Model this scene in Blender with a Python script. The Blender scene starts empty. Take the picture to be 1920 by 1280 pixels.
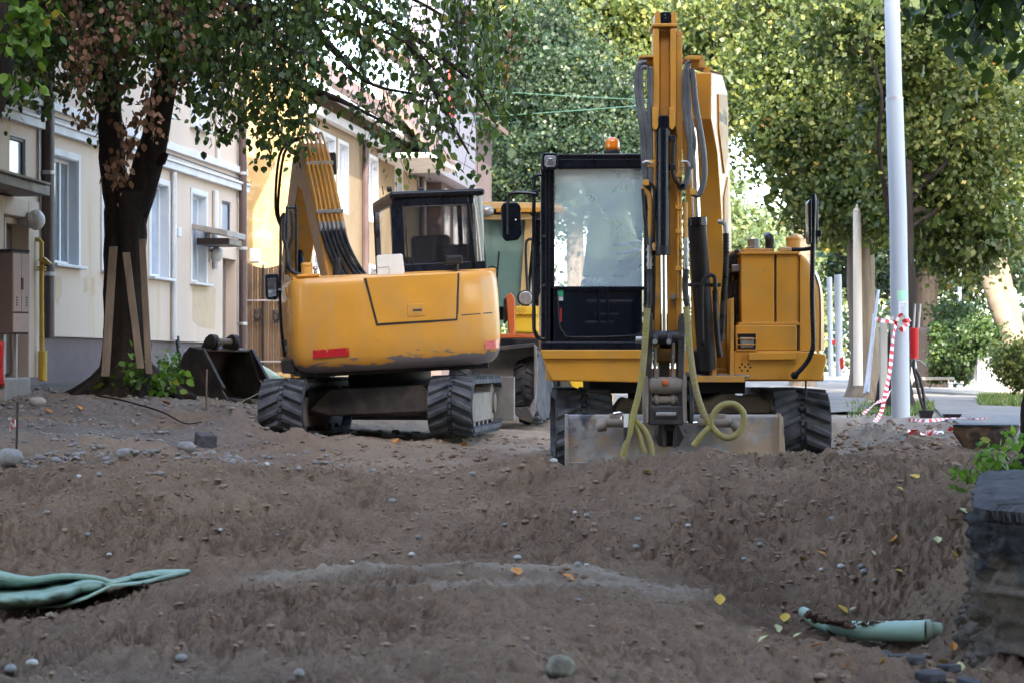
import bpy, bmesh, math, random
import numpy as np
from mathutils import Vector, Matrix
random.seed(7); np.random.seed(7)
R = math.radians
S = bpy.context.scene
COL = S.collection
# ------------------------------------------------------------------ camera, light, exposure
ZC = 0.9; F = 4000.0
cam_d = bpy.data.cameras.new('camera'); cam = bpy.data.objects.new('camera', cam_d); COL.objects.link(cam)
cam.location = (0, 0, ZC); cam.rotation_euler = (R(90), 0, 0)
cam_d.sensor_width = 36; cam_d.lens = 75; cam_d.shift_y = 45/1920
cam_d.clip_start = 0.1; cam_d.clip_end = 2000
cam_d.dof.use_dof = True; cam_d.dof.focus_distance = 18.5; cam_d.dof.aperture_fstop = 6.3
S.camera = cam
SUN_EL, SUN_AZ = 26.0, 174.0        # azimuth measured clockwise from +Y: the sun stands behind the camera
wd = bpy.data.worlds.new('World'); S.world = wd; wd.use_nodes = True
nt = wd.node_tree; bg = nt.nodes['Background']
sky = nt.nodes.new('ShaderNodeTexSky'); sky.sky_type = 'NISHITA'; sky.sun_disc = False
sky.sun_elevation = R(SUN_EL); sky.sun_rotation = R(SUN_AZ); sky.air_density = 1.0; sky.dust_density = 2.5; sky.ozone_density = 0.5
nt.links.new(sky.outputs[0], bg.inputs[0]); bg.inputs[1].default_value = 0.15
sd = bpy.data.lights.new('sun', 'SUN'); sun = bpy.data.objects.new('sun', sd); COL.objects.link(sun)
sd.energy = 2.0; sd.angle = R(0.5); sd.color = (1.0, 0.93, 0.82)
sv = Vector((math.sin(R(SUN_AZ))*math.cos(R(SUN_EL)), math.cos(R(SUN_AZ))*math.cos(R(SUN_EL)), math.sin(R(SUN_EL))))
sun.rotation_euler = (-sv).to_track_quat('-Z', 'Y').to_euler(); sun.location = (10, -20, 30)
S.view_settings.view_transform = 'Standard'; S.view_settings.look = 'None'
S.view_settings.exposure = 3.25; S.view_settings.gamma = 1; S.view_settings.use_curve_mapping = False

# ------------------------------------------------------------------ helpers
def W(px, py, Y): return Vector(((px-960)/F*Y, Y, ZC+(685-py)/F*Y))
WM = {}
def tag(o, label=None, cat=None, group=None, kind=None):
    if label: o['label'] = label
    if cat: o['category'] = cat
    if group: o['group'] = group
    if kind: o['kind'] = kind
    return o
def thing(name, label, cat, loc, group=None, rz=0):
    o = bpy.data.objects.new(name, None); COL.objects.link(o); o.empty_display_size = .2
    o.location = loc; o.rotation_euler = (0, 0, rz)
    WM[o.name] = Matrix.Translation(Vector(loc)) @ Matrix.Rotation(rz, 4, 'Z')
    return tag(o, label, cat, group)
def link(name, me, parent=None, loc=None):
    o = bpy.data.objects.new(name, me); COL.objects.link(o)
    if parent is not None:
        o.parent = parent; WM[o.name] = WM[parent.name]
    else:
        if loc is None: loc = (0, 0, 0)
        o.location = loc; WM[o.name] = Matrix.Translation(Vector(loc))
    return o
def copy_tree(o, parent=None):
    c = o.copy(); COL.objects.link(c)
    if parent is not None: c.parent = parent
    for ch in list(o.children): copy_tree(ch, c)
    return c
def smoothpath(pts, n=6, closed=False):
    pts = [Vector(p) for p in pts]
    if len(pts) < 3: return pts
    out = []
    for i in range(len(pts)-1):
        p0 = pts[max(i-1, 0)]; p1 = pts[i]; p2 = pts[i+1]; p3 = pts[min(i+2, len(pts)-1)]
        for k in range(n):
            t = k/n
            out.append(0.5*((2*p1)+(-p0+p2)*t+(2*p0-5*p1+4*p2-p3)*t*t+(-p0+3*p1-3*p2+p3)*t*t*t))
    out.append(pts[-1]); return out
class B:
    """collects shapes in world space (or in the frame T) and links them as ONE mesh object"""
    def __init__(s, T=None): s.bm = bmesh.new(); s.T = T
    def _v(s, p):
        p = Vector(p)
        return s.bm.verts.new(s.T @ p if s.T else p)
    def face(s, pts):
        s.bm.faces.new([s._v(p) for p in pts]); return s
    def prism(s, pts, ext):
        ext = Vector(ext); a = [s._v(p) for p in pts]; b = [s._v(Vector(p)+ext) for p in pts]
        s.bm.faces.new(a); s.bm.faces.new(b[::-1]); n = len(a)
        for i in range(n): s.bm.faces.new([a[i], b[i], b[(i+1) % n], a[(i+1) % n]][::-1])
        return s
    def box(s, a, b):
        x0, y0, z0 = a; x1, y1, z1 = b
        return s.prism([(x0, y0, z0), (x1, y0, z0), (x1, y0, z1), (x0, y0, z1)], (0, y1-y0, 0))
    def rect(s, x0, y0, x1, y1, Y, D):       # pixel rectangle at depth Y, thickness D
        a = W(x0, y1, Y); b = W(x1, y0, Y)
        return s.box((min(a.x, b.x), Y, min(a.z, b.z)), (max(a.x, b.x), Y+D, max(a.z, b.z)))
    def poly(s, pp, Y, D): return s.prism([W(x, y, Y) for x, y in pp], (0, D, 0))
    def loft(s, rings, cap=True, closed=True):
        vs = [[s._v(p) for p in r] for r in rings]; n = len(vs[0])
        for i in range(len(vs)-1):
            for k in range(n if closed else n-1):
                s.bm.faces.new([vs[i][k], vs[i][(k+1) % n], vs[i+1][(k+1) % n], vs[i+1][k]])
        if cap: s.bm.faces.new(vs[0][::-1]); s.bm.faces.new(vs[-1])
        return s
    def tube(s, path, r, seg=8, smooth=0, cap=True, jag=0, rs=None):
        path = smoothpath(path, smooth) if smooth else [Vector(p) for p in path]
        n = len(path)
        rr = [r]*n if not hasattr(r, '__len__') else [float(v) for v in np.interp(np.linspace(0, 1, n), np.linspace(0, 1, len(r)), r)]
        t = (path[1]-path[0]).normalized(); up = Vector((0, 0, 1)) if abs(t.z) < .9 else Vector((0, 1, 0))
        u = t.cross(up).normalized(); rings = []
        for i, p in enumerate(path):
            t = (path[min(i+1, n-1)]-path[max(i-1, 0)])
            if t.length < 1e-9: t = Vector((0, 0, 1))
            t.normalize(); u = (u - t*u.dot(t)).normalized(); w = t.cross(u)
            ring = []
            for k in range(seg):
                a = 2*math.pi*k/seg; q = rr[i]
                if jag: q *= 1+jag*(rs.random()-.5 if rs else random.random()-.5)
                ring.append(p+u*math.cos(a)*q+w*math.sin(a)*q)
            rings.append(ring)
        return s.loft(rings, cap)
    def ptube(s, pp, Y, r, seg=8, smooth=5):  # pixel path (x, y[, Y]) ; r in metres
        return s.tube([W(q[0], q[1], q[2] if len(q) > 2 else Y) for q in pp], r, seg, smooth)
    def cyl(s, a, b, r0, r1=None, seg=16):
        a = Vector(a); b = Vector(b); return s.tube([a, b], [r0, r0 if r1 is None else r1], seg)
    def lathe(s, c, prof, seg=20, axis='Z'):
        c = Vector(c); rings = []
        for r, h in prof:
            ring = []
            for k in range(seg):
                a = 2*math.pi*k/seg; x, y = math.cos(a)*r, math.sin(a)*r
                ring.append(c+(Vector((x, y, h)) if axis == 'Z' else Vector((x, h, y)) if axis == 'Y' else Vector((h, x, y))))
            rings.append(ring)
        return s.loft(rings)
    def sphere(s, c, r, sc=(1, 1, 1), sub=2):
        m = Matrix.Translation(Vector(c)) @ Matrix.Diagonal((sc[0]*r, sc[1]*r, sc[2]*r, 1))
        if s.T: m = s.T @ m
        bmesh.ops.create_icosphere(s.bm, subdivisions=sub, radius=1, matrix=m); return s
    def out(s, name, mat, parent=None, bev=0, smooth=False, loc=None, seg=2, label=None):
        bm = s.bm
        bmesh.ops.recalc_face_normals(bm, faces=bm.faces)
        if parent is None and loc is None:
            xs = [v.co for v in bm.verts]
            loc = Vector((sum(v.x for v in xs)/len(xs), sum(v.y for v in xs)/len(xs), min(v.z for v in xs)))
        inv = (WM[parent.name] if parent is not None else Matrix.Translation(Vector(loc))).inverted()
        bm.transform(inv)
        me = bpy.data.meshes.new(name); bm.to_mesh(me); bm.free()
        me.materials.append(mat)
        if smooth or bev:
            me.polygons.foreach_set('use_smooth', [True]*len(me.polygons))
        o = link(name, me, parent, loc)
        if bev:
            m = o.modifiers.new('bevel', 'BEVEL'); m.width = bev; m.segments = seg; m.limit_method = 'ANGLE'
            m.angle_limit = R(35); m.harden_normals = True; m.use_clamp_overlap = True
        elif smooth == 'auto':
            mark_sharp(me)
        if label: o['label'] = label
        return o
def mark_sharp(me, ang=40):
    bm = bmesh.new(); bm.from_mesh(me)
    for e in bm.edges:
        if len(e.link_faces) == 2 and e.calc_face_angle(0) > R(ang): e.smooth = False
    bm.to_mesh(me); bm.free()
def fastmesh(name, V, Fc, mat, nper, attr=None, smooth=False):
    me = bpy.data.meshes.new(name); V = np.asarray(V, dtype=np.float32); Fc = np.asarray(Fc, dtype=np.int32)
    me.vertices.add(len(V)); me.vertices.foreach_set('co', V.ravel())
    nf = len(Fc); me.loops.add(nf*nper); me.loops.foreach_set('vertex_index', Fc.ravel())
    me.polygons.add(nf); me.polygons.foreach_set('loop_start', np.arange(nf, dtype=np.int32)*nper)
    me.polygons.foreach_set('loop_total', np.full(nf, nper, dtype=np.int32))
    if smooth: me.polygons.foreach_set('use_smooth', np.ones(nf, dtype=bool))
    me.update(calc_edges=True)
    if attr:
        for k, (dom, vals) in attr.items():
            a = me.attributes.new(k, 'FLOAT', dom); a.data.foreach_set('value', np.asarray(vals, dtype=np.float32))
    me.materials.append(mat); return me

# ------------------------------------------------------------------ materials
def newmat(name):
    m = bpy.data.materials.new(name); m.use_nodes = True
    return m, m.node_tree, m.node_tree.nodes['Principled BSDF']
def ramp(nt, fac, stops, interp='LINEAR'):
    r = nt.nodes.new('ShaderNodeValToRGB'); r.color_ramp.interpolation = interp
    el = r.color_ramp.elements
    while len(el) > 1: el.remove(el[-1])
    el[0].position = stops[0][0]; el[0].color = (*stops[0][1], 1)
    for p, c in stops[1:]:
        e = el.new(p); e.color = (*c, 1)
    nt.links.new(fac, r.inputs[0]); return r.outputs[0]
def noise(nt, co, sc, det=6, rough=.6, dist=0):
    n = nt.nodes.new('ShaderNodeTexNoise'); n.inputs['Scale'].default_value = sc; n.inputs['Detail'].default_value = det
    n.inputs['Roughness'].default_value = rough; n.inputs['Distortion'].default_value = dist
    nt.links.new(co, n.inputs['Vector']); return n.outputs[0]
def mixc(nt, fac, a, b, mode='MIX'):
    n = nt.nodes.new('ShaderNodeMix'); n.data_type = 'RGBA'; n.blend_type = mode
    for i, v in ((0, fac), (6, a), (7, b)):
        if isinstance(v, (int, float)): n.inputs[i].default_value = v
        elif isinstance(v, tuple): n.inputs[i].default_value = (*v, 1)
        else: nt.links.new(v, n.inputs[i])
    return n.outputs[2]
def math_n(nt, op, a, b=None, c=None, clamp=False):
    n = nt.nodes.new('ShaderNodeMath'); n.operation = op; n.use_clamp = clamp
    for i, v in enumerate((a, b, c)):
        if v is None: continue
        if isinstance(v, (int, float)): n.inputs[i].default_value = v
        else: nt.links.new(v, n.inputs[i])
    return n.outputs[0]
def thr(nt, v, lo, hi):
    n = nt.nodes.new('ShaderNodeMapRange'); n.inputs[1].default_value = lo; n.inputs[2].default_value = hi
    nt.links.new(v, n.inputs[0]); return n.outputs[0]
def bump(nt, bs, h, strength, dist=.01):
    b = nt.nodes.new('ShaderNodeBump'); b.inputs['Strength'].default_value = strength; b.inputs['Distance'].default_value = dist
    nt.links.new(h, b.inputs['Height']); nt.links.new(b.outputs[0], bs.inputs['Normal'])
def M(name, col, rough=.5, metal=0, var=.18, vs=3.0, dirt=None, damt=.45, ds=2.0, dth=(.45, .75), grain=0, gs=80, chips=None, cth=(.66, .68), cs=9, streak=False, spec=.5, coat=0):
    m, nt, bs = newmat(name)
    tc = nt.nodes.new('ShaderNodeTexCoord').outputs['Object']
    co = tc
    if streak:
        mp = nt.nodes.new('ShaderNodeMapping'); mp.inputs['Scale'].default_value = (1, 1, .12); nt.links.new(tc, mp.inputs[0]); co = mp.outputs[0]
    c = mixc(nt, thr(nt, noise(nt, co, vs), .3, .7), tuple(v*(1-var) for v in col), tuple(min(v*(1+var), 1) for v in col))
    rg = rough
    if dirt:
        f = math_n(nt, 'MULTIPLY', thr(nt, noise(nt, co, ds, 8, .65, .6), *dth), damt)
        c = mixc(nt, f, c, dirt)
    if chips:
        f = thr(nt, noise(nt, tc, cs, 6, .6, .3), *cth); c = mixc(nt, f, c, chips)
    nt.links.new(c, bs.inputs['Base Color'])
    r = thr(nt, noise(nt, tc, 7, 5), .3, .7)
    nt.links.new(math_n(nt, 'ADD', math_n(nt, 'MULTIPLY', r, .18), rough-.09, clamp=True), bs.inputs['Roughness'])
    bs.inputs['Metallic'].default_value = metal; bs.inputs['Specular IOR Level'].default_value = spec
    bs.inputs['Coat Weight'].default_value = coat; bs.inputs['Coat Roughness'].default_value = .12
    if grain: bump(nt, bs, noise(nt, tc, gs, 5, .7), grain, .01)
    return m
DUST = (.30, .25, .20)
m_yel = M('yellow_paint', (.60, .275, .032), .40, var=.08, dirt=(.40, .26, .12), damt=.55, ds=1.9, dth=(.44, .8), grain=.03, gs=30, chips=(.30, .17, .07), cth=(.69, .72), cs=24, coat=.06, spec=.38)
m_yel2 = M('yellow_paint_worn', (.56, .265, .042), .5, var=.14, dirt=(.36, .25, .14), damt=.7, ds=4, grain=.06, gs=40, chips=(.15, .08, .045), cth=(.66, .69), cs=22, spec=.3)
m_blk = M('black_paint', (.0045, .0065, .013), .3, var=.3, dirt=(.016, .02, .028), damt=.3, ds=3, dth=(.5, .8), spec=.3)
m_blkm = M('black_metal_dusty', (.008, .008, .011), .5, spec=.35, var=.3, dirt=(.05, .045, .042), damt=.5, ds=4, dth=(.4, .75), grain=.1, gs=60)
m_rub = M('track_rubber', (.024, .029, .038), .75, spec=.25, var=.3, dirt=(.15, .15, .155), damt=.8, ds=3.5, dth=(.36, .72), grain=.25, gs=55)
m_hose = M('grey_hose', (.07, .075, .088), .42, var=.25, dirt=(.25, .24, .22), damt=.4, ds=6)
m_hoseb = M('black_hose', (.008, .008, .010), .5, spec=.35, var=.3, dirt=(.14, .13, .12), damt=.4, ds=6)
m_chrome = M('chrome_rod', (.75, .75, .78), .14, 1, var=.05)
m_steel = M('dull_steel', (.38, .37, .36), .45, .7, var=.2, dirt=(.2, .17, .14), damt=.5)
m_mud = M('mud_caked_steel', (.24, .20, .165), .85, var=.25, vs=5, dirt=(.13, .12, .11), damt=.7, ds=4, grain=.5, gs=28)
m_dsteel = M('dark_worn_steel', (.035, .032, .034), .6, .2, var=.3, dirt=(.13, .11, .09), damt=.6, ds=5, grain=.2, gs=40)
m_blade = M('dozer_blade_steel', (.30, .29, .29), .55, .2, var=.4, vs=6, dirt=(.40, .30, .20), damt=.9, ds=2.6, dth=(.50, .58), grain=.6, gs=24, chips=(.07, .075, .09), cth=(.58, .66), cs=3.4)
m_bucket = M('old_bucket_steel', (.038, .034, .034), .7, .2, var=.3, dirt=(.14, .105, .08), damt=.7, ds=4, grain=.25, gs=35)
m_bucketin = M('bucket_inside_rust', (.075, .045, .032), .7, var=.3, dirt=(.03, .03, .03), damt=.7, ds=3, grain=.2)
m_loadst = M('loader_bucket_steel', (.20, .19, .185), .55, .3, var=.2, dirt=(.09, .085, .085), damt=.6, ds=4, grain=.15)
m_white = M('white_plastic', (.66, .65, .62), .5, var=.06, dirt=(.4, .37, .32), damt=.3)
m_red = M('red_reflector', (.42, .015, .02), .25, var=.15, chips=(.5, .3, .1), cth=(.64, .66), cs=16)
m_redp = M('red_plastic', (.55, .02, .02), .45, var=.1)
m_amber = M('amber_beacon', (.75, .20, .01), .15, var=.1, coat=.6)
m_hyr = M('hose_rib', (.24, .21, .06), .7)
m_hy = M('yellow_hose', (.30, .265, .06), .65, var=.3, vs=12, dirt=(.22, .18, .12), damt=.9, ds=7, dth=(.35, .6))
m_ltglass = M('lamp_lens', (.30, .30, .30), .15, .3, var=.2, vs=25)
m_vest = M('vest_cloth', (.75, .93, .45), .8, var=.15, vs=8)
m_vestband = M('vest_band', (.8, .82, .8), .5, var=.05)
m_seat = M('seat_cloth', (.16, .18, .21), .85, var=.2)
m_int = M('cab_interior', (.010, .010, .013), .7, var=.3)
m_plaster = M('pink_plaster', (.56, .455, .365), .88, var=.08, vs=.8, dirt=(.47, .365, .19), damt=.75, ds=.7, dth=(.54, .60), grain=.12, gs=45, streak=True)
m_plinth = M('plinth_plaster', (.135, .105, .105), .9, var=.12, vs=1.2, dirt=(.22, .18, .16), damt=.4, ds=1, grain=.2, gs=30)
m_trim = M('white_trim', (.60, .60, .60), .75, var=.08, dirt=(.38, .36, .34), damt=.45, ds=1.6, streak=True)
m_reveal = M('reveal_white', (.60, .63, .68), .7, var=.05, dirt=(.26, .25, .24), damt=.7, ds=2.2, dth=(.62, .68))
m_frame = M('window_frame_white', (.68, .69, .70), .4, var=.04)
m_brown = M('brown_sheet', (.060, .036, .036), .45, var=.2, dirt=(.12, .09, .085), damt=.4)
m_door = M('door_brown', (.155, .115, .105), .55, var=.15, vs=6)
m_conc = M('concrete', (.33, .31, .28), .9, var=.15, vs=4, dirt=(.2, .18, .16), damt=.5, ds=3, grain=.35, gs=40)
m_ysty = M('yellow_stucco', (.30, .20, .082), .9, var=.16, vs=2, dirt=(.45, .31, .16), damt=.7, ds=3, dth=(.5, .62), grain=.8, gs=9)
m_ysty2 = M('tan_stucco', (.25, .18, .10), .9, var=.1, vs=1, grain=.2, gs=30, dirt=(.33, .25, .17), damt=.4)
m_lilac = M('lilac_siding', (.15, .14, .175), .6, var=.08, grain=.05)
m_roof = M('rusty_roof', (.13, .075, .055), .7, var=.2, vs=5)
m_mauve = M('mauve_wall', (.12, .085, .08), .9, var=.12, vs=1)
m_box = M('cabinet_pink', (.44, .36, .33), .55, var=.05, dirt=(.3, .24, .2), damt=.3)
m_boxs = M('cabinet_brown', (.13, .09, .085), .6, var=.1)
m_gas = M('gas_pipe_yellow', (.50, .33, .035), .5, var=.12, dirt=(.25, .18, .08), damt=.5, ds=6)
m_wood = M('grey_plank', (.20, .155, .115), .85, var=.3, vs=9, streak=True, dirt=(.1, .075, .06), damt=.6, ds=5, grain=.3, gs=40)
m_wood2 = M('brown_board', (.135, .085, .055), .85, var=.35, vs=9, streak=True, grain=.3, gs=40)
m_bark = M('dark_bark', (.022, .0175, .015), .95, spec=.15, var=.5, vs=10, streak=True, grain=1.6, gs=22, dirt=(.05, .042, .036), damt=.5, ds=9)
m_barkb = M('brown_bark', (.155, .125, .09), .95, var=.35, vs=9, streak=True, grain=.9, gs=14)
m_barkp = M('pale_bark', (.17, .135, .10), .9, var=.22, vs=5, grain=.5, gs=12, dirt=(.2, .15, .11), damt=.7, ds=6, dth=(.55, .7))
m_pole = M('pole_paint', (.38, .42, .47), .6, var=.05, vs=2, streak=True, dirt=(.3, .27, .24), damt=.4, ds=5, dth=(.6, .8))
m_post = M('post_offwhite', (.52, .49, .44), .8, var=.1, streak=True, dirt=(.3, .25, .2), damt=.4)
m_galv = M('galvanised', (.42, .42, .43), .5, .5, var=.15)
m_asph = M('broken_asphalt', (.075, .074, .080), .9, spec=.2, var=.45, vs=14, grain=1.6, gs=34, dirt=(.15, .135, .125), damt=.4, ds=4)
m_pvc = M('green_pvc', (.34, .50, .38), .42, var=.06, dirt=(.27, .21, .16), damt=.55, ds=5, dth=(.5, .7))
m_fabric = M('green_fabric', (.25, .37, .29), .55, var=.1, dirt=(.25, .21, .17), damt=.35, ds=5, grain=.1, gs=50)
m_stone = M('pebble', (.23, .22, .21), .8, var=.25, vs=14, grain=.2)
m_grav = M('gravel_stone', (.20, .18, .165), .9, var=.45, vs=14, grain=.2)
m_moss = M('mossy_stone', (.17, .16, .12), .95, var=.4, vs=20, grain=.8, gs=30)
m_stonel = M('pale_pebble', (.42, .41, .40), .7, var=.15, vs=14)
m_lfy = M('fallen_yellow_leaf', (.60, .40, .05), .7, var=.2, vs=20)
m_lfo = M('fallen_orange_leaf', (.50, .20, .03), .7, var=.25, vs=20)
m_lfp = M('fallen_pale_leaf', (.52, .52, .26), .7, var=.2, vs=20)
m_path = M('asphalt_path', (.135, .127, .122), .9, var=.1, vs=1.5, dirt=(.34, .29, .24), damt=.5, ds=2, grain=.2)
m_wire = M('wire', (.05, .12, .09), .5)
m_greenst = M('green_sticker', (.05, .42, .22), .5); m_paper = M('paper', (.62, .66, .70), .6, var=.05); m_gpaper = M('green_paper', (.33, .60, .45), .6, var=.08)
m_text = M('grey_print', (.33, .34, .27), .5); m_textw = M('white_print', (.6, .6, .6), .5)
m_shadeblock = M('shade_block_brown', (.16, .11, .085), .9, var=.2)
m_bluest = M('blue_sign', (.12, .14, .42), .4)
m_darkmark = M('dark_marks_and_holes', (.02, .02, .02), .6)  # marks and seams; on holes and recesses it paints their shaded inside
m_orange = M('orange_red_paint', (.50, .10, .02), .45, var=.1, dirt=(.3, .15, .08), damt=.4)
m_byel = M('bright_yellow_paint', (.72, .47, .03), .42, var=.08, dirt=(.5, .35, .1), damt=.35)
m_cream = M('cream_roof_paint', (.60, .42, .20), .4, var=.06)
m_ivy = M('ivy', (.12, .2, .04), .5)

def glassmat(name, col, alpha, rough=.05, spec=.7):
    m, nt, bs = newmat(name)
    tc = nt.nodes.new('ShaderNodeTexCoord').outputs['Object']
    c = mixc(nt, thr(nt, noise(nt, tc, 2.2, 5, .6, .5), .35, .65), tuple(v*.88 for v in col), tuple(min(1, v*1.12) for v in col))
    nt.links.new(c, bs.inputs['Base Color']); bs.inputs['Roughness'].default_value = rough
    bs.inputs['Specular IOR Level'].default_value = spec; bs.inputs['Alpha'].default_value = alpha
    return m
g_wind = glassmat('dusty_sky_windscreen', (.66, .86, 1.0), .31, .22)  # dust film; the pale blue also paints in the reflected sky
g_low = glassmat('lower_cab_glass', (.006, .009, .018), .62, .05, .35)
g_dark = glassmat('tinted_glass', (.015, .014, .018), .62, .03, .9)
g_clear = glassmat('clear_glass', (.35, .32, .28), .22, .03)
g_green = glassmat('green_tinted_glass', (.16, .26, .25), .9, .05)
g_pane = glassmat('window_pane', (.36, .42, .50), 1.0, .08, .8)  # pale blue base stands in for sky mirrored in the panes
g_paned = glassmat('window_pane_dark', (.16, .19, .22), 1.0, .06, .8)
m_mirror = M('mirror_face', (.35, .35, .36), .06, 1, var=.02)

def scuffed():
    m = m_yel.copy(); m.name = 'counterweight_paint'; nt = m.node_tree; bs = nt.nodes['Principled BSDF']
    src = bs.inputs['Base Color'].links[0].from_socket
    tc = nt.nodes.new('ShaderNodeTexCoord').outputs['Object']; sp = nt.nodes.new('ShaderNodeSeparateXYZ'); nt.links.new(tc, sp.inputs[0])
    mp = nt.nodes.new('ShaderNodeMapping'); mp.inputs['Scale'].default_value = (.45, 1, 1.6); nt.links.new(tc, mp.inputs[0])
    n1 = noise(nt, mp.outputs[0], 4.2, 8, .62, .3)
    # paint scraped off along the lower edge and at the right corner
    zz = math_n(nt, 'ADD', sp.outputs[2], math_n(nt, 'MULTIPLY', sp.outputs[0], -.06))
    low = thr(nt, zz, 1.00, .72)
    rt = math_n(nt, 'MULTIPLY', thr(nt, sp.outputs[0], .75, 1.2), thr(nt, sp.outputs[2], 1.5, .9))
    k = math_n(nt, 'ADD', math_n(nt, 'MULTIPLY', low, .45), math_n(nt, 'MULTIPLY', rt, .16))
    f = thr(nt, math_n(nt, 'ADD', n1, k), .70, .715)
    m2 = nt.nodes.new('ShaderNodeMapping'); m2.inputs['Scale'].default_value = (1, 1, .07); nt.links.new(tc, m2.inputs[0])
    src = mixc(nt, math_n(nt, 'MULTIPLY', thr(nt, noise(nt, m2.outputs[0], 9, 5, .7), .5, .8), .45), src, (.42, .30, .17))
    m3 = nt.nodes.new('ShaderNodeMapping'); m3.inputs['Scale'].default_value = (.10, .3, 1.0); m3.inputs['Rotation'].default_value = (0, .06, 0); nt.links.new(tc, m3.inputs[0])
    src = mixc(nt, math_n(nt, 'MULTIPLY', thr(nt, noise(nt, m3.outputs[0], 40, 4, .6), .69, .72), .6), src, (.30, .20, .11))
    c = mixc(nt, f, src, (.155, .135, .14)); nt.links.new(c, bs.inputs['Base Color'])
    bs.inputs['Coat Weight'].default_value = .35
    return m
m_cw = scuffed()
def tapemat():
    m, nt, bs = newmat('barrier_tape'); tc = nt.nodes.new('ShaderNodeAttribute'); tc.attribute_name = 'along'
    w = math_n(nt, 'FRACT', math_n(nt, 'MULTIPLY', tc.outputs['Fac'], 4.2))
    c = mixc(nt, thr(nt, w, .48, .52), (.78, .76, .74), (.62, .03, .035)); nt.links.new(c, bs.inputs['Base Color'])
    bs.inputs['Roughness'].default_value = .4; return m
m_tape = tapemat()
def leafmat(name, stops, trans=.35, rough=.45):
    m, nt, bs = newmat(name)
    a = nt.nodes.new('ShaderNodeAttribute'); a.attribute_name = 'rnd'
    c = ramp(nt, a.outputs['Fac'], stops); nt.links.new(c, bs.inputs['Base Color'])
    bs.inputs['Roughness'].default_value = rough; bs.inputs['Specular IOR Level'].default_value = .4
    tr = nt.nodes.new('ShaderNodeBsdfTranslucent'); mc = mixc(nt, 1.0, c, (1.0, 1.15, .5), 'MULTIPLY'); nt.links.new(mc, tr.inputs[0])
    mx = nt.nodes.new('ShaderNodeMixShader'); mx.inputs[0].default_value = trans
    nt.links.new(bs.outputs[0], mx.inputs[1]); nt.links.new(tr.outputs[0], mx.inputs[2])
    nt.links.new(mx.outputs[0], nt.nodes['Material Output'].inputs[0]); return m
l_near = leafmat('lime_leaves', [(0, (.016, .030, .010)), (.5, (.042, .078, .019)), (.86, (.10, .16, .032)), (.95, (.26, .24, .04)), (1, (.40, .26, .04))], .3)
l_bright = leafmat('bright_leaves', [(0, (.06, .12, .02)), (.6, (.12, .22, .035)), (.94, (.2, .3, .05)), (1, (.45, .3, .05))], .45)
l_row = leafmat('row_leaves', [(0, (.03, .055, .016)), (.45, (.08, .11, .03)), (.8, (.17, .19, .05)), (.93, (.30, .27, .08)), (.98, (.42, .25, .05)), (1, (.3, .12, .04))], .35)
l_mid = leafmat('shade_dark_leaves', [(0, (.010, .024, .014)), (.5, (.022, .042, .022)), (.9, (.05, .08, .03)), (1, (.3, .28, .06))], .3)  # shade from neighbouring crowns is put into this darker leaf colour
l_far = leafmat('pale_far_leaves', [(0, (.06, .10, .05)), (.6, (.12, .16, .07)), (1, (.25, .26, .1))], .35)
l_dead = leafmat('dead_leaves', [(0, (.10, .055, .035)), (.6, (.20, .11, .07)), (1, (.30, .17, .11))], .2, .8)
l_hedge = leafmat('hedge_leaves', [(0, (.02, .045, .015)), (.7, (.05, .09, .025)), (1, (.12, .18, .04))], .3)
l_grass = leafmat('grass_blades', [(0, (.05, .09, .02)), (.7, (.1, .16, .04)), (1, (.3, .27, .1))], .3)

def soilmat():
    m, nt, bs = newmat('soil')
    tc = nt.nodes.new('ShaderNodeTexCoord').outputs['Object']
    def at(n):
        a = nt.nodes.new('ShaderNodeAttribute'); a.attribute_name = n; return a.outputs['Fac']
    n1 = noise(nt, tc, 1.1, 8, .65); n2 = noise(nt, tc, 14, 8, .7); n3 = noise(nt, tc, 70, 4, .7)
    c = mixc(nt, thr(nt, n1, .3, .7), (.265, .174, .115), (.42, .29, .195))
    c = mixc(nt, math_n(nt, 'MULTIPLY', thr(nt, n2, .42, .72), .55), c, (.38, .275, .19))
    c = mixc(nt, math_n(nt, 'MULTIPLY', thr(nt, noise(nt, tc, .55, 5, .6, .8), .5, .66), .3), c, (.15, .10, .07))
    c = mixc(nt, math_n(nt, 'MULTIPLY', thr(nt, n3, .56, .62), .35), c, (.09, .07, .058))
    gr = mixc(nt, thr(nt, n2, .35, .65), (.17, .155, .145), (.30, .275, .25))
    c = mixc(nt, math_n(nt, 'MULTIPLY', at('gravel'), .8), c, gr)
    sn = mixc(nt, thr(nt, n1, .3, .7), (.46, .37, .285), (.58, .48, .38))
    c = mixc(nt, math_n(nt, 'MULTIPLY', at('sand'), math_n(nt, 'ADD', math_n(nt, 'MULTIPLY', thr(nt, n2, .25, .6), .5), .5)), c, sn)
    nt.links.new(c, bs.inputs['Base Color']); bs.inputs['Roughness'].default_value = .95; bs.inputs['Specular IOR Level'].default_value = .15
    h = math_n(nt, 'ADD', math_n(nt, 'MULTIPLY', noise(nt, tc, 26, 8, .75), 1.0), math_n(nt, 'MULTIPLY', noise(nt, tc, 110, 4, .7), .5))
    bump(nt, bs, h, 1.0, .05)
    return m
m_soil = soilmat()

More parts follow.
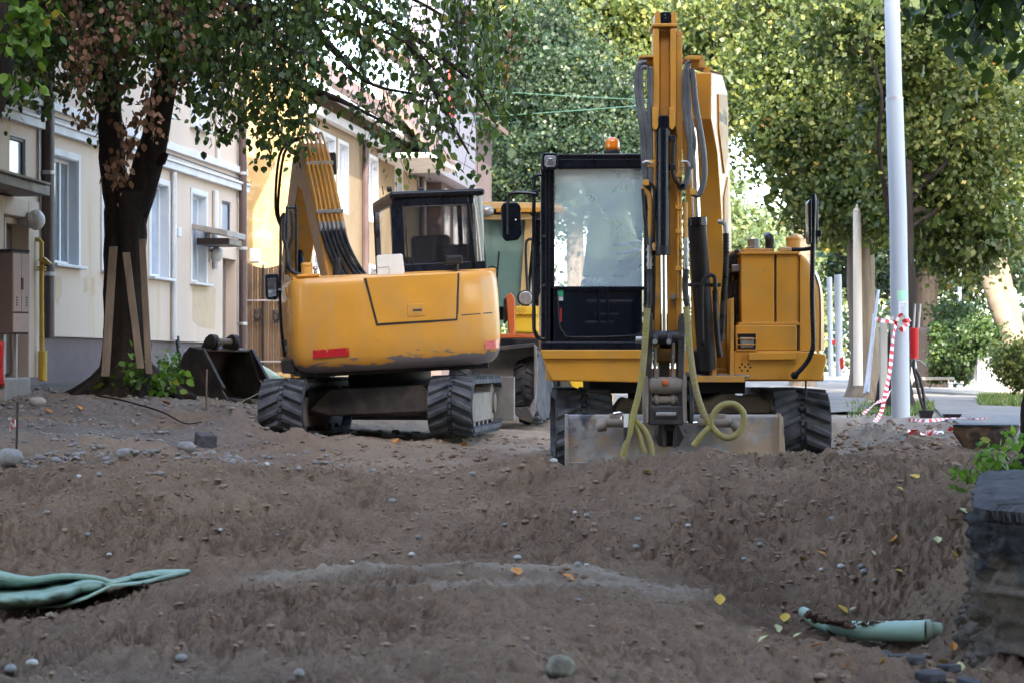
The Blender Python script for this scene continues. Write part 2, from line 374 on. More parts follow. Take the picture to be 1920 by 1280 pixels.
# ------------------------------------------------------------------ ground
def hash2(ix, iy, s):
    h = (ix*374761393 + iy*668265263 + s*1442695041) & 0xffffffff
    h = ((h ^ (h >> 13))*1274126177) & 0xffffffff
    return ((h ^ (h >> 16)) & 0xffff)/65535.0
def vnoise(x, y, s=0):
    x = np.asarray(x, float); y = np.asarray(y, float)
    ix = np.floor(x).astype(np.int64); iy = np.floor(y).astype(np.int64); fx = x-ix; fy = y-iy
    fx = fx*fx*fx*(fx*(fx*6-15)+10); fy = fy*fy*fy*(fy*(fy*6-15)+10)
    a = hash2(ix, iy, s); b = hash2(ix+1, iy, s); c = hash2(ix, iy+1, s); d = hash2(ix+1, iy+1, s)
    return (a*(1-fx)+b*fx)*(1-fy)+(c*(1-fx)+d*fx)*fy-.5
def fbm(x, y, sc, octv, s=0, gain=.5):
    r = 0; a = 1; k = sc
    for o in range(octv):
        ca, sa = math.cos(o*1.1+.4), math.sin(o*1.1+.4)
        r = r+a*vnoise((x*ca-y*sa)*k+o*17.3, (x*sa+y*ca)*k-o*9.1, s+o); a *= gain; k *= 2.03
    return r
TPX = [-500, 0, 150, 300, 450, 600, 850, 1100, 1300, 1500, 1700, 1815, 1850, 1960, 2400]
TY = {
 3:   [-.3]*15,
 8:   [-.27, -.28, -.29, -.29, -.29, -.29, -.29, -.29, -.30, -.32, -.36, -.40, -.40, -.40, -.40],
 9.5: [-.28, -.29, -.28, -.25, -.22, -.23, -.26, -.27, -.30, -.36, -.45, -.50, -.50, -.48, -.44],
 10.4:[-.42, -.42, -.30, -.19, -.16, -.17, -.18, -.20, -.27, -.50, -.57, -.52, -.3, .20, .25],
 11:  [-.47, -.46, -.37, -.24, -.19, -.165,-.145,-.17, -.27, -.56, -.62, -.50, .05, .26, .26],
 11.6:[-.46, -.46, -.41, -.32, -.30, -.30, -.27, -.29, -.36, -.57, -.63, -.50, .05, .26, .26],
 12.4:[-.40, -.40, -.38, -.37, -.38, -.38, -.36, -.37, -.42, -.57, -.61, -.44, .0, .25, .25],
 12.9:[-.28, -.29, -.31, -.33, -.31, -.29, -.28, -.30, -.38, -.50, -.50, -.34, .0, .22, .24],
 14:  [.0, -.03, -.04, -.03, -.04, -.05, -.08, -.03, .05, .02, -.06, -.08, .05, .2, .22],
 15.2:[.16, .14, .17, .20, .18, .15, .05, .17, .30, .255, .16, .12, .15, .2, .22],
 16.2:[.20, .17, .17, .17, .13, .08, .0, .04, .10, .10, .12, .13, .17, .2, .22],
 18:  [.22, .20, .18, .13, .08, .06, .0, .0, .0, .02, .12, .15, .18, .2, .22],
 20:  [.3, .28, .26, .22, .15, .08, .02, .0, .0, .02, .10, .15, .18, .2, .2],
 22:  [.36, .34, .34, .32, .26, .13, .08, .0, .0, .0, .08, .12, .18, .2, .2],
 25:  [.55, .53, .55, .55, .40, .2, .12, .03, .02, .02, .09, .12, .16, .18, .18],
 28:  [.72, .70, .66, .60, .45, .3, .16, .05, .05, .04, .10, .12, .14, .16, .16],
 34:  [.8, .78, .75, .7, .5, .35, .2, .1, .08, .1, .14, .15, .15, .16, .16],
 45:  [.8, .8, .8, .7, .5, .35, .25, .2, .2, .22, .2, .16, .16, .16, .16],
 80:  [.6, .6, .6, .5, .4, .35, .3, .3, .3, .3, .25, .2, .2, .2, .2],
 200: [.5]*15, 700: [.5]*15 }
_ys = np.array(sorted(TY)); _tab = np.array([TY[y] for y in _ys])
_gu = np.linspace(-500, 2400, 240); _gv = np.linspace(math.log(3), math.log(700), 560)
_tmp = np.array([np.interp(_gu, TPX, row) for row in _tab])
_G = np.array([[np.interp(math.exp(v), _ys, _tmp[:, i]) for i in range(240)] for v in _gv])
for _ in range(3):
    _p = np.pad(_G, 1, 'edge'); _G = (_p[:-2, 1:-1]+_p[2:, 1:-1]+_p[1:-1, :-2]+_p[1:-1, 2:]+2*_G)/6
def base(X, Y):
    px = np.clip(960+X/Y*F, -500, 2399); u = (px+500)/2900*239; v = (np.log(np.clip(Y, 3.01, 699))-_gv[0])/(_gv[-1]-_gv[0])*559
    i = np.clip(np.floor(u).astype(int), 0, 238); j = np.clip(np.floor(v).astype(int), 0, 558); a = u-i; b = v-j
    return (_G[j, i]*(1-a)+_G[j, i+1]*a)*(1-b)+(_G[j+1, i]*(1-a)+_G[j+1, i+1]*a)*b
def sstep(x, a, b): t = np.clip((x-a)/(b-a), 0, 1); return t*t*(3-2*t)
def height(X, Y):
    X = np.asarray(X, float); Y = np.asarray(Y, float)
    z = base(X, Y); px = 960+X/Y*F
    near = 1-sstep(Y, 15.5, 19)
    left = (1-sstep(px, 380, 640))*sstep(Y, 15, 17)*(1-sstep(Y, 23, 27)); right = sstep(px, 1570, 1640)*sstep(Y, 15, 18)*(1-sstep(Y, 27, 31))*(1-sstep(px, 1800, 1900))
    mach = sstep(px, 640, 700)*(1-sstep(px, 1560, 1640))*sstep(Y, 16.5, 19)
    smooth = 1-.75*sstep(px, 400, 900)*(1-sstep(px, 1000, 1350))*np.exp(-((Y-11.1)/.5)**2)
    rough = (.35+.65*near)*(1-.6*mach)
    z = z+.10*fbm(X, Y, .9, 3, 3)*rough*near
    z = z+.16*left*fbm(X, Y, 1.1, 4, 11)+.13*right*fbm(X, Y, 1.2, 4, 21)+.09*mach*fbm(X, Y, 1.9, 4, 8)
    b = np.abs(fbm(X, Y, 5.0, 3, 31)); z = z+(b-.12)*.065*rough*smooth
    patch = sstep(fbm(X, Y, 1.7, 3, 51), -.2, .3); c = np.abs(fbm(X, Y, 15.0, 2, 41)); far = np.clip(1.4-Y/60, .2, 1)
    z = z+((c-.1)*.06-(np.abs(fbm(X, Y, 19.0, 3, 43))-.12)*.088*(.35+patch)-(np.abs(fbm(X, Y, 7.0, 3, 47))-.12)*.10*(.3+patch))*rough*smooth*far
    for hp, hy, hh, hw in ((560, 20.6, .17, .33), (770, 18.7, .11, .20), (655, 21.2, .08, .3), (1000, 17.5, .10, .35), (440, 21.4, .20, .28), (900, 17.2, .05, .5), (1640, 22.0, .22, .55), (1700, 19.0, .12, .5), (1590, 26.0, .12, .5)):
        hx = (hp-960)/F*hy; z = z+hh*np.exp(-(((X-hx)/hw)**2+((Y-hy)/(hw*1.3))**2))*(1+.8*fbm(X, Y, 7, 2, 91))
    z = z+.014*fbm(X, Y, 34., 2, 61)*near*smooth
    z = z-.09*np.exp(-((px-90)/210)**2)*np.exp(-((Y-11.5)/.8)**2)-.10*np.exp(-((px-1620)/150)**2)*np.exp(-((Y-11.2)/.9)**2)
    # ripples in the foreground, furrows of the pipe mound
    z = z+.010*np.sin(Y*26+3*fbm(X, Y, .8, 2, 71))*np.exp(-((px-650)/170)**2)*np.exp(-((Y-9.6)/.5)**2)
    # wheel ruts of loose soil between the machines
    z = z+.05*mach*np.exp(-((Y-20.2)/.7)**2)*np.exp(-((px-760)/90)**2)
    return z
def H(x, y): return float(height(np.array([x]), np.array([y]))[0])
def Hp(px, Y): return Vector(((px-960)/F*Y, Y, H((px-960)/F*Y, Y)))
def build_ground():
    cols = np.concatenate([np.linspace(-9000, -500, 14), np.linspace(-420, -70, 20), np.linspace(-50, 1970, 640), np.linspace(1990, 2400, 22), np.linspace(2700, 11000, 14)])
    rows = np.concatenate([np.linspace(3, 7.4, 8), np.linspace(7.5, 12.6, 210), np.linspace(12.62, 15.4, 150)[0:], np.linspace(15.45, 20, 110), np.linspace(20.08, 30, 100), np.geomspace(30.3, 60, 40), np.geomspace(62, 700, 24)])
    C, Rr = np.meshgrid(cols, rows); X = (C-960)/F*Rr; Z = height(X, Rr)
    V = np.stack([X, Rr, Z], -1).reshape(-1, 3); n, m = C.shape
    idx = np.arange(n*m).reshape(n, m)
    Fc = np.stack([idx[:-1, :-1], idx[:-1, 1:], idx[1:, 1:], idx[1:, :-1]], -1).reshape(-1, 4)
    P = C.ravel(); Y = Rr.ravel()
    gravel = (1-sstep(P, 330, 620))*sstep(Y, 17, 20)*(.35+.65*(vnoise(X.ravel()*1.2, Y*1.2, 5) > -.1))+sstep(P, 1560, 1650)*sstep(Y, 18, 22)*.6
    gravel = np.clip(gravel+.25*(1-sstep(Y, 8.2, 8.9))*(1-sstep(P, 200, 1000)), 0, 1)
    sand = np.exp(-((Y-11.1)/.33)**2)*sstep(P, 380, 560)*(1-sstep(P, 1250, 1420))*.9
    sand = sand+.8*np.exp(-((Y-10.55-.25*np.sin(P/170))/.09)**2)*sstep(P, 600, 750)*(1-sstep(P, 1100, 1300))+.8*np.exp(-((Y-11.6+.1*np.sin(P/90))/.12)**2)*sstep(P, 350, 500)*(1-sstep(P, 700, 900))
    sand = sand+sstep(Y, 17, 19)*sstep(P, 560, 700)*.42+sstep(Y, 30, 36)*.6*sstep(P, 500, 600)+np.exp(-((Y-9.9)/.3)**2)*np.exp(-((P-1590)/70)**2)*.8
    sand = np.clip(sand, 0, 1)
    me = fastmesh('ground', V, Fc, m_soil, 4, {'gravel': ('POINT', gravel), 'sand': ('POINT', sand)}, True)
    tag(link('ground', me), 'brown dug up earth of the road bed heaped in a bank and a trench', kind='structure')
    B().box((-80, -70, -.6), (80, 3.0, -.31)).out('road', m_path)['kind'] = 'structure'
build_ground()

# loose clods and gravel lying on the soil: nobody could count them
def scatter(name, n, fn, mat, label, smin, smax, seed):
    rs = np.random.RandomState(seed); t = (1+5**.5)/2
    ico = np.array([(-1, t, 0), (1, t, 0), (-1, -t, 0), (1, -t, 0), (0, -1, t), (0, 1, t), (0, -1, -t), (0, 1, -t), (t, 0, -1), (t, 0, 1), (-t, 0, -1), (-t, 0, 1)])/1.9
    fc = np.array([(0, 11, 5), (0, 5, 1), (0, 1, 7), (0, 7, 10), (0, 10, 11), (1, 5, 9), (5, 11, 4), (11, 10, 2), (10, 7, 6), (7, 1, 8), (3, 9, 4), (3, 4, 2), (3, 2, 6), (3, 6, 8), (3, 8, 9), (4, 9, 5), (2, 4, 11), (6, 2, 10), (8, 6, 7), (9, 8, 1)])
    P, Y = fn(rs, n); X = (P-960)/F*Y; Z = height(X, Y)
    s = smin+(smax-smin)*rs.rand(n)**4
    V = ico[None]*(.6+.7*rs.rand(n, 12, 1))*s[:, None, None]*(.7+.6*rs.rand(n, 1, 3)); V[:, :, 2] *= .6
    V = V+np.stack([X, Y, Z+s*.2], -1)[:, None, :]
    Fc = fc[None]+np.arange(n)[:, None, None]*12
    me = fastmesh(name, V.reshape(-1, 3), Fc.reshape(-1, 3), mat, 3, {'gravel': ('POINT', np.zeros(n*12)), 'sand': ('POINT', np.zeros(n*12))})
    tag(link(name, me), label, kind='stuff')
def f_near(rs, n):
    Y = np.where(rs.rand(n) < .7, 13+3*rs.rand(n), 8+5*rs.rand(n)); P = -60+2050*rs.rand(n)
    P = np.where(P > 1800, P-400, P); return P, Y
def f_left(rs, n):
    P = -60+720*rs.rand(n)**.8; Y = 15.5+11*rs.rand(n)**1.2; P = np.where(P+60*rs.normal(size=n) > 560, rs.rand(n)*450, P); return P, Y
def f_right(rs, n): return 1560+240*rs.rand(n), 16+12*rs.rand(n)
m_clod = M('dry_clod', (.23, .16, .108), .95, var=.3, vs=12, grain=.5)
scatter('dirt_clods', 8000, f_near, m_clod, 'small brown dirt clods crumbled over the earth bank', .004, .026, 1)
scatter('gravel', 4200, f_left, m_grav, 'grey gravel and rubble spread on the left verge', .005, .042, 2)
def f_mid(rs, n): return 600+440*rs.rand(n), 16.3+8*rs.rand(n)
scatter('soil_lumps', 1500, f_mid, m_clod, 'loose soil lumps on the flat ground between the two diggers', .006, .04, 4)
scatter('rubble', 1400, f_right, m_clod, 'loose soil crumbs spread by the white pole', .01, .05, 3)

# ------------------------------------------------------------------ buildings on the left
D1 = Vector((.1348, .9909, 0)); N1 = Vector((.9909, -.1348, 0)); P1 = Vector((-6.27, 26.0, 0))
def S1(px): return (9.81/(.136-(px-960)/F)-26)/.9909
def S1o(px, o): return ((9.81-1.0092*o)/(.136-(px-960)/F)-26)/.9909
def Z1(px, py): s = S1(px); Y = 26+.9909*s; return ZC+(685-py)/F*Y
def fp(s, z, off=0, P=P1): return P+D1*s+N1*off+Vector((0, 0, z))
def fbox(b, s0, s1, z0, z1, o0, o1, P=P1):
    return b.prism([fp(s0, z0, o1, P), fp(s1, z0, o1, P), fp(s1, z1, o1, P), fp(s0, z1, o1, P)], N1*(o0-o1))
def wall_with_holes(b, s0, s1, z0, z1, holes, depth, off=0, P=P1):
    ss = sorted({s0, s1, *[h[0] for h in holes], *[h[1] for h in holes]}); zs = sorted({z0, z1, *[h[2] for h in holes], *[h[3] for h in holes]})
    ss = [v for v in ss if s0 <= v <= s1]; zs = [v for v in zs if z0 <= v <= z1]
    for i in range(len(ss)-1):
        for j in range(len(zs)-1):
            sm, zm = (ss[i]+ss[i+1])/2, (zs[j]+zs[j+1])/2
            if any(h[0] < sm < h[1] and h[2] < zm < h[3] for h in holes): continue
            b.face([fp(ss[i], zs[j], off, P), fp(ss[i+1], zs[j], off, P), fp(ss[i+1], zs[j+1], off, P), fp(ss[i], zs[j+1], off, P)])
    for a, c, d, e in holes:
        d = max(d, z0); e = min(e, z1)
        for q in ([(a, d), (a, e)], [(c, d), (c, e)], [(a, d), (c, d)], [(a, e), (c, e)]):
            b.face([fp(*q[0], off, P), fp(*q[1], off, P), fp(*q[1], off-depth, P), fp(*q[0], off-depth, P)])
b1 = thing('apartment_building', 'long pink plastered apartment house with dark plinth and white bands behind the forked tree', 'building', fp(5, .6))
def hole(px0, px1, py0, py1):
    s0, s1 = S1(px0), S1(px1); pm = (px0+px1)/2
    return [s0, s1, Z1(px1, py1), Z1(px0 if px0 > 60 else pm, py0)]
H1 = {'w1': hole(97, 145, 285, 500), 'w2': hole(192, 214, 320, 500), 'w3': hole(281, 314, 346, 512), 'w4': hole(359, 385, 366, 522),
      's1': hole(17, 48, 256, 345), 's2': hole(415, 433, 374, 440)}
for k in ('w1', 'w2', 'w3', 'w4'): H1[k][2], H1[k][3] = 2.24, 3.66
zs0 = 4.75
ups = [(S1(40)-.7, S1(40)+.5), (H1['w2'][0], H1['w2'][1]), (H1['w3'][0], H1['w3'][1]), (H1['w4'][0], H1['w4'][1])]
for i, (a, c) in enumerate(ups): H1['u%d' % i] = [a, c, zs0, zs0+1.4]
sd0, sd1 = S1(417), S1(442); H1['door2'] = [sd0, sd1, .72, 2.72]
sb0, sb1 = S1(352), S1(366); HB = [[sb0, sb1, .86, 1.16], [S1(318), S1(330), .86, 1.1]]
pd = S1(457)
b = B(); wall_with_holes(b, -9, pd, 1.28, 8.2, list(H1.values()), .24); fbox(b, -9, pd, 4.0, 8.1, -.3, -.26)
# plain body behind, so the reveals close
b.prism([fp(-9, .3, -.27), fp(pd, .3, -.27), fp(pd, 8.2, -.27), fp(-9, 8.2, -.27)], N1*-9); b.prism([fp(pd, 1.28, 0), fp(pd, 8.2, 0), fp(pd, 8.2, -.27), fp(pd, 1.28, -.27)], D1*.002)
b.out('wall', m_plaster, b1)
b = B(); wall_with_holes(b, -9, pd-.02, .2, 1.275, HB+[[sd0, sd1, .72, 1.275]], .24, -.05); b.out('plinth', m_plinth, b1)
b = B(); fbox(b, -9, pd+.03, 3.92, 4.03, 0, .10); fbox(b, -9, pd+.03, 4.03, 4.07, 0, .13); b.out('lower_band', m_trim, b1, .01)
b = B(); fbox(b, -9, pd+.02, 4.22, 4.34, 0, .07); b.out('upper_band', m_trim, b1, .01)
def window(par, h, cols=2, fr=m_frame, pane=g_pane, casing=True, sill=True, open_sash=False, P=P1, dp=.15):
    s0, s1, z0, z1 = h; t = .055
    f = B(); fbox(f, s0, s0+t, z0, z1, -dp-.04, -dp+.03, P); fbox(f, s1-t, s1, z0, z1, -dp-.04, -dp+.03, P)
    fbox(f, s0+t, s1-t, z0, z0+t, -dp-.04, -dp+.03, P); fbox(f, s0+t, s1-t, z1-t, z1, -dp-.04, -dp+.03, P)
    for i in range(1, cols): m = s0+(s1-s0)*i/cols; fbox(f, m-t/2, m+t/2, z0+t, z1-t, -dp-.035, -dp+.025, P)
    w = f.out('window', fr, par, .006)
    rv = B(); g = .012; fbox(rv, s0+.001, s0+g, z0, z1, -dp, -.002, P); fbox(rv, s1-g, s1-.001, z0, z1, -dp, -.002, P); fbox(rv, s0+g, s1-g, z1-g, z1-.001, -dp, -.002, P); fbox(rv, s0+g, s1-g, z0+.001, z0+g, -dp, -.002, P); rv.out('reveal', m_reveal, w)
    for i in range(cols):
        a = s0+(s1-s0)*i/cols+t*.7; c = s0+(s1-s0)*(i+1)/cols-t*.7
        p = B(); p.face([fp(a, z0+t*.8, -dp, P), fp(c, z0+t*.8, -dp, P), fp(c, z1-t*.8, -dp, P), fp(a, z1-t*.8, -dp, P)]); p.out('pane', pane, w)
    if casing:
        cs = B(); k = .09
        fbox(cs, s0-k, s0, z0-.02, z1+k, 0, .018, P); fbox(cs, s1, s1+k, z0-.02, z1+k, 0, .018, P); fbox(cs, s0, s1, z1, z1+k, 0, .018, P); cs.out('casing', m_trim, w, .004)
    if sill: sl = B(); fbox(sl, s0-.10, s1+.10, z0-.045, z0-.003, -.2, .11, P); sl.out('sill', m_trim, w, .008)
    return w
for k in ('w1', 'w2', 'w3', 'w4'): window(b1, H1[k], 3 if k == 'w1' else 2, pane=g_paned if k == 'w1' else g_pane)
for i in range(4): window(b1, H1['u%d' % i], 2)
for k in ('s1', 's2'): window(b1, H1[k], 1, fr=m_brown, casing=False, sill=False, dp=.05)
window(b1, HB[0], 1, casing=False, sill=False); window(b1, HB[1], 1, casing=False, sill=False, fr=m_brown)
# far door with canopy
b = B(); fbox(b, sd0, sd1, .72, 2.72, -.3, -.18); b.out('door', m_door, b1, .01)
b = B(); sm = (sd0+sd1)/2; fbox(b, sm-.02, sm+.02, .8, 2.6, -.18, -.15); fbox(b, sd0+.1, sm-.1, .9, 1.6, -.18, -.16); fbox(b, sm+.1, sd1-.1, .9, 1.6, -.18, -.16); b.out('door_panel', m_door, b1)
b = B(); b.prism([fp(S1o(428, .6), 2.96, .6), fp(S1o(463, .6), 2.96, .6), fp(S1o(463, .6), 3.08, .0), fp(S1o(428, .6), 3.08, .0)], Vector((0, 0, .10))); b.out('canopy', m_conc, b1, .015)
b = B(); fbox(b, S1o(426, .5), S1o(461, .6), 2.85, 2.955, .0, .55); b.out('canopy_board', m_brown, b1, .01)
# near entrance: portal, canopy, step
pe0, pe1 = S1o(-140, .32), S1o(76, .32)
b = B()
fbox(b, S1o(56, .32), pe1, .75, 2.92, .0, .32); fbox(b, pe0, S1o(10, .32), .75, 2.92, .0, .32); fbox(b, S1o(10, .32), S1o(56, .32), 2.70, 2.92, .0, .32)
b.out('portal', m_plaster, b1, .015)
b = B(); fbox(b, S1o(12, .1), S1o(30, .1), .8, 2.6, .01, .10); fbox(b, S1o(31, .1), S1o(48, .1), .8, 2.6, .01, .12); b.out('door', m_door, b1, .01)
b = B(); fbox(b, S1o(10, .2), S1o(13, .2), .8, 2.7, .01, .2); fbox(b, S1o(46, .2), S1o(51, .2), .8, 2.7, .01, .2); fbox(b, S1o(13, .2), S1o(46, .2), 2.62, 2.7, .01, .2); b.out('door_frame', m_plaster, b1, .006)
b = B(); b.prism([fp(pe0, 2.97, .75), fp(S1o(99, .75), 2.93, .75), fp(S1o(99, .75), 2.93, .0), fp(pe0, 2.97, .0)], Vector((0, 0, .12))); b.out('canopy', m_brown, b1, .01)
b = B(); b.prism([fp(pe0, 3.093, .8), fp(S1o(101, .8), 3.053, .8), fp(S1o(101, .8), 3.053, .0), fp(pe0, 3.093, .0)], Vector((0, 0, .03))); b.out('canopy_top', m_conc, b1, .005)
b = B(); fbox(b, S1o(14, .5), S1o(62, .5), .4, .76, .0, .5); b.out('step', m_conc, b1, .03)
for px, py in ((70, 425), (407, 480)):
    oo = .42 if px < 100 else .12; s = S1o(px, oo); z = Z1(px, py); b = B(); q = fp(s, z, oo); b.sphere(q, .11, (1, 1, 1.15), 3); o = b.out('wall_lamp', m_white, b1, smooth=True)
    b = B(); b.cyl(q-N1*.22, q-N1*.08, .07, .10); b.out('lamp_base', m_galv, o, smooth='auto')
def vpipe(px, z0, z1, r, mat, name, off=.1, seg=10, par=b1, brk=True):
    s = S1o(px, off); b = B(); b.tube([fp(s, z0, off), fp(s, z1, off)], r, seg); o = b.out(name, mat, par, smooth='auto')
    if brk:
        for z in np.arange(z0+.8, z1, 1.3): c = B(); c.cyl(fp(s, z, off), fp(s, z+.05, off), r*1.18, seg=seg); fbox(c, s-.03, s+.03, z, z+.04, -.02, off); c.out('pipe_clip', m_galv, o, smooth='auto')
vpipe(90, 1.25, 7.8, .085, m_brown, 'downpipe'); vpipe(455, .8, 7.8, .07, m_brown, 'downpipe')
vpipe(326, 1.3, 3.9, .045, m_trim, 'conduit', .05, 8, brk=False); vpipe(404, 2.5, 3.8, .05, m_trim, 'conduit', .05, 8, brk=False); vpipe(447, 1.0, 3.8, .02, m_trim, 'conduit', .03, 6, brk=False); vpipe(73, 3.2, 4.2, .015, m_galv, 'conduit', .03, 6, brk=False)
vpipe(409, 4.3, 6.9, .035, m_trim, 'conduit', .05, 8, brk=False)
b = B(); b.tube([fp(S1(326), 1.35, .05), fp(S1(324), 1.1, .1), fp(S1(318), .75, .25)], .035, 8, 4); b.out('cable', m_hoseb, b1, smooth=True)
b = B(); fbox(b, S1(323), S1(329), 2.9, 3.05, .0, .1); b.out('junction_box', m_trim, b1, .01)
b = B(); fbox(b, S1(390), S1(397), Z1(393, 466), Z1(393, 447), .0, .02); b.out('house_number', m_paper, b1)
b = B(); fbox(b, S1(391), S1(396), Z1(393, 462), Z1(393, 451), .021, .026); b.out('number_field', m_bluest, b1)
b = B(); fbox(b, S1(390), S1(394), Z1(393, 492), Z1(393, 473), .0, .04); b.out('meter_plate', m_trim, b1, .01)
for (s, sc) in ((S1(452), 1.0), (S1(448), .8)):      # scribbles by the far door
    b = B(); rs = random.Random(3)
    p = [fp(s+rs.uniform(-.12, .12), 2.1-k*.055, .022) for k in range(16)]; b.tube(p, .012, 5, 3); b.out('graffiti_mark', m_darkmark, b1)
b = B(); b.tube([fp(S1(-60), 4.15, .09), fp(S1(92), 4.12, .10), fp(S1(260), 4.14, .1), fp(S1(455), 4.1, .1)], .012, 5); b.out('wall_cable', m_hoseb, b1)
m_stain = M('beige_repair_paint', (.50, .385, .255), .9, var=.06, vs=6)
for k, pts in enumerate(([(361, 535), (398, 531), (404, 545), (402, 618), (372, 612), (361, 600)], [(103, 520), (113, 518), (116, 545), (108, 572), (103, 560)], [(157, 522), (163, 519), (165, 545), (158, 550)], [(172, 520), (177, 520), (178, 552), (172, 556)])):
    b = B(); b.prism([fp(S1(x), Z1(x, y), .003) for x, y in pts], N1*-.01); b.out('stain_patch', m_stain, b1)
# roof far above
b = B(); b.prism([fp(-9, 8.1, .45), fp(pd+.3, 8.1, .45), fp(pd+.3, 8.25, .45), fp(-9, 8.25, .45)], N1*-10); b.out('eaves', m_brown, b1)

# free standing gas pipe and the electrical cabinet
g = thing('gas_pipe', 'yellow gas riser pipe with flange standing beside the brown downpipe', 'pipe', W(79, 712, 26.4))
b = B(); b.ptube([(80, 712), (79, 640), (78, 560), (78, 455), (74, 450), (60, 447), (45, 445, 26.6)], 26.4, .028, 10, 0); b.out('pipe', m_gas, g, smooth='auto')
b = B(); b.cyl(W(80, 714, 26.4), W(80, 657, 26.4), .055); b.out('sleeve', m_gas, g, .008)
for y in (508, 503): b = B(); b.cyl(W(78, y, 26.4), W(78, y-3, 26.4), .06); b.out('flange', m_gas, g, .004)
b = B(); b.prism([W(70, 488, 26.35), W(82, 482, 26.35), W(95, 494, 26.35), W(88, 496, 26.35)], (0, .12, 0)); b.out('valve_shield', m_gas, g)
c = thing('electrical_cabinet', 'pink and brown metal electricity cabinet on posts at the left edge', 'cabinet', W(20, 720, 25.2))
b = B(); A0 = W(22, 0, 25); A1 = W(54, 0, 25.25); zt, zb = W(0, 472, 25).z, W(0, 626, 25).z
fd = (Vector((A1.x, A1.y, 0))-Vector((A0.x, A0.y, 0))); bk = Vector((-.75, .32, 0))
def cb(f0, f1, z0, z1, o0, o1, bb):
    nn = Vector((fd.y, -fd.x, 0)).normalized(); o = Vector((A0.x, A0.y, 0))
    return bb.prism([o+fd*f0+nn*o1+Vector((0, 0, z0)), o+fd*f1+nn*o1+Vector((0, 0, z0)), o+fd*f1+nn*o1+Vector((0, 0, z1)), o+fd*f0+nn*o1+Vector((0, 0, z1))], nn*(o0-o1))
o3 = Vector((A0.x, A0.y, 0)); b.prism([o3+Vector((0, 0, zb)), o3+fd+Vector((0, 0, zb)), o3+fd+bk+Vector((0, 0, zb)), o3+bk+Vector((0, 0, zb))], Vector((0, 0, zt-zb))); b.out('case', m_boxs, c, .008)
for f0, f1, z0, z1 in ((.03, .49, zb+.26, zt-.02), (.51, .97, zb+.26, zt-.02), (.03, .97, zb+.02, zb+.24)): b = B(); cb(f0, f1, z0, z1, .003, .02, b); o = b.out('cabinet_door', m_box, c, .004)
b = B(); cb(.46, .54, zb+.52, zb+.66, .02, .045, b); b.out('door_handle', m_boxs, c, .004)
for f in (.18, .75):
    for k in range(4): b = B(); cb(f, f+.09, zb+.33+k*.03, zb+.345+k*.03, .02, .026, b); b.out('vent_slot', m_boxs, c)
b = B(); b.prism([o3+fd*-.05+Vector((0, 0, zt)), o3+fd*1.05+Vector((0, 0, zt)), o3+fd*1.05+bk+Vector((0, 0, zt)), o3+bk+Vector((0, 0, zt))], Vector((0, 0, .03))); b.out('lid', m_blkm, c)
for px in (4, 28): b = B(); b.rect(px-2, 626, px+3, 718, 25.3, .05); b.out('post', m_galv, c)
b = B(); b.ptube([(3, 640), (1, 690), (3, 722)], 24.9, .035, 10, 4); tag(b.out('red_conduit', m_redp, smooth=True), 'red plastic conduit stub below the electricity cabinet at the left edge', 'conduit')

# second house: sunny gable towards us, windows along the street
P2 = Vector((-4.24, 44.0, 0)); S2 = lambda px: ((lambda Y: (Y-44)/.9909)((-4.24-.136*44)/(-.136+(px-960)/F)))
b2 = thing('yellow_house', 'ochre stuccoed house with bright sunlit gable wall behind the digger arm', 'building', (-5, 46, .4))
b = B(); b.prism([(-14, 44, .2), (-4.24, 44, .2), (-4.24, 44, 6.9), (-9.1, 44, 10.6), (-14, 44, 6.9)], (0, .3, 0)); b.out('gable_wall', m_ysty, b2)
s2e = S2(800); H2 = []
for px in (598, 618, 643, 700, 747, 790): s = S2(px); H2 += [[s-.45, s+.45, 1.7, 3.2], [s-.45, s+.45, 4.3, 5.8]]
b = B(); wall_with_holes(b, .3, s2e, .2, 6.7, H2, .2, 0, P2); b.prism([fp(.3, .2, -.25, P2), fp(s2e, .2, -.25, P2), fp(s2e, 6.7, -.25, P2), fp(.3, 6.7, -.25, P2)], N1*-9); b.out('street_wall', m_ysty2, b2)
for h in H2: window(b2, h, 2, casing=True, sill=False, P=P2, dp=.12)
b = B(); b.prism([fp(-.3, 6.55, .6, P2), fp(s2e+.3, 6.55, .6, P2), fp(s2e+.3, 10.6, -4.9, P2), fp(-.3, 10.6, -4.9, P2)], (0, 0, .16)); b.prism([fp(-.3, 6.55, -10.4, P2), fp(s2e+.3, 6.55, -10.4, P2), fp(s2e+.3, 10.6, -4.9, P2), fp(-.3, 10.6, -4.9, P2)], (0, 0, .16)); b.out('roof', m_roof, b2)
b = B(); fbox(b, -.3, s2e+.3, 6.4, 6.53, .45, .6, P2); b.out('gutter', m_trim, b2, .02)
b = B(); fbox(b, .2, s2e, 6.1, 6.3, 0, .2, P2); b.out('cornice', m_trim, b2, .02)
for px in (676, 783): b = B(); b.tube([fp(S2(px), .3, .12, P2), fp(S2(px), 6.4, .12, P2)], .08, 8); b.out('downpipe', m_brown, b2, smooth='auto')
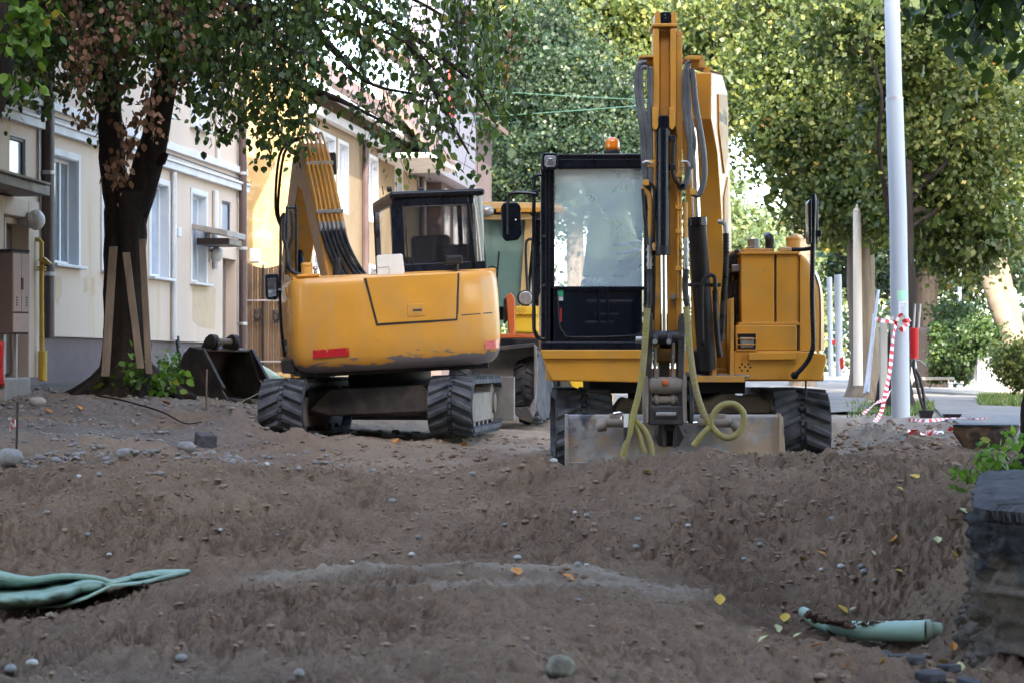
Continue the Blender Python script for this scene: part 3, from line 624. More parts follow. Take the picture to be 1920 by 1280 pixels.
# porch with rusty roof and grey sided oriel seen high up through the leaves
b = B(); q = S2(745); b.prism([fp(q-2.6, 6.0, 1.3, P2), fp(q+1.5, 6.0, 1.3, P2), fp(q+.9, 7.6, .0, P2), fp(q-3.0, 7.6, .0, P2)], (0, 0, .1)); b.out('porch_roof', m_roof, b2)
b = B(); fbox(b, q-2.6, q+1.5, 5.88, 6.0, 0, 1.3, P2); b.out('porch_fascia', m_trim, b2, .02)
for k in range(9): b = B(); fbox(b, q+1.7, q+8.0, 5.9+k*.62, 5.9+k*.62+.60, .0, .78-.012*(k % 2), P2); b.out('siding_board', m_lilac, b2, .01)
b = B(); fbox(b, q+3.2, q+4.1, 7.6, 9.0, .78, .82, P2); b.out('banner', m_redp, b2)
b3 = thing('mauve_house', 'narrow mauve house with white window strips beyond the yellow house', 'building', (-1.9, 62.5, .3))
P3 = P2+D1*(s2e+.35)+N1*.35; L3 = 9.5
H3 = [[.6+k*1.5, 1.25+k*1.5, z, z+1.5] for k in range(6) for z in (1.6, 4.2)]
b = B(); wall_with_holes(b, 0, L3, .2, 8.2, H3, .15, 0, P3); b.prism([fp(0, .2, -.2, P3), fp(L3, .2, -.2, P3), fp(L3, 8.2, -.2, P3), fp(0, 8.2, -.2, P3)], N1*-7); b.prism([fp(0, .2, 0, P3), fp(0, 8.2, 0, P3), fp(0, 8.2, -.2, P3), fp(0, .2, -.2, P3)], D1*.01); b.out('wall', m_mauve, b3)
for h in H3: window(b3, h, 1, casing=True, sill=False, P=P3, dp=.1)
b = B(); b.prism([fp(-.3, 8.2, .5, P3), fp(L3+.3, 8.2, .5, P3), fp(L3+.3, 10.8, -3.5, P3), fp(-.3, 10.8, -3.5, P3)], (0, 0, .15)); b.out('roof', m_roof, b3)

# boarded gate in the gap between the houses
gt = thing('plank_gate', 'brown vertical board gate in steel frame between the pink and yellow houses', 'gate', W(495, 690, 39.5))
n = 15; x0, x1 = 459, 533
top = lambda px: 490+12*math.sin(min(1, max(0, (px-459)/34))*math.pi*.5) if px < 493 else 503-9*((px-493)/40)**1.5
proto = None
for i in range(n):
    a = x0+(x1-x0)*i/n; w = (x1-x0)/n-.5
    p, q = W(a, 683, 39.6), W(a+w, 683, 39.6)
    b = B(); zt_ = W(0, top(a+w/2), 39.6).z; b.box((p.x, 39.6+.012*(i % 2), .78), (q.x, 39.63+.012*(i % 2), zt_)); b.out('board', m_wood2, gt, .004)
for px in (459, 493, 533): b = B(); b.rect(px-1.5, 496, px+1.5, 690, 39.52, .05); b.out('frame_post', m_blkm, gt)
for y in (563, 677): b = B(); b.rect(459, y-1.2, 533, y+1.2, 39.5, .03); b.out('frame_rail', m_galv, gt)
for (gx, gy) in ((482, 592), (517, 594)):
    b = B()
    for k in range(5): a = W(gx-7+k*3.5, gy-12, 39.47); c2 = W(gx-4+k*3, gy+12, 39.47); b.tube([a, W(gx+(-1)**k*5, gy, 39.45), c2], .012, 5, 3)
    b.out('scroll_ornament', m_blkm, gt)
b = B(); b.rect(467, 466, 484, 492, 38.6, .35); tag(b.out('meter_box', m_white, None, .02), 'white utility box mounted above the plank gate on the sunny wall', 'box')

# ------------------------------------------------------------------ trees
def leaves(P, size, rs, droop=.6, asp=.8, hexa=False):
    n = len(P); ax = rs.normal(size=(n, 3)); ax[:, 2] -= droop*1.2; ax /= np.linalg.norm(ax, axis=1)[:, None]
    nr = rs.normal(size=(n, 3)); nr[:, 2] += .5; sd = np.cross(ax, nr); sd /= np.linalg.norm(sd, axis=1)[:, None]+1e-9
    nn = np.cross(sd, ax); s = (size*(.6+.75*rs.rand(n)))[:, None]
    if hexa:
        pts = [P, P+ax*s*.25+sd*s*.42*asp+nn*s*.10, P+ax*s*.62+sd*s*.40*asp+nn*s*.06, P+ax*s, P+ax*s*.62-sd*s*.40*asp+nn*s*.06, P+ax*s*.25-sd*s*.42*asp+nn*s*.10]
        V = np.stack(pts, 1).reshape(-1, 3); i = np.arange(n)[:, None]*6
        Fc = np.concatenate([i+np.array([[0, 1, 2, 3]]), i+np.array([[0, 3, 4, 5]])], 1).reshape(-1, 4); return V, Fc, 6
    pts = [P, P+ax*s*.45+sd*s*.5*asp+nn*s*.08, P+ax*s, P+ax*s*.45-sd*s*.5*asp+nn*s*.08]
    V = np.stack(pts, 1).reshape(-1, 3); i = np.arange(n)[:, None]*4
    return V, (i+np.array([[0, 1, 2, 3]])), 4
def leafobj(name, P, size, mat, parent, seed, droop=.6, hexa=False, rnd=None, asp=.8):
    rs = np.random.RandomState(seed); V, Fc, k = leaves(np.asarray(P), size, rs, droop, asp, hexa)
    r = rs.rand(len(P)) if rnd is None else rnd
    inv = -np.array(WM[parent.name].translation) if parent is not None else np.zeros(3)
    me = fastmesh(name, V+inv, Fc, mat, 4, {'rnd': ('POINT', np.repeat(r, k))})
    return link(name, me, parent)
def blob_points(blobs, n, rs, clump=26, sg=.28):
    w = np.array([b[3] for b in blobs], float); w /= w.sum(); out = []; tint = []
    for (c, r, hollow, _), ww in zip(blobs, w):
        k = max(3, int(n*ww/clump)); d = rs.normal(size=(k, 3)); d /= np.linalg.norm(d, axis=1)[:, None]
        rad = (hollow+(1-hollow)*rs.rand(k))**.6; lump = 1+.22*np.sin(d[:, 0]*5+c[0])*np.sin(d[:, 2]*6+c[1])+.1*np.sin(d[:, 1]*11)
        C = np.array(c)+d*np.array(r)*(rad*lump)[:, None]
        pts = C[:, None, :]+rs.normal(size=(k, clump, 3))*sg*np.array([1, 1, .6]); pts[:, :, 2] -= .35*sg*np.linalg.norm(pts[:, :, :2]-C[:, None, :2], axis=2)
        out.append(pts.reshape(-1, 3)); tint.append(np.repeat(rs.rand(k), clump))
    P = np.concatenate(out); t = np.concatenate(tint); return P, np.clip(.45*t+.55*rs.rand(len(t)), 0, 1)
def limb(b, a, c, r0, r1, rs, bend=.15, seg=9, n=5):
    a = Vector(a); c = Vector(c); L = (c-a).length; pts = [a]
    for i in range(1, n): pts.append(a.lerp(c, i/n)+Vector((rs.uniform(-1, 1), rs.uniform(-1, 1), rs.uniform(-.4, .6)))*L*bend*.5)
    pts.append(c); b.tube(pts, [r0, r1], seg, 3, jag=.16, rs=rs)
def tree(label, basep, top, r0, blobs, n, size, lm, bark, seed, group=None, name='tree', limbs=7, sg=.28, clump=26, flare=1.5, hexa=False):
    rs = np.random.RandomState(seed); rr = random.Random(seed)
    t = thing(name, label, 'tree', basep, group)
    b = B(); bp = Vector(basep); tp = Vector(top)
    pts = [bp-Vector((0, 0, .3)), bp+Vector((0, 0, .05)), bp+Vector((0, 0, .5))+(tp-bp)*.02, bp.lerp(tp, .35)+Vector((rr.uniform(-.1, .1), 0, 0)), bp.lerp(tp, .7), tp]
    b.tube(pts, [r0*flare*1.1, r0*flare, r0*1.08, r0*.95, r0*.8, r0*.5], 14, 4, jag=.14, rs=rr)
    b.out('trunk', bark, t, smooth=True)
    b = B()
    for i in range(limbs):
        bl = blobs[i % len(blobs)]; d = Vector(rs.normal(size=3)); d.normalize()
        e = Vector(bl[0])+Vector((d.x*bl[1][0], d.y*bl[1][1], abs(d.z)*bl[1][2]))*.75
        limb(b, bp.lerp(tp, rr.uniform(.55, 1)), e, r0*.22, r0*.04, rr)
    b.out('branches', bark, t, smooth=True)
    P, tint = blob_points(blobs, n, rs, clump, sg)
    leafobj('foliage', P, size, lm, t, seed+1, hexa=hexa, rnd=tint)
    if name in ('far_tree', 'lime_tree'):
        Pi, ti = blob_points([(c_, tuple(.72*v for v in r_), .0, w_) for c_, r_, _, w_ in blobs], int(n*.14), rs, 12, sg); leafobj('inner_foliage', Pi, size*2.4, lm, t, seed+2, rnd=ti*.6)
    return t
def E(px, py, Y, rpx, rpz, ry, w=1, hollow=.35):    # crown ellipsoid: centre and radii at its own distance
    c = W(px, py, Y); return ((c.x, c.y, c.z), (rpx/F*Y, ry, rpz/F*Y), hollow, w)

# forked tree in front of the pink house
T0 = thing('forked_tree', 'dark forked lime tree with a drooping leafy crown before the pink house', 'tree', Hp(238, 25.5))
rr = random.Random(5)
b = B(); base0 = Hp(238, 25.5)
def tp(px, py, Y=25.5): return W(px, py, Y)
b.tube([base0-Vector((0, 0, .25)), W(238, 735, 25.5), W(238, 690, 25.5), W(236, 600, 25.5), W(234, 500, 25.5), W(236, 420, 25.5), W(240, 360, 25.5)], [.62, .50, .31, .265, .245, .25, .27], 22, 4, jag=.13, rs=rr)
b.tube([W(226, 400, 25.5), W(214, 340, 25.5), W(208, 270, 25.5), W(206, 190, 25.4), W(200, 110, 25.3), W(180, 10, 25.2), W(150, -120, 25), W(120, -300, 24.7)], [.17, .155, .14, .12, .10, .07], 14, 3, jag=.15, rs=rr)
b.tube([W(248, 400, 25.5), W(272, 330, 25.5), W(290, 260, 25.4), W(306, 180, 25.3), W(318, 100, 25.2), W(335, 0, 25), W(370, -130, 24.8), W(400, -300, 24.6)], [.19, .18, .155, .15, .13, .11, .07], 14, 3, jag=.17, rs=rr)
for i in range(7):
    a = i*2*math.pi/7+.3; e = base0+Vector((math.cos(a)*.85, math.sin(a)*.5, -.02)); b.tube([base0+Vector((math.cos(a)*.2, math.sin(a)*.2, .32)), base0+Vector((math.cos(a)*.5, math.sin(a)*.33, .10)), e], [.12, .10, .03], 8, 3, jag=.2, rs=rr)
b.tube([W(300, 300, 25.4), W(312, 290, 25.3)], [.09, .03], 8, jag=.4, rs=rr)
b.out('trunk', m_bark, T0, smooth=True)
b = B()
for p in ([(330, 20, 25), (450, 15, 24.6), (560, 5, 24.2), (700, -20, 24)], [(318, 110, 25.2), (420, 60, 25), (560, 20, 24.6), (640, 35, 24.4), (760, 80, 24), (860, 180, 23.8)], [(335, 0, 25), (500, -60, 25), (700, -30, 25.5), (830, 30, 26), (900, 90, 26)],
          [(300, 0, 25), (200, -40, 24), (60, -30, 23)], [(206, 190, 25.4), (150, 100, 25), (60, 60, 24.4)], [(318, 110, 25.2), (300, -20, 26), (520, -90, 27), (820, -60, 27.5)], [(560, 20, 24.6), (640, 110, 24.3), (700, 160, 24.2), (800, 180, 24)], [(450, 15, 24.6), (500, 90, 24.5), (560, 160, 24.3), (600, 200, 24.2)],
          [(640, -10, 24.6), (760, 60, 24.4), (880, 150, 24.2), (930, 230, 24.2)], [(760, 60, 24.4), (830, 200, 24.3), (880, 290, 24.3)], [(560, 160, 24.3), (640, 190, 24), (740, 240, 24)]):
    b.tube([W(*q) for q in p], [.062, .04, .02, .012], 7, 4, jag=.2, rs=rr)
b.out('branches', m_bark, T0, smooth=True)
ENV = ([-60, 0, 40, 90, 150, 190, 215, 255, 300, 330, 400, 450, 480, 530, 560, 590, 620, 660, 700, 760, 800, 850, 890, 930, 960, 1000],
       [235, 235, 185, 215, 195, 280, 215, 180, 135, 205, 265, 275, 290, 330, 300, 190, 215, 255, 295, 330, 305, 325, 340, 275, 180, 40])
def hanging(n, x0, x1, seed, ys=(22.6, 26.8), dens=30, lmin=.5, lmax=1.6, mat=l_near, size=.088, name='foliage', par=T0, env=ENV, tw=True, dead=False, k=9):
    rs = np.random.RandomState(seed); P = []; b = B(); rnd = []
    for i in range(n):
        px = rs.uniform(x0, x1); Y = rs.uniform(*ys); lo = np.interp(px, *env)+rs.normal()*14-10
        L = rs.uniform(lmin, lmax); Lp = L/Y*F
        end = W(px, lo-rs.rand()**1.3*max(60, lo+140)*.9, Y); start = end+Vector((rs.uniform(-.35, .35), rs.uniform(-.2, .2), L))
        mid = start.lerp(end, .5)+Vector((rs.uniform(-.14, .14), 0, .05))
        path = smoothpath([start, mid, end], 5)
        if tw: b.tube(path, [.008, .003], 3)
        m = int(L*dens); t = rs.rand(m)**.8; A = np.array([tuple(p) for p in path]); q = t*(len(A)-1); i0 = np.minimum(q.astype(int), len(A)-2); f = (q-i0)[:, None]
        P.append(A[i0]*(1-f)+A[i0+1]*f+rs.normal(size=(m, 3))*(.055 if dead else .11)); tt = rs.rand(); rnd.append(np.clip(.35*tt+.65*rs.rand(m), 0, 1))
    if tw: b.out('twigs', m_bark, par)
    o = leafobj(name, np.concatenate(P), size, mat, par, seed+9, droop=1.6, hexa=True, rnd=np.concatenate(rnd)); o['kind'] = 'stuff'; return o
hanging(300, -40, 500, 11); hanging(150, 480, 960, 15)
hanging(60, 520, 585, 12, ys=(22.2, 22.7), size=.075, name='foliage_over_arm', lmin=.4, lmax=1.1, tw=True)
# upper crown above the frame (it shades the street)
P, tint = blob_points([((-3.6, 25, 8.5), (4.6, 4.2, 3.0), .2, 1), ((-4.6, 26.2, 5.2), (2.4, 1.6, .8), .1, .12)], 12000, np.random.RandomState(3), 24, .3)
leafobj('upper_foliage', P, .15, l_near, T0, 77, rnd=tint)
DENV = ([100, 150, 190, 215, 240, 260, 285, 330, 400, 440], [120, 290, 235, 240, 300, 260, 240, 190, 140, 120])
hanging(34, 110, 440, 21, ys=(22.3, 24.3), mat=l_dead, size=.075, name='dead_foliage', env=DENV, dead=True, lmin=.45, lmax=1.0, dens=60)
hanging(12, 205, 245, 23, ys=(24.3, 24.6), mat=l_dead, size=.09, name='dead_spray', env=([200, 250], [370, 390]), dead=True, lmin=.5, lmax=1.1, dens=40)
hanging(4, 100, 150, 24, ys=(24.5, 24.8), mat=l_dead, size=.08, name='dead_spray', env=([90, 160], [290, 270]), dead=True, lmin=.3, lmax=.5, dens=40)
hanging(8, 870, 960, 25, ys=(24.2, 24.4), mat=l_dead, size=.07, name='dead_spray', env=([870, 960], [120, 150]), dead=True, lmin=.3, lmax=.7, dens=35)
def spray(name, pts, n, sp, size, mat, par, seed, Y):
    rs = np.random.RandomState(seed); P = []
    for (x, y) in pts: c = np.array(tuple(W(x, y, Y))); P.append(c+rs.normal(size=(n, 3))*np.array([sp, sp*.5, sp]))
    o = leafobj(name, np.concatenate(P), size, mat, par, seed, droop=1.0, hexa=True); o['kind'] = 'stuff'; return o
spray('sunlit_leaves', [(240, 50), (260, 75), (300, 60), (390, 40), (400, 55), (275, 25), (255, 10), (365, 15), (310, 90)], 16, .11, .115, l_bright, T0, 31, 23.6)  # lighter green stands in for sunlight on these few leaves
spray('basal_shoots', [(262, 700), (280, 690), (300, 700), (315, 715), (300, 735), (205, 715), (250, 690), (322, 700), (285, 720)], 14, .09, .09, l_bright, T0, 32, 25.0)
# boards tied round its trunk
for i, (x0, y0, x1, y1, w, Y, lab) in enumerate(((212, 463, 197, 705, 15, 25.05, 'grey plank leaning against the left side of the forked trunk'), (236, 474, 263, 690, 13, 24.95, 'shorter plank leaning across the middle of the forked trunk'), (266, 449, 279, 700, 12, 25.1, 'tallest plank standing at the right side of the forked trunk'))):
    b = B(); b.prism([W(x0-w/2, y0, Y+.12), W(x0+w/2, y0-1, Y+.12), W(x1+w/2, y1, Y-.12), W(x1-w/2, y1, Y-.12)], (0, .035, 0)); tag(b.out('plank', m_wood, None, .004), lab, 'plank', 'planks protecting the tree trunk')
# tree at the very left edge, mostly out of the frame
T1 = tree('dark leaning tree trunk with bright leaves at the upper left corner', Hp(-95, 21), W(25, -260, 21), .17, [((-6.5, 21, 7.2), (2.6, 3.0, 2.2), .2, 1)], 9000, .13, l_near, m_bark, 41, limbs=5, name='leaning_tree')
b = B(); b.tube([Hp(-75, 21)+Vector((0, 0, 1)), W(-38, 260, 21), W(-8, 170, 21), W(8, 80, 21), W(12, 0, 21), W(20, -80, 21)], [.16, .15, .12, .10, .08], 12, 4, jag=.18, rs=rr); b.out('limb', m_bark, T1, smooth=True)
spray('bright_leaves', [(15, 60), (35, 25), (60, 10), (80, 15), (75, 45), (50, 50), (30, 75), (55, 90), (10, 140), (35, 150), (20, 10), (85, 30)], 13, .10, .12, l_bright, T1, 42, 20.6)  # light falling on these leaves is put into their brighter green

# street trees on the right and the trees that close the view
tree('brown trunked lime behind the off white post, its crown full of yellowing leaves', Hp(1624, 44), W(1610, 150, 44), .30, [E(1560, 190, 44, 210, 190, 2.6, 1), E(1560, 350, 43.4, 80, 80, 1.6, .4), E(1640, 360, 43, 120, 90, 1.4, .32), E(1560, -60, 44, 280, 150, 3, .4)], 42000, .115, l_row, m_barkb, 51, 'limes along the right pavement', 'lime_tree')
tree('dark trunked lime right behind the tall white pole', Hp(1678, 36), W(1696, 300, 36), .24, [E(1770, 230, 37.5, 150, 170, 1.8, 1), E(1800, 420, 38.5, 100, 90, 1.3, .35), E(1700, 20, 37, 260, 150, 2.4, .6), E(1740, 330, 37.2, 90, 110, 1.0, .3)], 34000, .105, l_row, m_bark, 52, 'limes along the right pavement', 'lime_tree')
tree('lit tree beyond the boom filling the upper middle right with yellow green leaves', Hp(1505, 62), W(1500, 150, 62), .3, [E(1400, 50, 60, 170, 140, 3.2, 1), E(1510, 200, 62, 120, 150, 2.5, .6), E(1330, 170, 61, 60, 90, 1.6, .25), E(1580, 400, 63, 90, 60, 1.8, .3)], 36000, .15, l_row, m_barkb, 53, 'limes along the right pavement', 'lime_tree')
T3 = thing('twin_trunk_tree', 'pale twin trunk slanting up to the left above the hedge at the right edge', 'tree', Hp(1890, 50), 'limes along the right pavement')
b = B(); b.tube([W(1898, 665, 50), W(1893, 625, 50), W(1862, 540, 50), W(1832, 450, 50), W(1812, 380, 50), W(1790, 250, 50)], [.36, .27, .23, .21, .2, .15], 14, 4, jag=.12, rs=rr); b.tube([W(1900, 650, 50.1), W(1898, 600, 50.1), W(1880, 530, 50.1), W(1862, 440, 50.1), W(1850, 370, 50.1), W(1850, 220, 50)], [.3, .24, .22, .21, .2, .15], 14, 4, jag=.12, rs=rr); b.out('trunk', m_barkp, T3, smooth=True)
P, tint = blob_points([E(1860, 260, 50, 150, 170, 2.6, 1), E(1930, 380, 51, 80, 120, 2, .3), E(1790, 130, 50, 160, 160, 2.5, .6), E(1900, 0, 49, 200, 160, 3, .6)], 24000, np.random.RandomState(9), 26, .3); leafobj('foliage', P, .13, l_row, T3, 54, rnd=tint)
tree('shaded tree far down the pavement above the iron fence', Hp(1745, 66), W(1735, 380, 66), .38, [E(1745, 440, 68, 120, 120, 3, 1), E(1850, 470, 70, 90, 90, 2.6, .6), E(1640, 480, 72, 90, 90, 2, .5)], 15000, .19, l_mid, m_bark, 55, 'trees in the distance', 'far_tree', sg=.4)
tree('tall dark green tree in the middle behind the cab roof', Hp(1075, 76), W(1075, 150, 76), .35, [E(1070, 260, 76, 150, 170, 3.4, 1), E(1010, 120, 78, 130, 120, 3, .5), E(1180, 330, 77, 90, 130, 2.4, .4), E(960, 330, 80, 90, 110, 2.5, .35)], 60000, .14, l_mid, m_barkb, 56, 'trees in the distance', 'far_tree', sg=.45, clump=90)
tree('sunlit yellow green tree top above the dark middle tree', Hp(1000, 92), W(1050, 0, 92), .35, [E(1080, 20, 92, 200, 120, 4, 1), E(950, 60, 90, 120, 120, 3, .4), E(1220, 80, 93, 110, 130, 3, .5), E(1230, 250, 94, 90, 120, 3, .3)], 26000, .22, l_row, m_barkb, 57, 'trees in the distance', 'far_tree', sg=.5)
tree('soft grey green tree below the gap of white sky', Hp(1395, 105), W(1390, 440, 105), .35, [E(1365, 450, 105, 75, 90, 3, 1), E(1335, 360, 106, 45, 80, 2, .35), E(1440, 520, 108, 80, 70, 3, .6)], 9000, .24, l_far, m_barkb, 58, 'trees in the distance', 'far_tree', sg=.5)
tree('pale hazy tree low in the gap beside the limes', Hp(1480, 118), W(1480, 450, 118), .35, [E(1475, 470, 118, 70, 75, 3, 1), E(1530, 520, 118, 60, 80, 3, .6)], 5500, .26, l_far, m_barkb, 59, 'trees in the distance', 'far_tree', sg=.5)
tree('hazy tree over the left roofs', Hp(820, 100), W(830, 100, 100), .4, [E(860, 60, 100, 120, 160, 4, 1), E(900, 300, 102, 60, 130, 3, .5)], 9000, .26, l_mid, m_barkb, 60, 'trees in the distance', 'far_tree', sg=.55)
# far wood that closes the street
rs_ = np.random.RandomState(4); P = np.stack([rs_.uniform(-30, 75, 16000), rs_.uniform(150, 165, 16000), 3.2+rs_.normal(size=16000)*1.6], -1); P[:, 2] += 1.2*np.sin(P[:, 0]*.5)
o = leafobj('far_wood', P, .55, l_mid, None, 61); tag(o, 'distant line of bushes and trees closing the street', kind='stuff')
bb = thing('unseen_shade_block', 'unseen tall brown block added behind the viewer to shade the street', 'building', (0, -14, 0))  # unseen block added to keep sun off the road, leaving the sky open
B().box((-34, -26, -.3), (38, -14, 30.0)).out('wall', m_shadeblock, bb)
b = B(); b.box((-34.4, -26.4, 30.0), (38.4, -13.6, 30.4)); b.out('roof_slab', m_conc, bb)
for k in range(8):
    for i in range(22):
        x = -32+i*3.2; z = 1.4+k*3.3; q = B().box((x, -13.98, z), (x+1.4, -13.9, z+1.6)).out('window', m_frame, bb); B().box((x+.08, -13.9, z+.08), (x+1.32, -13.88, z+1.52)).out('pane', g_paned, q)
# the avenue goes on behind the camera: its crowns shade the dug up road
proto = tree('street tree of the avenue outside the picture, nearest to the viewer on the right', (7.4, 9.5, .2), (7.2, 9.5, 4.5), .24, [((5.6, 9.5, 7.4), (3.8, 3.6, 2.8), .1, 1)], 9000, .36, l_near, m_bark, 71, 'avenue trees behind the viewer', 'street_tree', limbs=6, sg=.4)
for i, (x, y, sc, lab) in enumerate(((8.6, 17.2, .9, 'street tree outside the picture, beside the right digger'), (-9.8, 12.0, 1.05, 'street tree outside the picture on the left, before the leaning tree'), (-9.4, 3.0, 1.15, 'street tree outside the picture, left beside the viewer'), (7.2, -7, 1.2, 'street tree outside the picture, right behind the viewer'), (-9.5, -6, 1.2, 'street tree outside the picture, left behind the viewer'))):
    c_ = copy_tree(proto); c_.location = (x, y, .2); c_.rotation_euler = (0, 0, 0 if x > 0 else math.pi); c_.scale = (sc, sc, sc); c_['label'] = lab
P, tint = blob_points([((5.6, 24.0, 8.3), (3.4, 3.4, 2.3), .1, 1)], 5000, np.random.RandomState(8), 24, .42)
leafobj('added_shade_foliage', P, .36, l_near, proto, 78, rnd=tint)  # trunkless crown added out of view to shade the white pole
NENV = ([1740, 1780, 1840, 1920, 2000], [20, 110, 95, 150, 170])
hanging(46, 1765, 1990, 81, ys=(12.6, 13.6), size=.10, name='near_foliage', par=proto, env=NENV, lmin=.25, lmax=.6, dens=34, tw=True)

# ------------------------------------------------------------------ right excavator (facing us)
def rubber_track(par, T, L, Wd, Ht, mirror=1, pitch=.13):
    """track standing in local frame T: x across (0..Wd), y along (0..L), z up (0..Ht)"""
    r = Ht/2; rt = r*.86; path = []
    def loop(off, n=12):
        pts = []
        for k in range(n+1): a = -math.pi/2-math.pi*k/n; pts.append((r+math.cos(a)*(r+off), r+math.sin(a)*(r+off)))      # front wheel
        for k in range(n+1): a = math.pi/2-math.pi*k/n; pts.append((L-r+math.cos(a)*(r+off), r+math.sin(a)*(r+off)))
        return pts
    o_, i_ = loop(-.015), loop(-.06); n = len(o_)
    b = B(T); rings = []
    for k in range(n):
        rings.append([(0, *o_[k]), (Wd*.46, *o_[k]), (Wd*.47, o_[k][0]*.997+.003*L/2, o_[k][1]), (Wd, *o_[k]), (Wd, *i_[k]), (0, *i_[k])])
    rings.append(rings[0]); b.loft(rings, cap=False)
    tr = b.out('rubber_track', m_rub, par, smooth='auto')
    # resample the outer loop for the lugs
    P = [Vector((0, *p)) for p in loop(0, 24)]; P.append(P[0]); acc = [0]
    for i in range(1, len(P)): acc.append(acc[-1]+(P[i]-P[i-1]).length)
    m = int(acc[-1]/pitch); proto = None
    def at(d):
        d %= acc[-1]; i = max(j for j in range(len(acc)) if acc[j] <= d); i = min(i, len(P)-2); f = (d-acc[i])/(acc[i+1]-acc[i]); return P[i].lerp(P[i+1], f)
    me_c = {}
    for side in (0, 1):
        for k in range(m):
            d = (k+.5*side)*acc[-1]/m; q = at(d); tdir = (at(d+.02)-at(d-.02)).normalized(); nrm = Vector((0, -tdir.z, tdir.y))
            if nrm.dot(q-Vector((0, L/2, r))) < 0: nrm = -nrm
            x0, x1 = (.012, Wd*.45) if side == 0 else (Wd*.55, Wd-.012); sk = .055
            def pt(x, s, h):
                u = abs(x-Wd/2)/(Wd/2); return Vector((x, 0, 0))+at(d+s+sk*(1-u)*2.0-.05)+nrm*h
            b = B(T); h0, h1 = -.02, .028
            lo = [pt(x0, -.042, h0), pt(x1, -.036, h0), pt(x1, .036, h0), pt(x0, .042, h0)]; hi = [pt(x0, -.026, h1), pt(x1, -.020, h1), pt(x1, .020, h1), pt(x0, .026, h1)]
            b.loft([lo, hi]); b.out('lug', m_rub, tr, bev=.006, seg=1)
    # guide links in the middle of the belt
    b = B(T)
    for k in range(m*2): q = at(k*acc[-1]/m/2); td = (at(k*acc[-1]/m/2+.02)-at(k*acc[-1]/m/2-.02)).normalized(); nn = Vector((0, -td.z, td.y)); nn = nn if nn.dot(q-Vector((0, L/2, r))) > 0 else -nn; a = q+Vector((Wd*.47, 0, 0))-td*.02-nn*.02; b.prism([a, a+Vector((Wd*.06, 0, 0)), a+Vector((Wd*.06, 0, 0))+td*.04, a+td*.04], nn*.022)
    o = b.out('belt_links', m_rub, tr); o['kind'] = 'stuff'
    b = B(T)
    b.prism([(Wd*.18, r*.7, .10), (Wd*.18, L-r*.7, .10), (Wd*.18, L-r*.9, Ht*.72), (Wd*.18, r*1.1, Ht*.72)], (Wd*.64, 0, 0)); b.out('track_frame', m_mud, par, .02)
    for yy in (r, L-r): b = B(T); b.cyl((Wd*.2, yy, r), (Wd*.8, yy, r), r-.07, seg=24); b.cyl((Wd*.12, yy, r), (Wd*.88, yy, r), r*.4, seg=16); b.out('idler_wheel', m_mud, par, smooth='auto')
    k = 5
    for i in range(k): yy = r+.35+(L-2*r-.7)*i/(k-1); b = B(T); b.cyl((Wd*.22, yy, .13), (Wd*.78, yy, .13), .085, seg=14); b.out('track_roller', m_mud, par, smooth='auto')
    return tr
Y0 = 18.6
ex = thing('large_excavator', 'yellow crawler digger facing the viewer with raised boom and black cab', 'excavator', (1.58, 19.9, 0.0))
xL, xR = W(1042, 0, Y0).x, W(1560, 0, Y0).x; tw = .50
rubber_track(ex, Matrix.Translation((xL, Y0, W(0, 872, Y0).z)) , 2.75, tw, .635)
rubber_track(ex, Matrix.Translation((xR-tw, Y0, W(0, 868, Y0).z)), 2.75, tw, .615)
def pr(name, mat, x0, y0, x1, y1, Y, D, bev=.006, par=ex, seg=2):
    return B().rect(x0, y0, x1, y1, Y, D).out(name, mat, par, bev, seg=seg)
def pp(name, mat, pts, Y, D, bev=.006, par=ex, seg=2): return B().poly(pts, Y, D).out(name, mat, par, bev, seg=seg)
def pt_(name, mat, pts, Y, r, seg=10, sm=5, par=ex): return B().ptube(pts, Y, r, seg, sm).out(name, mat, par, smooth='auto')
def pc(name, mat, x, y, Y0_, Y1_, r, par=ex, seg=18):   # disc seen face on
    return B().cyl(W(x, y, Y0_), W(x, y, Y0_)+Vector((0, Y1_-Y0_, 0)), r, seg=seg).out(name, mat, par, bev=min(.006, r*.2), seg=1)
def px_(name, mat, x0, x1, y, Y, r, par=ex, seg=16): return B().cyl(W(x0, y, Y), W(x1, y, Y), r, seg=seg).out(name, mat, par, smooth='auto')
# undercarriage
pp('carbody', m_mud, [(1150, 790), (1160, 762), (1230, 745), (1340, 742), (1440, 758), (1450, 790), (1450, 815), (1150, 815)], 19.3, 1.3, .04)
pp('mud_heap', m_mud, [(1150, 762), (1165, 742), (1200, 752), (1215, 745), (1240, 758), (1330, 748), (1360, 728), (1385, 742), (1420, 738), (1448, 756), (1448, 775), (1150, 775)], 19.05, .25, .03)
B().cyl((1.58, 19.9, .42), (1.58, 19.9, .80), .50, seg=36).out('swing_ring', m_blkm, ex, .01)
B().rect(1105, 713, 1398, 737, 18.95, 1.7).out('turntable_plate', m_blkm, ex, .01)
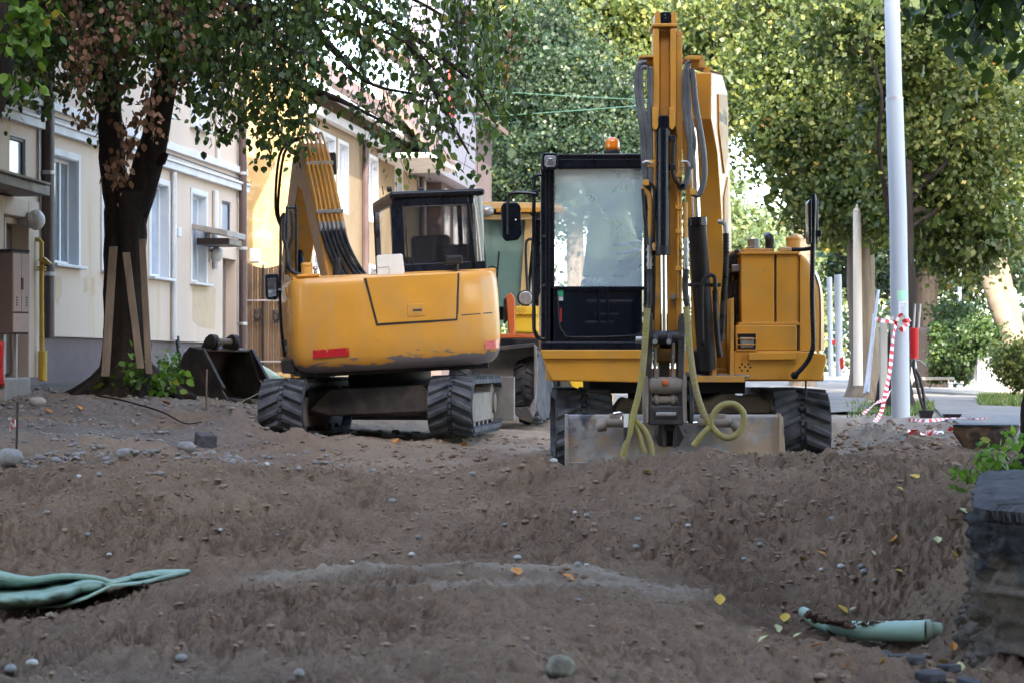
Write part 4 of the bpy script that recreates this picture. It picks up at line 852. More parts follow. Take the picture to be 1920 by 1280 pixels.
# blade
YB = 17.75
bl = pp('dozer_blade', m_blade, [(1063, 782), (1468, 780), (1474, 868), (1062, 872)], YB, .05, .006)
pr('blade_edge_plate', m_blade, 1060, 776, 1066, 874, YB-.05, .22, .004, par=bl)
pr('blade_edge_plate', m_blade, 1461, 775, 1465, 870, YB-.05, .22, .004, par=bl)
px_('blade_top_tube', m_blade, 1066, 1462, 781, YB+.03, .022, par=bl)
pr('cutting_edge', m_steel, 1064, 866, 1474, 878, YB-.02, .04, .003, par=bl)
for a in (1185, 1330): pp('blade_arm', m_mud, [(a, 790), (a+40, 790), (a+30, 830), (a+5, 830)], YB+.05, 1.6, .02)
for s, (x0, x1, xk, c0, c1) in enumerate(((1136, 1200, 1128, 1200, 1228), (1308, 1372, 1382, 1284, 1310))):
    o = px_('blade_cylinder', m_mud, x0, x1, 791, YB-.13, .042); px_('cylinder_rod', m_chrome, c0, c1, 793, YB-.13, .021, par=o)
    B().cyl(W(xk-9, 797, YB-.13), W(xk+9, 795, YB-.13), .055).out('cylinder_eye', m_mud, o, .01); B().sphere(W(xk-2, 799, YB-.19), .04).out('pin_end', m_mud, o, smooth=True)
    pr('pipe_block', m_mud, min(x0, x1)+6, 775, max(x0, x1)-10, 786, YB-.16, .07, .01, par=o)
pp('blade_clevis', m_dsteel, [(1238, 786), (1270, 786), (1284, 818), (1274, 836), (1236, 836), (1228, 818)], YB-.16, .14, .012)
for x in (1243, 1262): pr('clevis_plate', m_dsteel, x, 800, x+6, 838, YB-.22, .08, .004)
B().cyl(W(1255, 796, YB-.24), W(1255, 796, YB), .05).out('clevis_pin', m_blkm, ex, .005)
# deck
YD = 18.45
pp('deck_front_left', m_yel, [(1013, 656), (1218, 656), (1218, 717), (1036, 713), (1024, 690)], YD-.05, .16, .012)
pp('deck_lip', m_yel, [(1013, 655), (1218, 655), (1218, 673), (1018, 673)], YD-.085, .035, .012)
pr('deck', m_yel2, 1030, 690, 1545, 714, YD+.11, 2.2, .01)
pp('deck_front_right', m_yel, [(1375, 657), (1500, 657), (1549, 664), (1550, 676), (1540, 713), (1375, 712)], YD-.06, .6, .016)
pp('deck_bracket', m_yel, [(1404, 662), (1492, 661), (1492, 673), (1404, 675)], YD-.11, .05, .006)
for (hx, hy) in ((1397, 687), (1391, 682), (1403, 682), (1387, 688), (1407, 688), (1391, 694), (1402, 694)): B().cyl(W(hx, hy, YD-.063), W(hx, hy, YD-.03), .0095, seg=10).out('vent_hole', m_darkmark, ex)
pr('deck_centre_plate', m_yel2, 1286, 704, 1396, 716, YD-.2, .5, .006)
for (x0, x1, y0, y1) in ((1369, 1376, 562, 706), (1335, 1343, 640, 706), (1286, 1294, 655, 706)): pp('gusset', m_yel2, [(x0, y0), (x1, y0-4), (x1, y1), (x0, y1)], YD-.18, .45, .004)
pr('swing_post', m_dsteel, 1294, 656, 1340, 705, YD+.05, .4, .02); pc('swing_hole', m_darkmark, 1322, 690, YD+.03, YD+.05, .075)
pr('hose_bay_back', m_dsteel, 1340, 560, 1392, 705, YD+.30, .05); pr('bay_wall', m_yel2, 1342, 470, 1392, 566, YD+.7, .05)
for i, (x, z) in enumerate(((1300, 705), (1355, 704), (1380, 705))): B().sphere(W(x, z, YD-.12), .06, (2.2, 1, .35)).out('sand_pile', m_mud, ex, smooth=True)
# tanks and engine side
pr('tank_panel', m_yel, 1390, 476, 1452, 607, YD+.02, .7, .010); pr('tank_panel', m_yel, 1456, 476, 1498, 607, YD+.02, .7, .010)
pr('tank_lip', m_yel, 1388, 472, 1499, 477, YD-.01, .72, .006); pr('tank_foot', m_yel, 1385, 604, 1500, 610, YD-.02, .7, .006)
pr('tank_top', m_yel2, 1393, 466, 1450, 473, YD+.1, .5, .01)
lb = pr('lower_box', m_yel, 1379, 610, 1494, 657, YD-.04, .65, .010)
pr('lamp_recess', m_darkmark, 1383, 625, 1417, 654, YD-.046, .01, .003, par=lb)
B().rect(1388, 632, 1414, 652, YD-.06, .02).out('work_lamp', m_ltglass, lb, .01)
for y in (624, 634, 644.5, 655): pr('lamp_bar', m_yel, 1381, y, 1419, y+2, YD-.075, .02, .004, par=lb)
for x in (1380.5, 1417.5): pr('lamp_bar', m_yel, x, 624, x+2, 657, YD-.075, .02, .004, par=lb)
# curved side hood
def hood():
    rings = []
    for (y, xr) in ((657, 1549), (640, 1549.5), (560, 1549), (520, 1541), (500, 1530), (486, 1517), (477, 1506)):
        z = W(0, y, YD).z; x0 = W(1500, 0, YD).x; x1 = W(xr, 0, YD).x; c = min(.12, (x1-x0)*.7)
        rings.append([(x0, YD, z), (max(x0+.01, x1-c), YD, z), (x1-c*.35, YD+.03, z), (x1, YD+.13, z), (x1-.02, YD+1.9, z), (x0, YD+1.9, z)])
    b = B(); b.loft(rings); return b.out('side_hood', m_yel, ex, .006)
hood(); 
B().ptube([(1538, 655), (1538, 560), (1532, 525), (1520, 500)], YD+.022, .005, 6, 4).out('hood_seam', m_darkmark, ex, smooth=True)
px = pc('filler_cap', m_steel, 1413, 462, YD+.1, YD+.2, .01); B().lathe(W(1413, 467, YD+.3), [(.07, 0), (.07, .015), (.055, .02), (.055, .085), (.04, .09)], 8).out('filler_cap', m_steel, ex, .003)
B().ptube([(1443, 474), (1443, 456), (1443, 447), (1440, 444, YD+.6)], YD+.5, .04, 12, 4).out('exhaust', m_blkm, ex, smooth=True)
B().lathe(W(1487, 474, YD+.5), [(.062, 0), (.062, .11), (.066, .112), (.066, .13), (.05, .145)], 20).out('air_filter', m_yel2, ex, .004)
pr('rail_clamp', m_cream, 1461, 463, 1484, 472, YD+.05, .12, .012)
hr = pt_('handrail', m_blk, [(1484, 468), (1505, 468), (1521, 466)], YD+.02, .018)
pt_('handrail', m_blk, [(1524, 365), (1526, 380), (1524, 470), (1523, 560), (1525, 640), (1521, 662), (1512, 680), (1492, 702)], YD-.16, .021, sm=6)
B().sphere(W(1490, 703, YD-.12), .035).out('rail_foot', m_blk, ex, smooth=True)
mr = B().poly([(1515, 380), (1519, 374), (1522, 374), (1522, 458), (1517, 454)], YD-.25, .2).out('side_mirror', m_blk, ex, .01)
pr('side_mirror', m_blkm, 1527, 372, 1535, 458, YD-.1, .12, .02); pr('mirror_clamp', m_blk, 1530, 432, 1540, 444, YD-.1, .05, .005)
# cab
YC = YD-.02
def frame_poly(outer, inner, Y, D, name, mat, par, bev=.008):
    """ring between two rectangles given in pixels"""
    (a0, b0, a1, b1), (c0, d0, c1, d1) = outer, inner; o = None; b = B()
    b.rect(a0, b0, c0, b1, Y, D); b.rect(c1, b0, a1, b1, Y, D); b.rect(c0, b0, c1, d0, Y, D); b.rect(c0, d1, c1, b1, Y, D)
    return b.out(name, mat, par, bev)
pp('cab_pillar', m_blk, [(1014, 300), (1020, 290), (1040, 290), (1040, 657), (1014, 657)], YC, .12, .012)
pp('cab_lower_frame', m_blk, [(1014, 640), (1222, 640), (1222, 660), (1016, 660)], YC-.012, .12, .012)
pr('door_rubber', m_blkm, 1022, 318, 1024.5, 655, YC-.006, .01, .002); pr('door_rubber', m_blkm, 1029, 318, 1031, 655, YC-.006, .01, .002)
pr('cab_pillar', m_blk, 1208, 300, 1222, 657, YC+.0, .1, .01)
rf = pp('cab_roof', m_blk, [(1016, 296), (1022, 289), (1200, 288), (1210, 292), (1216, 316), (1018, 318)], YC-.03, 1.65, .022, seg=3)
pr('roof_groove', m_darkmark, 1048, 299, 1204, 300.5, YC-.034, .01, .001, par=rf); pr('roof_edge_strip', m_dsteel, 1046, 289, 1204, 292, YC-.04, .02, .004, par=rf)
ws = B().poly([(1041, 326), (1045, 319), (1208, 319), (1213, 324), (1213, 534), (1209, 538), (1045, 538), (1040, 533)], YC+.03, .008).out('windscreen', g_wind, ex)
pr('screen_crossbar', m_blk, 1032, 537, 1222, 544, YC+.005, .05, .006)
B().poly([(1043, 544), (1210, 544), (1212, 600), (1205, 622), (1190, 632), (1070, 636), (1055, 628), (1047, 608)], YC+.03, .008).out('lower_window', g_low, ex)
# body around the lower window: rounded sheet
def lowframe():
    b = B(); out_ = [(1032, 540), (1222, 540), (1222, 642), (1032, 642)]; inn = [(1044, 546), (1209, 546), (1210, 600), (1204, 620), (1188, 630), (1072, 633), (1057, 626), (1048, 606)]
    prs = [[(1032, 540), (1044, 546), (1048, 606), (1032, 642)], [(1032, 642), (1048, 606), (1057, 626), (1072, 633)], [(1032, 642), (1072, 633), (1188, 630), (1222, 642)], [(1222, 642), (1188, 630), (1204, 620), (1210, 600)], [(1222, 642), (1210, 600), (1209, 546), (1222, 540)]]
    for q in prs: b.poly(q, YC, .03)
    return b.out('lower_window_frame', m_blk, ex)
lowframe(); B().ptube([(1046, 548), (1049, 606), (1058, 625), (1073, 632), (1188, 629), (1203, 619), (1209, 600)], YC-.004, .006, 6, 4).out('window_seal', m_dsteel, ex, smooth=True)
b = B()
for k in range(2): pass
pr('cab_rear_pillar', m_blk, 1014+8, 300, 1036, 655, YC+1.5, .08, .01); pr('cab_rear_pillar', m_blk, 1190, 300, 1204, 655, YC+1.5, .08, .01)
pr('cab_rear_wall', m_int, 1030, 540, 1200, 655, YC+1.52, .05, .01); pr('cab_floor', m_int, 1016, 655, 1222, 658, YC+.1, 1.45, 0)
pr('cab_side_wall', m_blk, 1014, 545, 1017, 656, YC+.12, 1.4, .01)
B().rect(1016, 320, 1017.5, 540, YC+.14, 1.3).out('side_window', g_clear, ex)
st = B().poly([(1105, 412), (1115, 402), (1175, 402), (1190, 415), (1198, 520), (1092, 520)], YC+.85, .14).out('seat', m_seat, ex, .04)
B().rect(1092, 520, 1200, 548, YC+.45, .5).out('seat_cushion', m_seat, st, .04)
B().poly([(1130, 372), (1160, 372), (1162, 398), (1128, 398)], YC+.88, .08).out('headrest', m_seat, st, .03)
def vest():
    b = B(); rows = []
    for j, (y, x0, x1) in enumerate(((404, 1118, 1172), (412, 1112, 1182), (430, 1110, 1188), (448, 1106, 1194), (462, 1102, 1200), (478, 1099, 1204), (488, 1106, 1202))):
        rows.append([W(x0+(x1-x0)*k/12, y+2*math.sin(k*1.1+j)+(5*abs(k-6)/6 if j > 3 else 0)*-1, YC+.80-.02*math.sin(k*1.3+j*.7)) for k in range(13)])
    b.loft(rows, cap=False, closed=False); return b.out('safety_vest', m_vest, None, smooth=True)
v_ = vest(); tag(v_, 'pale lime safety vest hung over the seat inside the right digger cab', 'vest')
sol = v_.modifiers.new('solid', 'SOLIDIFY'); sol.thickness = .012
for j, y in enumerate((458, 474)):
    b = B(); b.tube([W(1104+96*k/10, y+2*math.sin(k*1.2)-3*abs(k-5)/5, YC+.77-.02*math.sin(k*1.3+3)) for k in range(11)], .018, 5, 3); o = b.out('reflective_band', m_vestband, v_, smooth=True)
for x in (1122, 1139): pt_('control_lever', m_int, [(x, 545), (x, 575), (x+1, 605)], YC+.25, .012, 6, 2)
for (x0, x1, y, r) in ((1100, 1185, 566, .018), (1115, 1160, 590, .014), (1098, 1150, 606, .02)): px_('pedal_bar', m_steel, x0, x1, y, YC+.3, r)
pt_('fire_bottle', m_redp, [(1051, 578), (1051, 604)], YC+.022, .010, 8, 0); pr('sticker', m_greenst, 1045, 544, 1056, 557, YC+.017, .004, 0); pr('sticker', m_paper, 1045, 556, 1056, 564, YC+.017, .004, 0)
for y in (445, 537, 636): B().sphere(W(1020, y, YC-.005), .021, (1, .6, 1)).out('hinge_bolt', m_blkm, ex, smooth=True)
lm_ = B().poly([(1016, 292), (1020, 287), (1042, 287), (1047, 292), (1046, 316), (1042, 319), (1020, 319), (1016, 314)], YC-.14, .11).out('roof_lamp', m_blk, ex, .008)
B().poly([(1021, 294), (1024, 292), (1040, 292), (1043, 295), (1042, 311), (1039, 314), (1024, 314), (1021, 311)], YC-.148, .02).out('lens', m_ltglass, lm_, .005)
B().cyl(W(1032, 303, YC-.156), W(1032, 303, YC-.14), .028).out('bulb_reflector', m_chrome, lm_, .004)
bc = B().lathe(W(1148, 288, YC+.35), [(.075, 0), (.075, .02), (.068, .025)], 24).out('beacon_base', m_blkm, ex, .003)
B().lathe(W(1148, 283, YC+.35), [(.060, 0), (.064, .03), (.062, .075), (.052, .10), (.03, .115), (.0, .118)], 24).out('beacon', m_amber, ex, smooth=True)
# left mirror, its arm and the grab rail
pt_('mirror_arm', m_blk, [(1005, 364), (985, 362), (962, 362), (954, 368), (952, 385), (952, 440)], YC-.3, .014, 8, 4)
mi = B().poly([(939, 388), (945, 380), (970, 379), (976, 388), (978, 440), (972, 450), (948, 453), (941, 444)], YC-.28, .07).out('mirror', m_blk, ex, .014)
B().sphere(W(967, 413, YC-.285), .012).out('mirror_bolt', m_chrome, mi, smooth=True)
pt_('grab_rail', m_blk, [(1016, 328), (1006, 330), (1001, 345), (1001, 400), (1001, 600), (1002, 618), (1008, 632), (1020, 636)], YC-.1, .016, 8, 5)
pr('rail_clamp', m_blk, 996, 357, 1010, 369, YC-.13, .06, .006)
# lower rear engine deck seen under the cab gap
# ---- boom (profile in the machine's own heading)
th = R(14.5); fwd = Vector((-math.sin(th), -math.cos(th), 0)); sdv = Vector((math.cos(th), -math.sin(th), 0))
bf = Vector((W(1330, 0, 18.75).x, 18.75, 0))
def BP(v, z, s=0): return bf+fwd*v+sdv*s+Vector((0, 0, z))
prof = [(-.22, .86), (-.24, 1.5), (-.16, 2.2), (-.02, 2.75), (.06, 3.28), (.36, 3.40), (.95, 3.34), (.95, 2.95), (.62, 2.70), (.40, 2.2), (.22, 1.5), (.12, .86)]
b = B(); b.prism([BP(v, z, -.13) for v, z in prof], sdv*.30); b.out('boom', m_yel, ex, .012)
b = B(); b.prism([BP(v, z, .172) for v, z in [(.16, 3.25), (.62, 3.20), (.60, 2.9), (.30, 2.55), (.10, 2.72), (.10, 3.1)]], sdv*.012); b.out('boom_side_plate', m_yel2, ex, .004)
b = B(); b.prism([BP(v, z, .172) for v, z in [(.08, 2.55), (.30, 2.35), (.27, 1.9), (.16, 1.55), (.04, 1.9)]], sdv*.008); b.out('boom_side_plate', m_yel2, ex, .01)
pr('boom_pipe_bracket', m_yel2, 1289, 104, 1318, 110, 17.95, .25, .004)
for (x, y) in ((1312, 116), (1326, 125), (1340, 160)): pr('boom_lug', m_yel2, x-5, y, x+5, y+12, 18.1, .12, .004)
bark_heap = B()
for k in range(7): bark_heap.sphere(W(1314+k*5, 130+k*1.6, 18.35), .035, (1.6, 1, .5), 1)
o = bark_heap.out('bark_litter', m_wood2, ex); o['kind'] = 'stuff'
txc = bpy.data.curves.new('lettering', 'FONT'); txc.body = 'mobil'; txc.size = .17; txc.extrude = .001
txo = bpy.data.objects.new('tmp', txc); COL.objects.link(txo); bpy.context.view_layer.update(); me = bpy.data.meshes.new_from_object(txo); bpy.data.objects.remove(txo)
mt = Matrix.Identity(4); mt.col[0] = (*(-fwd), 0) ; mt.col[1] = (0, 0, 1, 0); mt.col[2] = (*sdv, 0); mt.translation = BP(.58, 2.98, .187)
me.transform(WM[ex.name].inverted() @ mt); me.materials.clear(); me.materials.append(m_text); link('lettering', me, ex)
# boom cylinder right of the stick
def cyl2(name, p0, p1, r, mat, par=ex, seg=20): return B().cyl(p0, p1, r, seg=seg).out(name, mat, par, bev=.004, seg=1)
YBc = 17.95
o = cyl2('boom_cylinder', W(1326, 690, 18.3), W(1306, 412, YBc), .078, m_blkm); cyl2('cylinder_collar', W(1307, 425, YBc), W(1306, 408, YBc), .086, m_blk, o); cyl2('cylinder_rod', W(1306, 412, YBc), W(1299, 240, YBc-.05), .035, m_chrome, o)
B().ptube([(1317, 648), (1316, 560), (1318, 530), (1328, 517), (1340, 520), (1341, 545)], YBc-.12, .018, 8, 5).out('cylinder_pipe', m_blkm, o, smooth=True)
pr('pipe_clamp', m_blkm, 1282, 531, 1352, 538, YBc-.1, .04, .005)
pt_('protected_hose', m_hoseb, [(1341, 545), (1342, 590), (1346, 640), (1350, 668)], YBc-.1, .022)
def coil(pts, Y, r, n, mat=m_hoseb, name='hose_spiral', par=ex):
    path = smoothpath([W(q[0], q[1], Y) for q in pts], 10); b = B(); L = len(path)
    for k in range(n):
        i = min(int(k/n*(L-1)), L-2); a = path[i]; c = path[i+1]; d = (c-a).normalized(); b.cyl(a, a+d*.012, r*1.18, seg=10)
    o = b.out(name, mat, par, smooth='auto'); o['kind'] = 'stuff'; return o
coil([(1341, 545), (1342, 590), (1346, 640), (1350, 668)], YBc-.1, .022, 30)
pt_('hose_elbow', m_steel, [(1346, 416), (1354, 417), (1360, 424), (1361, 440)], 18.2, .02)
pt_('protected_hose', m_hoseb, [(1361, 438), (1361, 500), (1357, 560), (1354, 610), (1352, 640)], 18.15, .024); coil([(1361, 438), (1361, 500), (1357, 560), (1354, 610), (1352, 640)], 18.15, .024, 46)
for i, pts in enumerate(([(1390, 500), (1372, 512), (1366, 545), (1372, 600)], [(1392, 530), (1376, 530), (1370, 560), (1360, 620)], [(1392, 560), (1380, 590), (1378, 640)], [(1388, 480), (1374, 478), (1371, 500), (1385, 505)], [(1385, 470), (1378, 480), (1380, 530), (1378, 600)])): pt_('engine_hose', m_hoseb, pts, 18.7, .022, 8)
pr('valve_block', m_steel, 1372, 496, 1388, 510, 18.6, .1, .01); pr('valve_block', m_blkm, 1378, 590, 1392, 640, 18.65, .2, .02)
# ---- stick hanging in front
YS = 17.35
def sr(name, mat, x0, y0, x1, y1, dY, D, bev=.005, par=ex): return pr(name, mat, x0, y0, x1, y1, YS+dY, D, bev, par)
stk = sr('stick', m_yel, 1226, 56, 1276, 655, .10, .30, .010)
sr('stick_panel', m_yel2, 1238, 56, 1255, 222, .085, .02, .002, par=stk)
for x0, x1 in ((1225, 1236), (1257, 1268)): sr('stick_flange', m_yel, x0, 54, x1, 238, .0, .11, .006, par=stk)
sr('stick_flange', m_yel2, 1268, 60, 1279, 655, .03, .34, .006, par=stk)
sr('stick_head_plate', m_yel, 1222, 44, 1271, 50, -.01, .40, .006, par=stk)
for x0, x1 in ((1228, 1238), (1259, 1268)): B().poly([(x0, 46), (x0, 26), (x0+3, 20), (x1-2, 20), (x1, 28), (x1+1, 46)], YS+.0, .26).out('stick_ear', m_yel, stk, .008)
B().poly([(1238, 40), (1238, 27), (1241, 22), (1256, 22), (1259, 27), (1258, 38), (1254, 43), (1242, 43)], YS+.02, .20).out('stick_pin_boss', m_blk, stk, .01)
for (x, y) in ((1247, 28), (1248, 34)): B().cyl(W(x, y, YS+.012), W(x, y, YS+.03), .006, seg=8).out('bolt', m_steel, stk)
for x0, x1 in ((1223, 1234), (1255, 1265)): B().poly([(x0, 200), (x1, 205), (x1, 238), (x1-3, 244), (x0+3, 244), (x0, 238)], YS-.06, .14).out('cylinder_ear', m_yel, stk, .008)
cyc = B().poly([(1235, 220), (1238, 216), (1252, 216), (1254, 220), (1253, 246), (1236, 246)], YS-.05, .11).out('bucket_cylinder', m_blk, ex, .012)
cyl2('cylinder_tube', W(1243.5, 242, YS-.02), W(1243, 476, YS-.04), .056, m_blk, cyc, 28); cyl2('cylinder_gland', W(1243, 462, YS-.04), W(1243, 479, YS-.04), .060, m_blkm, cyc, 28)
cyl2('cylinder_rod', W(1244, 476, YS-.04), W(1245, 628, YS-.04), .031, m_chrome, cyc, 24)
B().ptube([(1263, 260), (1262, 300), (1262, 325), (1268, 340), (1276, 350)], YS-.04, .016, 8, 3).out('cylinder_pipe', m_blkm, cyc, smooth=True)
for (x, y) in ((1261, 258), (1262, 312)): sr('pipe_block', m_blkm, x-5, y-4, x+6, y+7, -.06, .06, .006, par=cyc)
sr('pipe_block', m_blkm, 1271, 344, 1284, 353, -.05, .06, .006, par=cyc)
for x in (1228, 1262): B().cyl(W(x, 557, YS+.03), W(x, 557, YS+.11), .024, seg=6).out('bolt', m_steel, stk, .003); B().cyl(W(x+2, 569, YS+.08), W(x+2, 569, YS+.11), .01, seg=8).out('bolt', m_steel, stk)
for y in (325, 385, 430, 500): sr('pipe_clamp', m_yel2, 1266, y, 1279, y+8, -.01, .05, .004, par=stk)
for (x, y0, y1) in ((1271, 300, 560), (1276, 360, 470)): cyl2('stick_pipe', W(x, y0, YS+.01), W(x, y1, YS+.01), .012, m_yel2, stk, 10)
# pipe brackets and the hose loops either side of the stick
sr('hose_bracket', m_yel2, 1199, 104, 1226, 108, .0, .2, .003); sr('hose_bracket', m_yel2, 1203, 112, 1226, 120, .05, .1, .003); sr('hose_bracket', m_yel2, 1214, 106, 1226, 130, .08, .06, .003)
sr('hose_bracket', m_yel2, 1284, 106, 1314, 112, .0, .3, .003); sr('hose_bracket', m_yel2, 1296, 112, 1322, 128, .15, .1, .003); B().cyl(W(1212, 158, YS+.15), W(1224, 158, YS+.15), .05).out('pin_boss', m_yel2, ex, .01)
for pts, r in (([(1212, 117), (1201, 119), (1195, 130), (1193, 165), (1199, 215), (1206, 270), (1210, 310), (1209, 345)], .019), ([(1213, 128), (1205, 127), (1201, 140), (1203, 190), (1212, 240), (1217, 290), (1214, 312), (1209, 318)], .022), ([(1221, 130), (1219, 140), (1219, 240), (1220, 345)], .024), ([(1203, 190), (1204, 250), (1207, 330)], .018),
               ([(1293, 116), (1288, 122), (1283, 150), (1284, 210), (1292, 265), (1298, 295), (1296, 312), (1289, 316)], .021), ([(1297, 130), (1300, 150), (1305, 200), (1317, 270), (1321, 320), (1317, 350), (1309, 366), (1298, 362)], .024), ([(1288, 126), (1290, 180), (1294, 260), (1291, 320), (1286, 345), (1279, 355)], .024), ([(1291, 120), (1290, 190), (1298, 240), (1302, 270), (1298, 300)], .018)):
    pt_('grey_hose', m_hose, pts, YS-.02, r, 10, 6)
for (x, y) in ((1211, 342), (1279, 350), (1300, 360)): sr('hose_fitting', m_yel2 if y != 350 else m_blkm, x-6, y-5, x+6, y+6, -.05, .06, .006)
sr('hose_clamp', m_yel2, 1214, 300, 1228, 314, -.05, .08, .004); B().cyl(W(1222, 307, YS-.06), W(1222, 307, YS-.04), .012, seg=8).out('bolt', m_steel, ex)
for pts in ([(1205, 306), (1213, 303), (1222, 307)], [(1277, 304), (1288, 304), (1293, 312)]): pt_('steel_elbow', m_steel, pts, YS-.07, .011, 8)
pt_('yellow_pipe', m_yel2, [(1204, 352), (1214, 362), (1219, 380), (1219, 445)], YS+.0, .022); pt_('yellow_pipe', m_yel2, [(1285, 380), (1285, 452)], YS+.03, .02, sm=0)
pt_('black_pipe', m_blkm, [(1212, 338), (1224, 350), (1227, 370), (1225, 455)], YS-.03, .016)
pt_('black_hose', m_hoseb, [(1205, 355), (1208, 400), (1212, 430), (1214, 460)], YS-.05, .012); 
for x in (1218, 1286):
    o = B().cyl(W(x, 446, YS), W(x, 505, YS), .022, seg=12).out('quick_coupling', m_steel, ex, smooth='auto')
    for y in (452, 466, 480, 494): B().cyl(W(x, y, YS), W(x, y+5, YS), .029, seg=10).out('coupling_ring', m_steel, o, smooth='auto')
pt_('black_hose', m_hoseb, [(1218, 505), (1218, 560), (1214, 590)], YS-.02, .026); pt_('black_hose', m_hoseb, [(1286, 505), (1285, 545), (1290, 582)], YS-.02, .026); pt_('black_hose', m_hoseb, [(1224, 470), (1224, 540), (1222, 600)], YS+.03, .022)
# links and quick coupler
YL = YS-.10
for x0, x1, x2 in ((1214, 1224, 1208), (1274, 1284, 1285)):
    B().poly([(x0, 600), (x0+3, 588), (x1, 586), (x1+1, 620), (x1-2, 700), (x1, 790), (x0-4, 792), (x0-3, 700), (x0-3, 640)], YL, .22).out('side_link', m_dsteel, ex, .01)
B().cyl(W(1204, 633, YL+.05), W(1282, 632, YL+.05), .055, seg=20).out('link_crossbar', m_dsteel, ex, .006)
for x in (1224, 1250): B().cyl(W(x, 636, YL-.03), W(x+9, 636, YL-.03), .05).out('crossbar_boss', m_dsteel, ex, .008); B().cyl(W(x+4, 640, YL-.09), W(x+4, 640, YL-.05), .02, seg=10).out('grease_nipple', m_steel, ex, .003)
B().cyl(W(1192, 637, YL+.05), W(1206, 637, YL+.05), .028, seg=12).out('crossbar_pin', m_steel, ex, .004)
for x in (1227, 1260): B().poly([(x, 642), (x+6, 642), (x+4, 690), (x+7, 716), (x-1, 716), (x, 690)], YL, .14).out('inner_link', m_mud, ex, .008)
sr('stick_foot', m_yel2, 1232, 640, 1276, 680, .1, .3, .02); sr('stick_foot_plate', m_mud, 1236, 675, 1256, 712, .12, .2, .01)
B().cyl(W(1216, 722, YL+.04), W(1278, 722, YL+.04), .070, seg=24).out('coupler_tube', m_mud, ex, .008)
B().sphere(W(1247, 716, YL-.035), .03, (1, .5, 1.1), 1).out('rust_lump', m_orange, ex)
B().cyl(W(1212, 749, YL+.04), W(1284, 748, YL+.04), .034, seg=18).out('coupler_pin', m_mud, ex, .004)
for x in (1226, 1258): B().cyl(W(x, 749, YL+.04), W(x+8, 749, YL+.04), .048, seg=18).out('pin_collar', m_mud, ex, .006)
for x0, x1 in ((1207, 1216), (1279, 1288), (1292, 1301)):
    B().poly([(x0, 716), (x0+3, 704), (x1-1, 704), (x1, 712), (x1, 790), (x1-4, 795), (x0+2, 790)], YL-.03, .30).out('coupler_plate', m_mud if x0 < 1290 else m_dsteel, ex, .012)
cf = sr('coupler_frame', m_dsteel, 1216, 760, 1282, 796, -.12, .25, .015); sr('coupler_slot', m_darkmark, 1226, 768, 1272, 784, -.13, .02, .01, par=cf); sr('coupler_lock_rod', m_steel, 1230, 772, 1268, 779, -.14, .03, .008, par=cf)
for y in (704, 722, 748): B().cyl(W(1286, y, YL+.03), W(1304, y, YL+.03), .034).out('pin_end', m_dsteel, ex, .006)
B().sphere(W(1291, 650, YL), .03).out('pin_nut', m_steel, ex, smooth=True)
# yellow sleeved hoses
def yhose(pts, r=.026, n=40, Y=17.15):
    o = pt_('yellow_hose', m_hy, pts, Y, r, 10, 7); coil(pts, Y, r*.875, n, m_hyr, 'sleeve_ribs', o); return o
yhose([(1214, 578), (1211, 620), (1208, 660), (1203, 710), (1196, 745), (1188, 775), (1180, 810), (1172, 838), (1168, 852)], n=44)
yhose([(1286, 575), (1290, 610), (1294, 660), (1301, 710), (1312, 755), (1330, 793), (1355, 818), (1378, 816), (1393, 795), (1393, 772), (1376, 757), (1352, 760), (1335, 780), (1330, 800), (1316, 815), (1300, 835)], n=84)
yhose([(1188, 790), (1198, 815), (1208, 848)], n=14, Y=17.2); yhose([(1190, 788), (1208, 805), (1219, 830), (1222, 852)], n=16, Y=17.2)
pt_('black_hose', m_hoseb, [(1174, 800), (1174, 825), (1170, 848)], 17.15, .022); pt_('hose_fitting', m_white, [(1175, 775), (1174, 800)], 17.15, .02, sm=0)
pt_('steel_pipe', m_chrome, [(1150, 775), (1165, 774), (1166, 786)], 17.5, .014); pt_('hanging_cable', m_blkm, [(1511, 713), (1511, 742)], YD+.2, .008, sm=0)

# ------------------------------------------------------------------ left excavator (seen from behind)
lx_ = thing('compact_excavator', 'worn yellow tracked digger seen from behind with red reflectors and scraped counterweight', 'excavator', (-1.33, 23.2, .1))
UT = Matrix.Translation((-1.33, 23.2, .13)) @ Matrix.Rotation(R(11), 4, 'Z') @ Matrix.Rotation(R(-3.0), 4, 'Y'); UI = UT.inverted(); UE = UI @ Vector((0, 0, ZC))
def lp(px, py, y):
    q = UI @ W(px, py, 20.0); d = q-UE; t = (y-UE.y)/d.y; return UE+d*t
def lr(name, mat, x0, y0, x1, y1, y, D, bev=.006, par=lx_):
    a = lp(x0, y1, y); c = lp(x1, y0, y); return B(UT).box((a.x, y, a.z), (c.x, y+D, c.z)).out(name, mat, par, bev)
def lpoly(name, mat, pts, y, D, bev=.006, par=lx_): return B(UT).prism([lp(a, b_, y) for a, b_ in pts], (0, D, 0)).out(name, mat, par, bev)
def lt(name, mat, pts, y, r, seg=8, sm=5, par=lx_): return B(UT).tube([lp(q[0], q[1], q[2] if len(q) > 2 else y) for q in pts], r, seg, sm).out(name, mat, par, smooth='auto')
